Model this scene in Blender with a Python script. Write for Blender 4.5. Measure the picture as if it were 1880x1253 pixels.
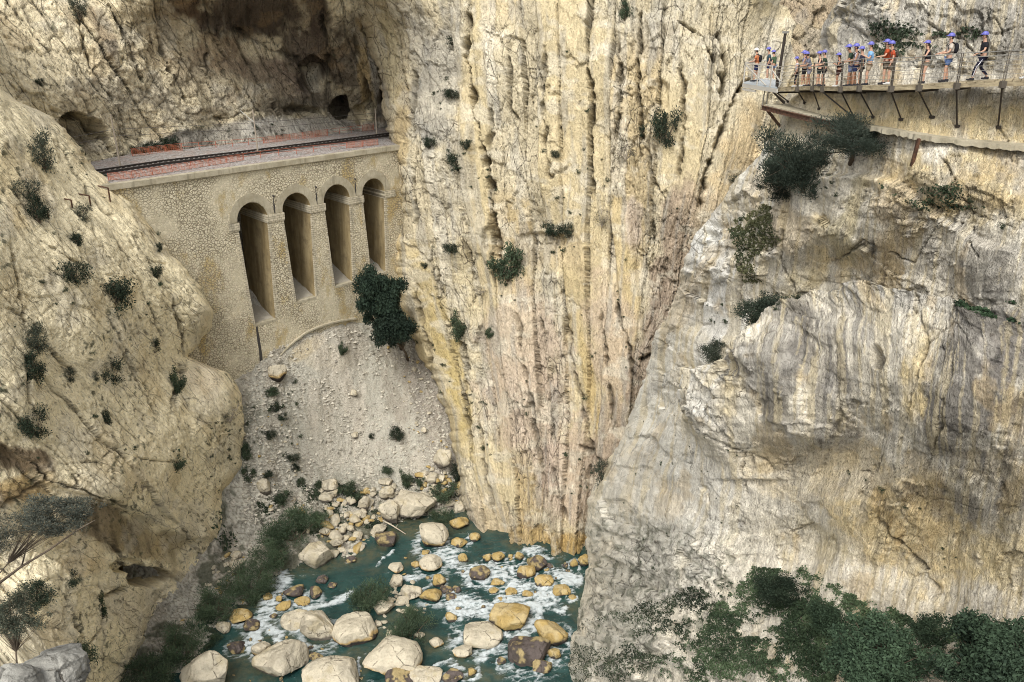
import bpy, bmesh, math, random
import numpy as np
from mathutils import Vector, Matrix
C = bpy.context.scene.collection
for o in list(bpy.data.objects): bpy.data.objects.remove(o)

# ------------------------------------------------------------------ camera
F = 1450.0; PITCH = math.atan(606/1450); CP, SP = math.cos(PITCH), math.sin(PITCH)
H = 76.0                                   # camera height above the water
cam = bpy.data.cameras.new('camera'); cam.sensor_width = 36; cam.lens = F/1880*36
cam.clip_end = 3000; cam.clip_start = 0.5
camo = bpy.data.objects.new('camera', cam); C.objects.link(camo)
camo.location = (0, 0, H); camo.rotation_euler = (math.pi/2-PITCH, 0, 0)
bpy.context.scene.camera = camo
sc = bpy.context.scene
# ------------------------------------------------------------------ light
SUN_EL, SUN_AZ = math.radians(52), math.radians(201)     # azimuth measured from +Y towards +X
w = bpy.data.worlds.new("World"); sc.world = w; w.use_nodes = True
nt = w.node_tree; bg = nt.nodes['Background']
sky = nt.nodes.new('ShaderNodeTexSky'); sky.sky_type = 'NISHITA'; sky.sun_disc = False
sky.sun_elevation = SUN_EL; sky.sun_rotation = SUN_AZ; sky.dust_density = 4; sky.air_density = 1.0
hs = nt.nodes.new('ShaderNodeHueSaturation'); hs.inputs['Saturation'].default_value = 0.15
nt.links.new(sky.outputs[0], hs.inputs['Color']); nt.links.new(hs.outputs[0], bg.inputs[0])
bg.inputs[1].default_value = 0.15
sun = bpy.data.lights.new('sun', 'SUN'); sun.energy = 1.15; sun.angle = math.radians(22); sun.color = (1, .96, .88)
so = bpy.data.objects.new('sun', sun); C.objects.link(so)
sd = Vector((math.sin(SUN_AZ)*math.cos(SUN_EL), math.cos(SUN_AZ)*math.cos(SUN_EL), math.sin(SUN_EL)))
so.rotation_euler = sd.to_track_quat('Z', 'Y').to_euler(); so.location = (0, -20, 150)
sc.view_settings.view_transform = 'Standard'; sc.view_settings.look = 'None'
sc.view_settings.exposure = 0.68; sc.view_settings.gamma = 1
sc.cycles.use_denoising = True; sc.cycles.denoising_prefilter = 'NONE'; sc.cycles.filter_width = 1.0; sc.cycles.max_bounces = 4; sc.cycles.diffuse_bounces = 3; sc.cycles.sample_clamp_indirect = 3

# ------------------------------------------------------------------ helpers: geometry
def ray(x, y):
    u = np.asarray(x, float)-940; v = np.asarray(y, float)-626.5
    return u, F*CP-v*SP, -F*SP-v*CP
def atY(x, y, Y):
    rx, ry, rz = ray(x, y); s = Y/ry
    return Vector((float(rx*s), float(ry*s), float(rz*s)+H))
def atZ(x, y, Z):
    rx, ry, rz = ray(x, y); s = (Z-H)/rz
    return Vector((float(rx*s), float(ry*s), Z))
def mpp(x, y, Y):                         # metres per photo pixel at that place
    return float(Y/ray(x, y)[1])
def tag(o, label=None, cat=None, group=None, kind=None):
    if label:
        o['label'] = label
        if len(label.split()) > 16: print('LONG', len(label.split()), label)
    if cat: o['category'] = cat
    if group: o['group'] = group
    if kind: o['kind'] = kind
    return o
def empty(name, loc, rz=0.0):
    o = bpy.data.objects.new(name, None); o.empty_display_size = 0.3
    o.location = loc; o.rotation_euler = (0, 0, rz); C.objects.link(o); return o
def link(name, me, mat=None, parent=None):
    o = bpy.data.objects.new(name, me); C.objects.link(o)
    if mat is not None and not me.materials: me.materials.append(mat)
    if parent: o.parent = parent
    return o
def np_mesh(name, V, Q, smooth=True, cols=None, attrs=None, st=None):
    V = np.ascontiguousarray(V, np.float32); Q = np.ascontiguousarray(Q, np.int32); k = Q.shape[1]
    me = bpy.data.meshes.new(name); me.vertices.add(len(V)); me.vertices.foreach_set('co', V.ravel())
    me.loops.add(Q.size); me.loops.foreach_set('vertex_index', Q.ravel())
    me.polygons.add(len(Q)); me.polygons.foreach_set('loop_start', np.arange(0, Q.size, k, dtype=np.int32))
    me.update(calc_edges=True)
    me.polygons.foreach_set('use_smooth', np.full(len(Q), smooth))
    if cols is not None:
        a = me.color_attributes.new('Col', 'FLOAT_COLOR', 'POINT')
        c = np.ones((len(V), 4), np.float32); c[:, :3] = cols; a.data.foreach_set('color', c.ravel())
    for n, d in (attrs or {}).items():
        a = me.attributes.new(n, 'FLOAT', 'POINT'); a.data.foreach_set('value', np.ascontiguousarray(d, np.float32))
    if st is not None:
        a = me.attributes.new('St', 'FLOAT_VECTOR', 'POINT'); a.data.foreach_set('vector', np.ascontiguousarray(st, np.float32).ravel())
    me.validate(); return me
LM = []                                   # places with a short name, to tell small things apart by what they stand beside
_used = set()
def nearby(x, y, what):
    near = sorted(LM, key=lambda l: (l[0]-x)**2+1.2*(l[1]-y)**2)
    for q in ('', 'just ', 'a little '):
        for n in near[:10]:
            dx, dy = x-n[0], y-n[1]; r = max(n[3], 8); far = math.hypot(dx, dy) > 2.2*r
            if q == 'just ' and far or q == 'a little ' and not far: continue
            if abs(dx) < r*.6 and abs(dy) < r*.6: w_ = 'beside'
            elif abs(dx) > abs(dy)*1.8: w_ = 'left of' if dx < 0 else 'right of'
            elif abs(dy) > abs(dx)*1.8: w_ = 'above' if dy < 0 else 'below'
            else: w_ = ('above' if dy < 0 else 'below')+(' and left of' if dx < 0 else ' and right of')
            t = '%s %s%s %s' % (what, q, w_, n[2])
            if t not in _used and len(t.split()) <= 16: _used.add(t); return t
    return t if len(t.split()) <= 16 else ' '.join(t.split()[:16])
class MB:                                 # collects boxes, bars and tubes into one mesh
    def __init__(s): s.v = []; s.f = []
    def add(s, vs, fs):
        b = len(s.v); s.v += [tuple(v) for v in vs]; s.f += [tuple(b+i for i in f) for f in fs]
    def hexa(s, p):                       # 8 corners: 4 below, 4 above
        s.add(p, [(3, 2, 1, 0), (4, 5, 6, 7), (0, 1, 5, 4), (1, 2, 6, 5), (2, 3, 7, 6), (3, 0, 4, 7)])
    def box(s, c, d, rz=0.0):
        c = Vector(c); R = Matrix.Rotation(rz, 3, 'Z'); p = []
        for z in (-1, 1):
            for x, y in ((-1, -1), (1, -1), (1, 1), (-1, 1)):
                p.append(c+R @ Vector((x*d[0]/2, y*d[1]/2, z*d[2]/2)))
        s.hexa(p)
    def bar(s, a, b, w_, h_, up=(0, 0, 1)):
        a, b = Vector(a), Vector(b); d = (b-a).normalized(); u = Vector(up)
        sd_ = d.cross(u)
        if sd_.length < 1e-3: sd_ = d.cross(Vector((1, 0, 0)))
        sd_.normalize(); u = sd_.cross(d)
        p = []
        for e in (a, b):
            for i, j in ((-1, -1), (1, -1), (1, 1), (-1, 1)): p.append(e+sd_*i*w_/2+u*j*h_/2)
        s.hexa(p)
    def tube(s, pts, r, n=6, cap=True):
        pts = [Vector(p) for p in pts]; m = len(pts); rs = r if hasattr(r, '__len__') else [r]*m
        b = len(s.v); ref = Vector((.3, .5, .81))
        for i, p in enumerate(pts):
            d = (pts[min(i+1, m-1)]-pts[max(i-1, 0)]).normalized()
            x = d.cross(ref)
            if x.length < .05: x = d.cross(Vector((1, 0, 0)))
            x.normalize(); y = d.cross(x)
            for k in range(n):
                a = 2*math.pi*k/n; s.v.append(tuple(p+(x*math.cos(a)+y*math.sin(a))*rs[i]))
        for i in range(m-1):
            for k in range(n):
                k2 = (k+1) % n; s.f.append((b+i*n+k, b+i*n+k2, b+(i+1)*n+k2, b+(i+1)*n+k))
        if cap: s.f.append(tuple(b+k for k in range(n))[::-1]); s.f.append(tuple(b+(m-1)*n+k for k in range(n)))
    def build(s, name, mat, parent=None, smooth=False, bevel=0.0):
        me = bpy.data.meshes.new(name); me.from_pydata(s.v, [], s.f); me.update()
        if smooth: me.polygons.foreach_set('use_smooth', np.ones(len(me.polygons), bool))
        o = link(name, me, mat, parent)
        if bevel:
            m = o.modifiers.new('b', 'BEVEL'); m.width = bevel; m.segments = 1; m.limit_method = 'ANGLE'
        return o

# ------------------------------------------------------------------ helpers: noise
def _h(ix, iy, iz, seed):
    x = (ix.astype(np.int64)*374761393+iy.astype(np.int64)*668265263+iz.astype(np.int64)*2147483647+seed*1274126177) & 0xffffffff
    x = ((x ^ (x >> 13))*1274126177) & 0xffffffff
    x = ((x ^ (x >> 16))*2246822519) & 0xffffffff
    return ((x ^ (x >> 15)) & 0xffffff)/float(0xffffff)
def vn(a, b, c=None, seed=0):
    a = np.asarray(a, float); b = np.asarray(b, float)+0*a; c = (0*a if c is None else np.asarray(c, float)+0*a)
    ia, ib, ic = np.floor(a), np.floor(b), np.floor(c)
    fa, fb, fc = a-ia, b-ib, c-ic
    fa = fa*fa*(3-2*fa); fb = fb*fb*(3-2*fb); fc = fc*fc*(3-2*fc)
    ia, ib, ic = ia.astype(np.int64), ib.astype(np.int64), ic.astype(np.int64)
    r = 0
    for i in (0, 1):
        for j in (0, 1):
            for k in (0, 1):
                r = r+_h(ia+i, ib+j, ic+k, seed)*(fa if i else 1-fa)*(fb if j else 1-fb)*(fc if k else 1-fc)
    return r*2-1
def fbm(a, b, c=None, o=4, seed=0, g=.5, l=2.03):
    r = 0; am = 1; fr = 1; t = 0
    for i in range(o):
        r = r+am*vn(a*fr, b*fr, None if c is None else c*fr, seed+i*17); t += am; am *= g; fr *= l
    return r/t
def ridged(a, b, c=None, o=4, seed=0):
    r = 0; am = 1; fr = 1; t = 0
    for i in range(o):
        r = r+am*(1-2*np.abs(vn(a*fr, b*fr, None if c is None else c*fr, seed+i*31))); t += am; am *= .5; fr *= 2.1
    return r/t
def sst(x, a, b):
    t = np.clip((x-a)/(b-a), 0, 1); return t*t*(3-2*t)
def worley(a, b, seed=0):
    ia, ib = np.floor(a).astype(np.int64), np.floor(b).astype(np.int64); z = np.zeros_like(ia)
    f1 = np.full(a.shape, 9.); f2 = np.full(a.shape, 9.); cid = np.zeros(a.shape); dx = np.zeros(a.shape); dy = np.zeros(a.shape)
    for i in (-1, 0, 1):
        for j in (-1, 0, 1):
            ca, cb = ia+i, ib+j
            xa = ca+_h(ca, cb, z, seed)-a; xb = cb+_h(ca, cb, z+1, seed)-b
            d = np.sqrt(xa*xa+xb*xb); n1 = d < f1
            f2 = np.where(n1, f1, np.minimum(f2, d))
            cid = np.where(n1, _h(ca, cb, z+2, seed), cid); dx = np.where(n1, xa, dx); dy = np.where(n1, xb, dy)
            f1 = np.where(n1, d, f1)
    return f1, f2-f1, cid, dx, dy
def blocks(a, b, seed, tilt=.8, cw=.10):   # broken rock: every cell its own height and tilt, a crack round it
    f1, e, cid, dx, dy = worley(a, b, seed)
    t1 = np.modf(cid*917.3)[0]-.5; t2 = np.modf(cid*3571.7)[0]-.5
    return (cid-.5)+tilt*(t1*dx+t2*dy), 1-sst(e, 0, cw), cid
def rbf(pts):                              # smooth surface through (px, py, value)
    P = np.array(pts, float); X = P[:, :2]/600; d = np.linalg.norm(X[:, None]-X[None], axis=2); n = len(P)
    K = d; A = np.zeros((n+3, n+3)); A[:n, :n] = K+np.eye(n)*-1e-3; A[:n, n] = 1; A[:n, n+1:] = X; A[n:, :n] = A[:n, n:].T
    W = np.linalg.solve(A, np.r_[P[:, 2], 0, 0, 0])
    def f(x, y):
        x = np.asarray(x, float)/600; y = np.asarray(y, float)/600; r = W[n]+W[n+1]*x+W[n+2]*y
        for i in range(n): r = r+W[i]*np.sqrt((x-X[i, 0])**2+(y-X[i, 1])**2+.0016)
        return r
    return f
def poly_d(px, py, pts):                   # distance in pixels to a polyline and its side
    best = np.full(np.shape(px), 1e9); side = np.zeros(np.shape(px)); tt = np.zeros(np.shape(px)); n = len(pts)-1
    for i in range(n):
        ax, ay = pts[i]; bx, by = pts[i+1]; vx, vy = bx-ax, by-ay; L = vx*vx+vy*vy
        t = np.clip(((px-ax)*vx+(py-ay)*vy)/L, 0, 1); d = np.hypot(px-ax-t*vx, py-ay-t*vy)
        s = np.sign(vx*(py-ay)-vy*(px-ax)); m = d < best
        best = np.where(m, d, best); side = np.where(m, s, side); tt = np.where(m, (i+t)/n, tt)
    return best, side, tt

# ------------------------------------------------------------------ helpers: materials
def M(name, col=(.5, .5, .5), rough=.7, metal=0.0, spec=.3):
    m = bpy.data.materials.new(name); m.use_nodes = True; b = m.node_tree.nodes['Principled BSDF']
    b.inputs['Base Color'].default_value = (*col, 1); b.inputs['Roughness'].default_value = rough
    b.inputs['Metallic'].default_value = metal; b.inputs['Specular IOR Level'].default_value = spec
    return m
class NT:
    def __init__(s, m): s.t = m.node_tree; s.b = s.t.nodes['Principled BSDF']
    def n(s, typ, **kw):
        x = s.t.nodes.new('ShaderNode'+typ)
        for k, v in kw.items():
            if k in x.inputs.keys() if False else False: pass
            setattr(x, k, v)
        return x
    def l(s, a, b): s.t.links.new(a, b)
    def coord(s, scale=(1, 1, 1), rot=(0, 0, 0), obj=True):
        t = s.n('TexCoord'); mp = s.n('Mapping'); mp.inputs['Scale'].default_value = scale; mp.inputs['Rotation'].default_value = rot
        s.l(t.outputs['Object'], mp.inputs[0]); return mp.outputs[0]
    def noise(s, vec, scale, detail=6, rough=.6, dist=0.0):
        x = s.n('TexNoise'); x.inputs['Scale'].default_value = scale; x.inputs['Detail'].default_value = detail
        x.inputs['Roughness'].default_value = rough; x.inputs['Distortion'].default_value = dist; s.l(vec, x.inputs['Vector']); return x.outputs[0]
    def vor(s, vec, scale, feat='F1', out=0, rnd=1.0):
        x = s.n('TexVoronoi', feature=feat); x.inputs['Scale'].default_value = scale; x.inputs['Randomness'].default_value = rnd
        s.l(vec, x.inputs['Vector']); return x.outputs[out]
    def ramp(s, v, *st):
        x = s.n('ValToRGB'); e = x.color_ramp.elements
        while len(e) < len(st): e.new(.5)
        for i, (p, c) in enumerate(st):
            e[i].position = p; e[i].color = (c, c, c, 1) if not hasattr(c, '__len__') else (*c, 1)
        s.l(v, x.inputs[0]); return x.outputs[0]
    def mix(s, f, a, b, mode='MIX'):
        x = s.n('MixRGB', blend_type=mode)
        for i, v in ((0, f), (1, a), (2, b)):
            if hasattr(v, 'is_linked'): s.l(v, x.inputs[i])
            elif i == 0: x.inputs[0].default_value = v
            else: x.inputs[i].default_value = (*v, 1) if hasattr(v, '__len__') else (v, v, v, 1)
        return x.outputs[0]
    def math(s, op, a, b=0.0):
        x = s.n('Math', operation=op)
        for i, v in ((0, a), (1, b)):
            if hasattr(v, 'is_linked'): s.l(v, x.inputs[i])
            else: x.inputs[i].default_value = v
        return x.outputs[0]
    def bump(s, hgt, dist=.1, st=1.0, prev=None):
        x = s.n('Bump'); x.inputs['Distance'].default_value = dist; x.inputs['Strength'].default_value = st
        s.l(hgt, x.inputs['Height'])
        if prev is not None: s.l(prev, x.inputs['Normal'])
        return x.outputs[0]
    def attr(s, name): x = s.n('Attribute'); x.attribute_name = name; return x.outputs
def rock_mat(name, grain=1.0, bump=.35, dash=.8, crack=.7, streak=0.0, speck=.3, asp=.28, plane=0):
    """weathered limestone: 'St' holds metres across and along the bedding, so crevices follow the beds"""
    m = M(name, rough=.95, spec=.1); k = NT(m); c = k.attr('Col')[0]; st = k.attr('St')[1]; v = k.coord()
    def sm(a, b, dz=0.0):
        x = k.n('Mapping'); x.inputs['Scale'].default_value = (a*grain, b*grain, plane*a*grain); x.inputs['Location'].default_value = (dz, dz*.7, dz); k.l(st, x.inputs[0]); return x.outputs[0]
    mask = k.noise(sm(.16, .10), 1, 5, .6); sx_ = k.n('SeparateXYZ'); k.l(st, sx_.inputs[0]); rgh = k.math('SUBTRACT', 1.0, k.math('MULTIPLY', sx_.outputs[2], .8))   # smooth beds keep few crevices
    d1 = k.noise(sm(1.5, 1.5*asp, 3), 1, 6, .62, .3); d2 = k.noise(sm(4.2, 4.2*asp*1.2, 7), 1, 5, .62, .4)
    n2 = k.noise(v, 2.6*grain, 5, .62, .1); n1 = k.noise(sm(.55, .3, 5), 1, 9, .66, .5)
    cv = k.vor(sm(.62, .62*asp*.9, 1), 1, 'DISTANCE_TO_EDGE'); cf = k.vor(sm(1.3, 1.3*.6, 2), 1, 'F1', 0)
    # break the joint net up with noise so that no joint is one clean line
    cvn = k.math('ADD', cv, k.math('MULTIPLY', k.math('SUBTRACT', d2, .5), .10))
    crk = k.mix(1, k.ramp(cvn, (0, 1), (.028, 0)), k.ramp(mask, (.42, .15), (.60, 1)), 'MULTIPLY')
    m1 = k.mix(1, k.ramp(d1, (.60, 0), (.655, 1)), rgh, 'MULTIPLY'); m2 = k.mix(1, k.ramp(d2, (.615, 0), (.66, 1)), rgh, 'MULTIPLY'); crk = k.mix(1, crk, rgh, 'MULTIPLY')
    c = k.mix(.55, c, k.ramp(n1, (.3, .70), (.46, .97), (.6, 1.03), (.75, 1.15)), 'MULTIPLY')
    c = k.mix(.55, c, k.ramp(n2, (.28, .68), (.5, 1.0), (.75, 1.12)), 'MULTIPLY')
    if streak:
        s1 = k.noise(sm(1.1, .09, 11), 1, 6, .68, .5); msk = k.ramp(k.noise(sm(.22, .16, 19), 1, 5, .6), (.44, 0), (.6, 1)); c = k.mix(k.mix(1, k.ramp(s1, (.49, 0), (.56, streak)), msk, 'MULTIPLY'), c, k.mix(1, c, (.50, .50, .52), 'MULTIPLY'))
        s2 = k.noise(sm(2.6, .16, 13), 1, 6, .65, .4); c = k.mix(k.ramp(s2, (.60, 0), (.68, streak*.6)), c, (.60, .56, .46))
    CV = k.mix(k.ramp(k.noise(v, .6*grain, 3, .5), (.50, 0), (.56, 1)), (.065, .052, .036), (.028, .042, .024))
    c = k.mix(k.mix(1, m1, dash*.85, 'MULTIPLY'), c, CV); c = k.mix(k.mix(1, m2, dash*.75, 'MULTIPLY'), c, CV); c = k.mix(k.mix(1, crk, crack, 'MULTIPLY'), c, (.045, .037, .028))  # crevice dirt and greenery, darkened further to paint in crevice shade
    if speck:
        sp = k.noise(v, 1.5*grain, 3, .5); c = k.mix(k.ramp(sp, (.66, 0), (.70, speck)), c, (.055, .065, .04))
    k.l(c, k.b.inputs['Base Color'])
    b = k.bump(k.mix(1, n1, rgh, 'MULTIPLY'), 1.2*bump/grain, 1); b = k.bump(k.mix(1, cf, rgh, 'MULTIPLY'), .5*bump/grain, .8, b); b = k.bump(k.mix(1, m1, 1, 'SUBTRACT') if False else k.ramp(d1, (.45, 1), (.66, 0)), .45*bump/grain, 1, b)
    b = k.bump(k.ramp(d2, (.5, 1), (.66, 0)), .22*bump/grain, .9, b); b = k.bump(crk, -.35*bump/grain, 1, b); b = k.bump(n2, .24*bump/grain, 1, b)
    k.l(b, k.b.inputs['Normal']); return m

# ------------------------------------------------------------------ rock sheets
class Sheet: pass
def build_sheet(name, mat, rows, edge, sgn, span, step, depth, disp, curl=18, rnd_r=30, rnd_k=1.3, jag=5, seed=1, label=None, cat=None):
    """A wall of rock: 'edge' is its outline against what lies behind, from there it runs inward;
    at the outline it rounds away into the distance and keeps going back, so it is solid from the side too."""
    py = np.asarray(rows, float); ns = int(span/step); s = np.arange(ns)*step; nc = curl
    if edge is None: ex = np.full(len(py), float(sgn)); sg = 1; nc = 0
    else:
        sg = sgn; ex = np.interp(py, [e[1] for e in edge], [e[0] for e in edge])
        ex = ex+jag*fbm(py/38, py*0+seed*9.1, o=4, seed=seed)+jag*.5*vn(py/7, py*0, seed=seed+5)
    X = ex[:, None]+sg*s[None]; Yp = np.repeat(py[:, None], ns, 1)
    # depth on a coarse lattice, then read off bilinearly
    gx = np.arange(X.min()-20, X.max()+40, 12.); gy = np.arange(py.min()-20, py.max()+40, 12.)
    G = depth(*np.meshgrid(gx, gy))
    def look(a, b):
        fx = np.clip((a-gx[0])/12, 0, len(gx)-1.001); fy = np.clip((b-gy[0])/12, 0, len(gy)-1.001)
        i = fx.astype(int); j = fy.astype(int); u = fx-i; v = fy-j
        return (G[j, i]*(1-u)+G[j, i+1]*u)*(1-v)+(G[j+1, i]*(1-u)+G[j+1, i+1]*u)*v
    D = look(X, Yp)
    if edge is not None and rnd_r:
        t = np.clip(s/rnd_r, 0, 1); rr = 1-np.sqrt(np.clip(1-(1-t)**2, 0, 1))
        D = D+rr[None]*rnd_r*rnd_k*(D/F)
    def pos(X, Yp, D):
        rx, ry, rz = ray(X, Yp); q = D/ry; return np.stack([rx*q, ry*q, rz*q+H], -1)
    P = pos(X, Yp, D)
    du = np.gradient(P, axis=1); dv = np.gradient(P, axis=0); N = np.cross(du, dv); N /= np.linalg.norm(N, axis=2, keepdims=True)+1e-9
    tocam = np.array([0, 0, H])-P; fl = np.sign((N*tocam).sum(2)); fl[fl == 0] = 1; N = N*fl[..., None]
    # soften the direction: mix with the way to the camera so deep relief does not fold
    tc = tocam/np.linalg.norm(tocam, axis=2, keepdims=True); N = N*.6+tc*.4; N /= np.linalg.norm(N, axis=2, keepdims=True)
    res = disp(X, Yp, P, s[None]+0*X); o, col = res[:2]
    St = np.stack([res[2], res[3], res[4] if len(res) > 4 else 0*X], -1) if len(res) > 2 else np.stack([P[..., 0], P[..., 1]+P[..., 2], 0*X], -1)
    if edge is not None: o = o*(0.15+.85*sst(s, 0, 30))[None]
    P = P+N*o[..., None]
    sh = Sheet(); sh.X, sh.Y, sh.P, sh.ns, sh.step, sh.ex, sh.sg, sh.rows = X, Yp, P, ns, step, ex, sg, py
    if nc:
        back = []; cb = []
        for k in range(nc, 0, -1):
            q = P[:, 0].copy(); dr = q-np.array([0, 0, H]); dr /= np.linalg.norm(dr, axis=1, keepdims=True); q = q+dr*(k*1.5*(1+.05*k)); q[:, 0] += sg*k*(.30+.05*k); q[:, 2] -= .05*k; back.append(q); cb.append(col[:, 0])
        P2 = np.concatenate([np.stack(back, 1), P], 1); col = np.concatenate([np.stack(cb, 1), col], 1); St = np.concatenate([np.stack([St[:, 0]]*nc, 1)+np.arange(nc, 0, -1)[None, :, None]*np.array([.9, .9, 0]), St], 1)
    else: P2 = P
    R, Cn = P2.shape[:2]; idx = np.arange(R*Cn).reshape(R, Cn)
    Q = np.stack([idx[:-1, :-1], idx[1:, :-1], idx[1:, 1:], idx[:-1, 1:]], -1).reshape(-1, 4)
    if (edge is None) or sg > 0: pass
    else: Q = Q[:, ::-1]
    me = np_mesh(name, P2.reshape(-1, 3), Q, True, col.reshape(-1, 3), st=St.reshape(-1, 3))
    ob = link(name, me, mat); tag(ob, label, cat, kind='structure'); sh.ob = ob
    return sh
def on(sh, x, y):                          # the point of the rock surface seen at a photo pixel
    r = int(np.clip(np.searchsorted(sh.rows, y), 0, len(sh.rows)-1))
    c = int(np.clip((x-sh.ex[r])*sh.sg/sh.step, 0, sh.ns-1))
    return Vector([float(q) for q in sh.P[r, c]])
def blobs(X, Y, lst, col, seed=0, wob=.35):      # stains, beds of another colour, some painted shade and ledge light: (cx, cy, rx, ry, angle, colour, strength)
    wn = fbm(X/42, Y/42, o=4, seed=seed+77); wf = fbm(X/9, Y/16, o=3, seed=seed+78)
    for cx, cy, rx, ry, an, cc, st in lst:
        ca, sa = math.cos(math.radians(an)), math.sin(math.radians(an))
        u = ((X-cx)*ca+(Y-cy)*sa)/rx; v = (-(X-cx)*sa+(Y-cy)*ca)/ry
        m = st*(1-sst(np.sqrt(u*u+v*v)+wob*1.6*wn+wob*.5*wf, .55, 1.1))[..., None]
        col = col*(1-m)+np.array(cc)*m
    return col
def carve(X, Y, o, cracks, seed=0):              # cracks and ledges drawn as lines: (points, width px, depth m, one-sided)
    dark = np.zeros_like(X); wx = 8*fbm(X/26, Y/26, o=5, seed=seed+5, g=.6); wy = 8*fbm(X/26, Y/26, o=5, seed=seed+6, g=.6); wv = .35+1.1*sst(fbm(X/20, Y/20, o=3, seed=seed+15), -.3, .35)
    for c in cracks:
        pts, wd, dp = c[:3]; xs = [p[0] for p in pts]; ys = [p[1] for p in pts]; mg = 160 if len(c) > 3 else wd*3+8
        m = (X > min(xs)-mg) & (X < max(xs)+mg) & (Y > min(ys)-mg) & (Y < max(ys)+mg)
        if not m.any(): continue
        d, sd_, tt = poly_d(X[m]+wx[m], Y[m]+wy[m], pts)
        if len(c) > 3:                          # step: the side given stands proud and fades out over c[3] px
            s_ = sd_*d; e = sst(s_, -wd, wd)*np.clip(1-s_/c[3], 0, 1)*sst(tt, -.001, .12)*(1-sst(tt, .88, 1.001))
            o[m] += dp*e
        else:
            g = np.exp(-(d/(wd*.62*wv[m]))**2)*sst(tt, -.001, .12)*(1-sst(tt, .85, 1.001)); o[m] -= dp*g*wv[m]; dark[m] = np.maximum(dark[m], g)
    return o, dark
def holes(X, Y, o, hs_, seed=0):
    wn = fbm(X/22, Y/22, o=3, seed=seed+9)
    for cx, cy, rx, ry, dp in hs_:
        q = np.sqrt(((X-cx)/rx)**2+((Y-cy)/ry)**2)+.35*wn; o = o-dp*(1-sst(q, .65, 1.05))
    return o
CREAM = (.66, .56, .37); PALE = (.70, .64, .50); GREY = (.37, .355, .315); PINK = (.58, .46, .36)
OCHRE = (.56, .41, .19); BROWN = (.20, .14, .085); DARK = (.11, .085, .065); SOIL_SHADE = (.16, .14, .10); GOLD = (.50, .34, .13)  # cracks get a soil tone with their shade painted into it
def cmix(c, d, m): return c*(1-m[..., None])+np.array(d)*m[..., None]
def base_col(shape, c): return np.zeros(shape+(3,))+np.array(c)
# ================================================================== the gorge: rock walls
# ---- centre wall of upright beds
ROCK_C = rock_mat('bedded_limestone', 1.05, .36, .75, .8, .15, .3, .46)
_sy = [-300, 0, 250, 500, 750, 1000, 1300]
_sx = [[640, 760, 900, 1050, 1200, 1350, 1480], [640, 770, 905, 1055, 1200, 1345, 1470], [712, 800, 915, 1058, 1190, 1320, 1400],
       [738, 835, 935, 1060, 1170, 1265, 1330], [820, 880, 960, 1060, 1145, 1225, 1290], [866, 915, 972, 1045, 1110, 1180, 1250], [890, 940, 990, 1040, 1090, 1160, 1220]]
_ss = [640, 760, 900, 1050, 1200, 1350, 1480]
def strata(X, Y):
    S = np.empty_like(X)
    for r in range(X.shape[0]):
        y = Y[r, 0]; xs = [np.interp(y, _sy, [row[i] for row in _sx]) for i in range(7)]
        xs = [xs[0]-400]+xs+[xs[-1]+400]; S[r] = np.interp(X[r], xs, [240]+_ss+[1880])
    return S
def slab_profile(s, t, seed, wmin, wmax, amp, gw, gd):
    rs = np.random.RandomState(seed); b = np.cumsum(rs.uniform(wmin, wmax, 400))-20
    k = np.clip(np.searchsorted(b, s), 1, 399); lo = b[k-1]; hi = b[k]; u = (s-lo)/(hi-lo)
    off = rs.uniform(-1, 1, 400)[k]; tl = rs.uniform(-1, 1, 400)[k]
    v = off*.6+.75*vn(k*7.31, t/9+k*3.7, seed=seed+1)+tl*(u-.5)*.8
    brk = vn(k*3.1, np.floor(t/(5+5*np.modf(k*.618)[0])+k*.37+.35*(u-.5)+.25*fbm(s, t, o=3, seed=seed+6)), seed=seed+2)*.16
    e = np.minimum(s-lo, hi-s); gr = np.exp(-(e/gw)**2)*sst(vn(k*5.3, t/6, seed=seed+4), -.5, .3)
    return amp*(v+brk)-gd*gr, gr, k
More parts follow.
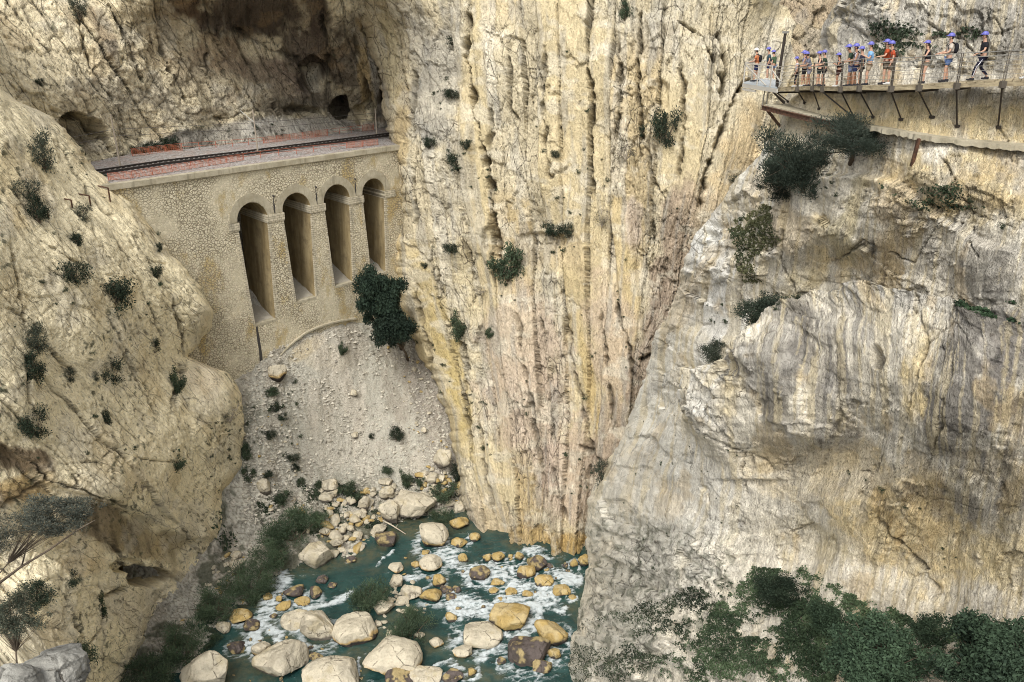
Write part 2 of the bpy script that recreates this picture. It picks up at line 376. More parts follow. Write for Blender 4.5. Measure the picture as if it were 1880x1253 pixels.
cracksC = [([(868, -50), (862, 90), (872, 200), (905, 330), (912, 430), (930, 540)], 4, 2.0), ([(1088, -20), (1080, 60), (1090, 190), (1085, 300), (1088, 395)], 3, 1.4),
           ([(1175, -20), (1170, 120), (1178, 200), (1180, 330)], 3, 1.2), ([(1320, -20), (1318, 60), (1335, 130), (1300, 260)], 4, 1.5), ([(1230, 20), (1290, 60), (1340, 170)], 3, 1.0),
           ([(1006, 60), (1002, 200), (1015, 330), (1050, 300)], 3, .8), ([(820, 560), (850, 640), (860, 760), (875, 860)], 4, 1.3), ([(760, 500), (790, 620), (800, 700), (830, 760)], 4, 1.2),
           ([(950, 560), (970, 680), (985, 800), (1000, 900)], 3, .9), ([(1040, 560), (1055, 680), (1080, 800), (1085, 850)], 4, 1.0), ([(1130, 540), (1155, 640), (1165, 700)], 4, 1.2),
           ([(1400, 130), (1350, 170), (1290, 330), (1283, 395)], 4, 1.5),
           ([(905, 180), (900, 330), (915, 420)], 3, .9), ([(985, 80), (1000, 160)], 2.5, .7), ([(940, 60), (935, 200), (960, 230)], 3, .8), ([(1128, 60), (1140, 200), (1120, 330)], 3, 1.0), ([(760, 100), (765, 300), (770, 430)], 3, 1.0), ([(800, 440), (815, 560)], 3, .9), ([(850, 420), (865, 520)], 2.5, .8), ([(1250, 100), (1255, 260), (1240, 340)], 3.5, 1.2), ([(1200, 360), (1195, 470)], 3, .9),
           ([(990, 560), (1010, 700), (1020, 820)], 3, .9), ([(1100, 560), (1120, 700), (1130, 800)], 3, 1.0), ([(880, 760), (900, 900), (910, 980)], 3, .9), ([(1020, 850), (1040, 960)], 3, .8), ([(1060, 820), (1120, 860)], 3, .8), ([(1180, 230), (1200, 340), (1230, 380)], 3, .9),
           ([(1170, 660), (1205, 655), (1225, 640)], 3, 1.2), ([(700, 180), (716, 260), (722, 340), (740, 420), (735, 520)], 3, .8)]
cracksC = [(c[0], c[1]*1.25, c[2]*1.3) for c in cracksC]
patchC = [(800, 150, 60, 150, 0, GREY, .75), (830, 330, 40, 90, 5, (.40, .36, .28), .5), (735, 300, 16, 200, 3, OCHRE, .55), (715, 90, 14, 120, -8, (.55, .46, .26), .5),
          (884, 200, 17, 230, -3, (.60, .50, .30), .85), (1200, 60, 50, 70, 0, (.42, .38, .31), .5), (1340, 140, 45, 130, 20, (.52, .45, .31), .6),
          (1350, 280, 42, 130, 14, (.76, .60, .36), .95), (1150, 500, 26, 160, -8, (.60, .47, .24), .8), (840, 700, 22, 160, -15, (.55, .43, .19), .85), (795, 560, 26, 120, -14, (.52, .41, .20), .6),
          (960, 700, 90, 200, -8, PINK, .7), (1060, 880, 90, 120, 0, PINK, .7), (1130, 620, 60, 150, 0, PINK, .6), (1235, 480, 45, 150, 12, (.40, .31, .23), .85), (1185, 660, 36, 130, 12, (.38, .30, .23), .85), (1110, 830, 36, 100, 12, (.40, .32, .24), .8), (1080, 700, 10, 130, -8, (.58, .45, .22), .8),
          (1165, 420, 22, 60, 0, (.66, .56, .47), .7), (940, 600, 50, 60, 0, (.67, .57, .42), .5), (1000, 990, 110, 28, 5, OCHRE, .8), (1040, 1000, 40, 30, 0, GOLD, .8), (900, 950, 60, 50, 0, (.58, .47, .33), .5),
          (1000, 450, 120, 50, 5, (.52, .42, .27), .5), (860, 520, 40, 80, 0, (.64, .54, .33), .5), (1290, 380, 40, 40, 0, (.60, .48, .33), .6), (1020, 1030, 120, 12, 4, (.12, .09, .06), .9)]
def dispC(X, Y, P, s):
    S = strata(X, Y)*.085; t = P[..., 2]
    S = S+.55*fbm(S/4, t/9, o=3, seed=3)+.18*fbm(S*.9, t/2.5, o=2, seed=4)
    a, g1, k1 = slab_profile(S, t, 11, 2.6, 10.0, 2.5, .16, .8); b, g2, k2 = slab_profile(S+.15*fbm(S*2, t*.8, o=3, seed=15), t, 12, 1.1, 5.0, .38, .06, .22)
    k, cr, cid = blocks(S/1.5, t/2.6, 21, 1.1, .09); k3, cr3, cid3 = blocks(S/.62+3, t/.9, 22, 1.2, .1)
    rough = .55+.9*sst(fbm(S/5, t/8, o=3, seed=8), -.25, .35)
    smo = sst(vn(k1*3.7, t/30, seed=30), -.14, 0)*sst(250+900*vn(k1*1.9, t/25, seed=33)+300-Y*.35, 0, 60); smo = np.clip(smo, 0, 1); smooth_ = 1-.85*smo; cr3 = 0*X; k3 = blocks(S/.62+3, t/1.1+S*.6, 22, 1.2, .1)[0]
    lowc = sst(Y, 430, 560); o = a*(1-.35*lowc)+b*(.15+.85*smooth_)+((.62+.35*lowc)*k*rough-.22*cr+.10*k3*rough-.10*cr3)*smooth_+.9*fbm(P[..., 0]/9, t/9, P[..., 1]/9, o=4, seed=9)+.10*ridged(S*1.5, t*.9, o=3, seed=7)*rough*smooth_
    slab = sst((X-1283)*.9+(Y-390)*.45, 0, 12)*sst(-(Y-165)*.4+(X-1352)*.9, -110, -90)*0
    fm_ = 1-sst(np.abs((X-1345)+(Y-270)*.28), 24, 40)*1.0; fm_ = fm_*sst(Y, 160, 190)*(1-sst(Y, 385, 410)); fm2 = (1-sst(np.abs(X-1150-(Y-500)*.12), 14, 22))*sst(Y, 360, 400)*(1-sst(Y, 600, 640)); fm3 = (1-sst(np.abs(X-884-(Y-200)*.05), 12, 20))*(1-sst(Y, 390, 430)); fs = np.maximum(np.maximum(fm_, fm2), fm3)
    o = o*(1-.85*fs)+fs*(.9+.1*fbm(S/3, t/5, o=3, seed=17))
    o, dk = carve(X, Y, o, cracksC, 2)
    o = holes(X, Y, o, [(905, 440, 14, 26, 1.6), (1000, 440, 60, 14, 1.0), (1210, 180, 20, 40, 1.2)], 3)
    col = base_col(X.shape, (.63, .55, .385)); tint = np.modf(k2*.618)[0]-.5
    col = col*(1+.16*tint[..., None]); col = cmix(col, (.55, .42, .22), .75*sst(np.modf(k1*.377+.1)[0], .60, .66)*sst(vn(k1*1., t/20, seed=31), -.4, .1)); col = cmix(col, (.75, .69, .56), .6*sst(np.modf(k2*.771+.3)[0], .74, .8)*sst(vn(k2*1., t/9, seed=32), -.2, .2))
    col = cmix(col, (.66, .54, .31), .6*smo); col = blobs(X, Y, patchC, col, 1)
    col = cmix(col, GREY, .5*sst(fbm(S/1.2, t/7, o=4, seed=41), .10, .42)); col = cmix(col, (.74, .68, .54), .5*sst(fbm(X/30, Y/22, o=4, seed=42), .1, .4))
    col = cmix(col, SOIL_SHADE, np.clip(.75*g1+.5*g2+.22*cr+.15*cr3+.8*dk, 0, .85)*.75)
    return o, col, S+.1*fbm(S*2, t, o=2, seed=16), t, np.maximum(smo, fs)
edgeC = [(560, -300), (610, -60), (638, 0), (668, 60), (694, 130), (703, 200), (716, 255), (724, 300), (739, 392), (733, 406), (728, 440), (728, 500), (742, 560), (765, 640), (800, 700), (820, 760), (838, 850), (852, 930), (866, 985), (872, 1020), (880, 1100)]
depC = rbf([(600, -250, 165), (640, 0, 158), (700, 150, 144), (716, 255, 137), (735, 395, 134), (742, 560, 131), (800, 700, 123), (838, 850, 114), (866, 985, 104), (880, 1090, 101),
            (780, 0, 140), (800, 250, 130), (820, 450, 124), (860, 600, 119), (900, 750, 112), (930, 900, 105), (950, 1000, 101), (950, 1090, 99), (900, -250, 150), (1000, 0, 128), (1000, 250, 122), (1000, 450, 117),
            (1000, 650, 111), (1020, 850, 104), (1050, 1010, 99), (1060, 1090, 97), (1200, -250, 140), (1200, 0, 122), (1200, 250, 115), (1200, 450, 109), (1180, 650, 104), (1120, 830, 100), (1100, 1000, 98), (1400, -100, 118), (1390, 150, 112),
            (1300, 380, 106), (1350, 260, 108), (1420, 260, 116), (1270, 550, 106), (1300, 900, 108), (1250, 1090, 104), (1500, 500, 120), (1500, 0, 135)])
cliffC = build_sheet('cliff', ROCK_C, np.arange(-140, 1075, 2.1), edgeC, 1, 800, 2.1, depC, dispC, 16, 26, 1.6, 7, 5, 'tall cream cliff of upright rock beds rising from the river behind the rapids', 'cliff')

# ---- right wall carrying the walkway
ROCK_R = rock_mat('weathered_grey_limestone', 2.6, .40, .85, .7, .6, .2, .34)
edgeR = [(1580, -300), (1548, -40), (1540, 0), (1513, 50), (1498, 100), (1484, 150), (1440, 176), (1428, 235), (1398, 283), (1355, 328), (1312, 388), (1275, 428), (1258, 470), (1246, 530), (1226, 580), (1200, 622), (1181, 690),
         (1160, 750), (1134, 820), (1100, 880), (1082, 930), (1076, 990), (1078, 1045), (1072, 1085), (1048, 1135), (1040, 1180), (1035, 1253), (1025, 1420)]
def YR(x, y, off=0.0):                    # a wall leaning back a little, following the line of the walkway
    rx, ry, rz = [float(q) for q in ray(x, y)]; xp, zp = rx/ry, -rz/ry; Y = 30.9/(xp+.31+.125*zp)
    return (Y if Y < 48.5 else 15.9/(xp+.11*zp))+off
_pr = [(1580, -250, 56), (1545, 0, 52), (1500, 100, 49.5), (1484, 150, 48.6), (1440, 178, 50), (1428, 235, 50.5), (1355, 328, 53), (1312, 388, 55), (1258, 470, 58), (1226, 580, 64), (1181, 690, 72), (1134, 820, 82), (1082, 930, 93), (1077, 1045, 97), (1048, 1135, 88), (1035, 1253, 77), (1025, 1400, 68),
       (1600, 0, 44), (1700, 0, 40), (1880, 0, 36.5), (1880, -250, 40), (1700, -250, 46), (1500, 160, 47), (1540, 160, 42.6), (1600, 160, 39.3), (1690, 160, 36.9), (1780, 160, 35.4), (1880, 160, 34.6), (2050, 160, 33.5), (1500, 240, 44), (1600, 250, 38.6), (1700, 260, 36.2), (1800, 260, 34.8), (1880, 260, 34), (2050, 300, 33)]
for x, y, o_ in [(1500, 330, -1), (1600, 330, -1), (1700, 340, -1.2), (1880, 360, 0), (1450, 400, -1), (1370, 430, -1), (1600, 430, -.5), (1500, 480, 1.5), (1700, 480, 0), (1880, 500, 0), (1450, 560, 2.5), (1350, 600, 0), (1310, 520, 0), (1530, 535, 2.5), (1620, 515, 1.5), (1780, 560, 1.0), (1620, 575, -.5), (1560, 620, -1.5),
                 (1480, 660, -2.5), (1700, 640, -2), (1880, 650, -1.5), (1400, 700, 0), (1290, 720, 0), (1230, 800, 0), (1600, 740, -3.2), (1480, 780, -3), (1780, 760, -2.5), (1880, 800, -1.5), (1400, 820, .5), (1500, 860, -.3), (1700, 880, -1), (1550, 940, 0), (1420, 930, 0), (1880, 920, 0), (1800, 960, .8), (1300, 880, 0), (1200, 950, 0),
                 (1140, 1050, 0), (1260, 1040, 0), (1370, 1020, .8), (1490, 1030, 1.5), (1600, 1065, 1.5), (1700, 1105, 1.5), (1880, 1110, 1.2), (1400, 1080, -1.5), (1300, 1120, -1), (1180, 1150, 0), (1120, 1200, -1), (1120, 1253, -1), (1200, 1253, -3), (1300, 1253, -6), (1500, 1120, -3.5), (1600, 1150, -3.8), (1450, 1253, -8), (1600, 1253, -7), (1750, 1180, -3.2), (1880, 1190, -2.5), (1880, 1253, -4), (2050, 700, -1), (2050, 1100, -1)]:
    _pr.append((x, y, YR(x, y, o_)))
for y in (-150, 160, 500, 800, 1100, 1400): _pr.append((2500, y, YR(2500, y, -1)))
_pr += [(1450, 1400, 24), (1880, 1400, 17), (1200, 1400, 44), (2050, 1300, 19)]
depR = rbf(_pr)
cracksR = [([(1250, 720), (1330, 690), (1440, 612), (1530, 562), (1620, 536), (1700, 556), (1790, 590), (1890, 600)], 7, 2.6, 240),
           ([(1500, 330), (1560, 320), (1640, 330), (1730, 400), (1800, 440), (1890, 470)], 5, .8, 150), ([(1525, 490), (1590, 440), (1680, 485), (1720, 420), (1740, 380)], 2.5, .5),
           ([(1520, 485), (1560, 465), (1600, 440)], 3, .5), ([(1350, 1010), (1390, 830), (1420, 790)], 2.5, .4), ([(1250, 740), (1310, 770), (1400, 830), (1480, 890)], 4, .7), ([(1380, 770), (1400, 830), (1395, 860)], 3, .4),
           ([(1620, 830), (1600, 870), (1560, 870)], 3, .5), ([(1830, 930), (1700, 920), (1640, 900)], 4, .6), ([(1600, 940), (1660, 1000), (1720, 1090)], 9, .9), ([(1700, 560), (1720, 660), (1680, 750), (1650, 820)], 4, .5),
           ([(1780, 650), (1750, 760), (1690, 880)], 5, .45), ([(1560, 620), (1550, 760), (1500, 880)], 8, .35), ([(1660, 960), (1640, 850), (1625, 790)], 2.5, .35), ([(1330, 870), (1300, 900), (1310, 950)], 2, .4),
           ([(1740, 60), (1700, 110), (1640, 130)], 3, .5), ([(1820, 20), (1850, 80), (1835, 120)], 4, .6), ([(1680, 30), (1760, 60), (1800, 110), (1880, 130)], 4, .5),
           ([(1720, 270), (1780, 380), (1790, 440), (1830, 480)], 3, .5), ([(1880, 420), (1800, 400), (1740, 395)], 4, .6), ([(1830, 620), (1740, 640), (1700, 670)], 3, .4),
           ([(1375, 450), (1360, 550), (1400, 600)], 4, .5), ([(1310, 440), (1290, 560), (1280, 700)], 6, .3), ([(1450, 400), (1440, 480), (1470, 560)], 5, .35)]
YEL = (.78, .62, .33); LG = (.70, .67, .59); DG = (.205, .19, .165)
patchR = [(1700, 215, 330, 48, 4, YEL, .85), (1770, 350, 160, 60, 8, YEL, .8), (1480, 260, 60, 60, 0, (.62, .55, .38), .7), (1640, 60, 160, 80, 5, (.46, .44, .385), .8), (1840, 50, 90, 100, 0, (.30, .28, .24), .8), (1540, 60, 40, 60, 20, (.42, .39, .33), .8),
          (1500, 460, 22, 90, 8, YEL, .7), (1560, 420, 26, 110, 8, (.55, .47, .27), .7), (1600, 470, 20, 80, 4, DG, .6), (1460, 430, 40, 90, 0, (.55, .51, .43), .6), (1660, 430, 60, 80, 30, (.38, .35, .30), .7), (1600, 545, 110, 40, 0, DG, .5),
          (1470, 545, 40, 60, 0, (.62, .52, .30), .6), (1800, 500, 90, 70, 0, (.52, .48, .41), .7), (1640, 560, 140, 26, 5, (.58, .55, .49), .8), (1750, 590, 130, 30, 10, (.56, .53, .46), .7),  # dome crest blobs: skylight on the ledges put into the colour
          (1470, 680, 50, 120, 12, DG, .85), (1530, 720, 40, 130, 10, (.32, .29, .24), .8), (1600, 690, 44, 120, 8, (.42, .38, .30), .6), (1790, 720, 100, 120, 20, (.19, .175, .155), .9), (1850, 640, 60, 80, 0, (.24, .22, .20), .8), (1700, 700, 26, 110, 15, YEL, .8),
          (1390, 700, 30, 70, 0, (.58, .47, .26), .6), (1560, 830, 50, 60, 0, (.60, .50, .34), .7), (1460, 780, 36, 60, 10, (.30, .27, .22), .6), (1600, 890, 160, 60, 15, (.74, .58, .32), .7), (1480, 880, 130, 70, 20, (.78, .66, .45), .8),
          (1760, 930, 100, 40, 10, (.30, .27, .22), .85), (1840, 870, 80, 50, 20, (.60, .50, .33), .7), (1650, 990, 190, 90, 15, (.78, .62, .34), .9), (1850, 1020, 90, 90, 0, (.68, .56, .33), .8), (1500, 990, 120, 50, 20, (.60, .53, .38), .8), (1640, 960, 14, 90, -30, (.50, .36, .18), .6),
          (1250, 900, 120, 180, -15, LG, .8), (1180, 1050, 130, 110, 0, (.56, .535, .46), .8), (1330, 640, 80, 130, 10, (.80, .77, .69), .85), (1300, 520, 60, 110, 0, (.74, .72, .66), .85), (1300, 430, 70, 60, -40, (.84, .82, .75), .9), (1215, 660, 45, 160, 14, (.80, .77, .68), .75), (1130, 900, 40, 120, 14, (.76, .73, .64), .7), (1400, 330, 60, 70, -30, (.80, .77, .68), .8),
          (1215, 780, 80, 130, -20, (.80, .77, .68), .85), (1130, 1200, 130, 70, -20, (.56, .54, .46), .8), (1740, 340, 40, 30, 10, (.66, .60, .47), .7), (1790, 385, 40, 20, 10, (.64, .58, .46), .6)]
cracksR0 = cracksR
cracksR = [c if len(c) > 3 else (c[0], max(1.6, c[1]*.55), c[2]*.55) for c in cracksR]
def dispR(X, Y, P, s):
    x, y, z = P[..., 0], P[..., 1], P[..., 2]; sc_ = np.clip(y/42, .75, 1.9)
    A = X/32; B = Y/32; sl = A+.18*B                              # streaks lean with the wall
    wA = A+.55*fbm(A/2.2, B/2.2, o=3, seed=50); wB = B+.45*fbm(A/2.2+7, B/2.2, o=3, seed=49)
    big = .95*fbm(A/4.5, B/4.5, o=3, seed=51)+.18*fbm(A/1.6, B/1.9, o=3, seed=52)
    fl = ridged(sl/.62+.5*fbm(A/3, B/3, o=2, seed=53), B/5.5, o=3, seed=54)
    low = sst(Y-(860+.22*(X-1080)), 0, 130)*sst(1440-X, 0, 130)    # honeycombed foot of the buttress
    k, cr, _ = blocks((wA*.85+wB*.5)/1.9, (wB*.85-wA*.5)/1.1, 55, 1.2, .035); k2, cr2, _ = blocks(wA/.8, wB/.55, 56, 1.1, .06)
    k3, cr3, _ = blocks((wA-.4*wB)/.36, wB/.30, 59, 1.0, .12)
    pit = ridged(sl/.42, B/.75, y/4, o=4, seed=58)
    m = sst(fbm(A/2.6, B/2.6, o=4, seed=60), -.12, .22); karst = sst(fbm(A/3.2+3, B/3, o=3, seed=48), .0, .25)
    rim = (1-sst(s, 10, 60))*(.35+.65*sst(600-Y, 0, 100)); arc = poly_d(X, Y, cracksR0[0][0])[0]; wn_ = fbm(X/40, Y/30, o=4, seed=43)
    rg = np.maximum.reduce([rim*.8, (1-sst(arc+40*wn_, 20, 60))*.9, low, sst(1-np.hypot((X-1350)/90, (Y-450)/90)+wn_, .0, .3)*.8, sst(1-np.hypot((X-1740)/170, (Y-375)/55)+wn_, .0, .3), sst(1-np.hypot((X-1700)/240, (Y-50)/70)+wn_, .0, .3), sst(1-np.hypot((X-1330)/110, (Y-740)/60)+wn_, 0, .3)*.8, sst(1-np.hypot((X-1650)/50, (Y-960)/90)+wn_, 0, .3)*.7, sst(wn_, .28, .4)*.7])
    o = big+.10*fl*(1-low)+rg*((.50*k-.14*cr)+(.26*k2-.07*cr2)+.10*k3)+(1-rg)*(.10*k-.03*cr)+low*.16*pit+.05*ridged(A/.9, B/.9, y/4, o=5, seed=61)+.03*fbm(A/.25, B/.25, o=3, seed=47)
    walk = np.exp(-((Y-195)/75)**2)*sst(X, 1430, 1500); o = o*(1-.72*walk)
    o, dk = carve(X, Y, o, cracksR, 4)
    o = o*sc_*(1.0+.15*(X < 1500))
    o = holes(X, Y, o, [(1628, 668, 13, 18, 1.0)], 6)
    col = base_col(X.shape, (.80, .735, .60)); col = blobs(X, Y, patchR, col, 7, .45)
    Zd = np.clip(.12+blobs(X, Y, [(1500, 700, 120, 150, 12, (1, 1, 1), 1), (1790, 710, 140, 150, 10, (1, 1, 1), 1), (1600, 470, 90, 90, 0, (1, 1, 1), .9), (1470, 450, 70, 90, 0, (1, 1, 1), .7), (1770, 930, 120, 44, 10, (1, 1, 1), .9), (1800, 500, 100, 60, 0, (1, 1, 1), .6), (1640, 60, 180, 70, 0, (1, 1, 1), .5), (1860, 860, 60, 60, 0, (1, 1, 1), .6), (1330, 520, 60, 90, 0, (1, 1, 1), .4)], np.zeros(X.shape+(3,)), 20, .4)[..., 0], 0, 1)
    st = fbm(sl/.34, B/6, o=4, seed=64); st2 = fbm(sl/.22, B/4, o=3, seed=65)
    pu = sst(fbm(A/3, B/3, o=4, seed=66), -.15, .25)
    col = cmix(col, DG, .95*sst(st, -.10, .08)*(.35+.65*pu)*Zd*(1-.7*low)); col = cmix(col, (.66, .56, .36), .6*sst(st2, .12, .26)*(1-low))
    col = cmix(col, (.66, .62, .54), .35*sst(fbm(A/1.1, B/1.1, o=6, seed=67), .06, .3)); col = cmix(col, (.58, .43, .22), .4*sst(fbm(A/1.5+9, B/2.2, o=5, seed=68), .18, .4)*(1-low))
    col = cmix(col, (.30, .28, .24), .25*sst(fbm(A/.8+3, B/.8, o=6, seed=46), .12, .3))
    gl = low*sst(fbm(sl/.22, B/.4, o=4, seed=69), .12, .3); col = cmix(col, (.10, .115, .075), gl*.6)
    col = cmix(col, SOIL_SHADE, np.clip(.75*dk+rg*(.35*cr+.2*cr2), 0, .8)*.8)
    return o, col, sl*1.25, -B*1.25, .8*(1-rg)
cliffR = build_sheet('cliff', ROCK_R, np.arange(-150, 1400, 2.1), edgeR, 1, 1330, 2.1, depR, dispR, 16, 34, 1.0, 5, 6, 'streaked grey and yellow cliff on the right carrying the hanging walkway', 'cliff')

# ---- left wall
ROCK_L = rock_mat('cream_limestone', 1.25, .28, .72, .6, 0, .4, .26)
edgeL = [(-120, -300), (-90, 60), (-40, 120), (30, 186), (90, 212), (140, 262), (175, 312), (203, 334), (245, 372), (290, 432), (335, 487), (372, 527), (391, 570), (388, 600), (366, 630), (344, 655), (372, 666), (415, 684), (436, 712), (447, 762), (447, 860),
         (413, 902), (415, 960), (405, 1012), (372, 1052), (365, 1092), (330, 1122), (292, 1160), (255, 1202), (236, 1260), (220, 1420)]
depL = rbf([(-60, -200, 100), (-80, 100, 96), (30, 186, 101), (90, 212, 104), (175, 312, 105), (245, 372, 104), (335, 487, 103), (391, 570, 102), (344, 655, 103), (415, 684, 104), (447, 762, 104), (447, 860, 103), (413, 902, 101), (415, 960, 99), (405, 1012, 97), (365, 1092, 90), (292, 1160, 84), (236, 1260, 77),
            (-300, 0, 80), (-300, 600, 62), (-300, 1000, 55), (-300, 1300, 48), (0, 250, 88), (0, 420, 78), (150, 420, 90), (280, 560, 95), (0, 600, 72), (150, 600, 82), (300, 700, 94), (0, 780, 66), (150, 780, 77), (300, 850, 88), (0, 860, 67), (0, 900, 62), (160, 880, 72), (200, 900, 73), (300, 960, 84),
            (60, 960, 66), (160, 975, 73), (240, 1020, 80), (0, 1080, 60), (100, 1070, 62), (200, 1090, 74), (280, 1090, 84), (100, 1180, 57), (200, 1180, 67), (0, 1253, 45), (150, 1253, 55), (200, 1400, 62), (0, 1400, 36), (380, 740, 99), (400, 850, 99)])
cracksL = [([(0, 820), (60, 845), (95, 880), (160, 905), (215, 925), (300, 960), (345, 990), (400, 985)], 3, .8), ([(-10, 950), (60, 900), (95, 885)], 6, .6), ([(115, 850), (190, 842), (250, 800)], 3, .7), ([(235, 840), (300, 850), (340, 850), (380, 900)], 2.5, .8),
           ([(20, 430), (40, 520), (55, 600), (50, 700), (60, 760)], 5, 1.2), ([(0, 330), (60, 420), (120, 470), (180, 500)], 3, .7), ([(100, 1080), (125, 1130), (150, 1180)], 3, 1.0), ([(200, 420), (260, 520), (310, 640)], 3, .6), ([(190, 560), (240, 680), (290, 780)], 3, .5),
           ([(310, 520), (340, 620), (330, 700), (320, 760)], 4, 1.0), ([(344, 655), (330, 700), (300, 780)], 5, 1.2), ([(100, 250), (160, 350), (220, 420)], 3, .7), ([(240, 1075), (180, 1100), (175, 1130)], 5, 1.0), ([(130, 860), (140, 880), (140, 900)], 3, .5), ([(0, 560), (80, 600), (130, 700), (140, 760)], 3, .6),
           ([(230, 420), (300, 520), (350, 560)], 2.5, .5), ([(180, 1060), (190, 1150), (150, 1190)], 3, .7)]
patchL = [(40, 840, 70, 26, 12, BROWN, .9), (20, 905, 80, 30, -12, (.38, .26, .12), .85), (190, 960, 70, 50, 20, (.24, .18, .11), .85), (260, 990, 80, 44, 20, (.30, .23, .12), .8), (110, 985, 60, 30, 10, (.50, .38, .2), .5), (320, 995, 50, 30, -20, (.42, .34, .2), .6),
          (150, 1040, 70, 24, 0, (.72, .56, .32), .5), (30, 880, 60, 14, -8, (.62, .46, .22), .6), (30, 320, 60, 60, 30, (.66, .52, .28), .5), (50, 390, 40, 60, 40, (.64, .48, .24), .5), (370, 600, 26, 60, 0, (.50, .44, .32), .5), (380, 700, 40, 40, 0, (.64, .54, .40), .6),
          (290, 1060, 60, 12, 0, (.3, .25, .17), .6), (420, 800, 24, 90, 0, (.52, .47, .35), .5), (230, 1130, 60, 50, 0, (.62, .54, .39), .5)]
cracksL = [cracksL[0]]+[(c[0], max(1.8, c[1]*.7), c[2]*.7) for c in cracksL[1:]]
def dispL(X, Y, P, s):
    x, y, z = P[..., 0], P[..., 1], P[..., 2]; a = x*.6+y*.8
    d = a*.90+z*.42; e = z*.90-a*.42                              # fractures lean down to the right
    w1 = .5*fbm(a/4, z/4, o=3, seed=70)
    A, g1, k1 = slab_profile(d+w1, e, 71, 2.2, 6.5, .85, .16, .4)
    k, cr, _ = blocks(d/1.7+w1, e/3.4, 72, 1.1, .08); k2, cr2, _ = blocks(d/.7+w1, e/1.3, 73, 1.1, .1); k3, cr3, _ = blocks(a/.42, z/.4, 74, 1., .15)
    m = sst(fbm(a/8, z/8, o=3, seed=75), -.3, .25)
    under = sst(Y-(830+.45*X), 0, 40)
    o = 1.0*fbm(a/11, z/11, y/20, o=3, seed=76)+A*.75+(.24*k-.2*cr)*m+(.18*k2-.12*cr2)*(.4+.6*m)+.08*k3+.20*ridged(d/.9, e/3.2, o=4, seed=77)
    o, dk = carve(X, Y, o, cracksL, 8)
    lip = poly_d(X, Y, cracksL[0][0]); sgd = lip[1]*lip[0]; o = o-1.5*sst(sgd, -2, 14)*np.clip(1-sgd/95, 0, 1)*(X < 395)
    o = holes(X, Y, o, [(272, 1060, 42, 17, 15.0), (225, 1040, 30, 16, 2.5)], 10)
    col = base_col(X.shape, (.90, .79, .54)); col = blobs(X, Y, patchL, col, 11, .3)
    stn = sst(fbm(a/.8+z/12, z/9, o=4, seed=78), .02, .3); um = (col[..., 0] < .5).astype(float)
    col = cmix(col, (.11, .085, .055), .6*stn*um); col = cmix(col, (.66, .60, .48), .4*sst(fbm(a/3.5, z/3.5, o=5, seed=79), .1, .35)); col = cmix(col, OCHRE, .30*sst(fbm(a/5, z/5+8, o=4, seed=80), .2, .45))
    col = cmix(col, SOIL_SHADE, np.clip(.45*g1+.22*cr*m+.12*cr2*m+.9*dk, 0, .85)*.72)
    gp = sst(fbm(a/.55, z/.55, o=3, seed=81), .34, .46)*sst(fbm(a/6, z/6, o=2, seed=82), -.1, .3); col = cmix(col, (.07, .08, .05), gp*.8)
    return o, col, d+w1, e
cliffL = build_sheet('cliff', ROCK_L, np.arange(-150, 1400, 2.2), edgeL, -1, 700, 2.2, depL, dispL, 16, 34, 1.1, 6, 7, 'cream fractured cliff on the left in front of the railway viaduct', 'cliff')

# ---- wall and caves behind the railway
ROCK_B = rock_mat('stained_cave_limestone', .8, .42, .8, .7, .3, .5, .35)
depB = rbf([(-300, -200, 128), (-300, 200, 112), (0, -200, 138), (0, 0, 124), (160, -170, 136), (260, -130, 138), (0, 200, 114), (100, 180, 117), (150, 250, 122), (200, 310, 121), (250, 288, 126), (330, 277, 131), (470, 270, 140), (560, 258, 146), (640, 243, 152), (700, 236, 158), (760, 230, 162),
            (250, 262, 132), (330, 250, 137), (400, 236, 142), (470, 226, 145), (560, 217, 156), (630, 218, 166), (680, 225, 160), (300, 150, 134), (420, 150, 143), (520, 150, 152), (600, 150, 156), (680, 150, 152), (200, 100, 127), (100, 0, 130), (300, 40, 139), (400, 60, 144), (480, 60, 150),
            (560, 60, 152), (640, 60, 150), (680, 60, 156), (300, -50, 126), (400, -30, 132), (500, -30, 134), (600, -30, 140), (400, -170, 110), (550, -170, 110), (700, -160, 135), (800, 0, 165), (800, 250, 170),
            (240, 360, 140), (470, 330, 152), (700, 290, 168), (300, 500, 150), (500, 500, 158), (750, 500, 172), (400, 680, 150), (700, 680, 165)])
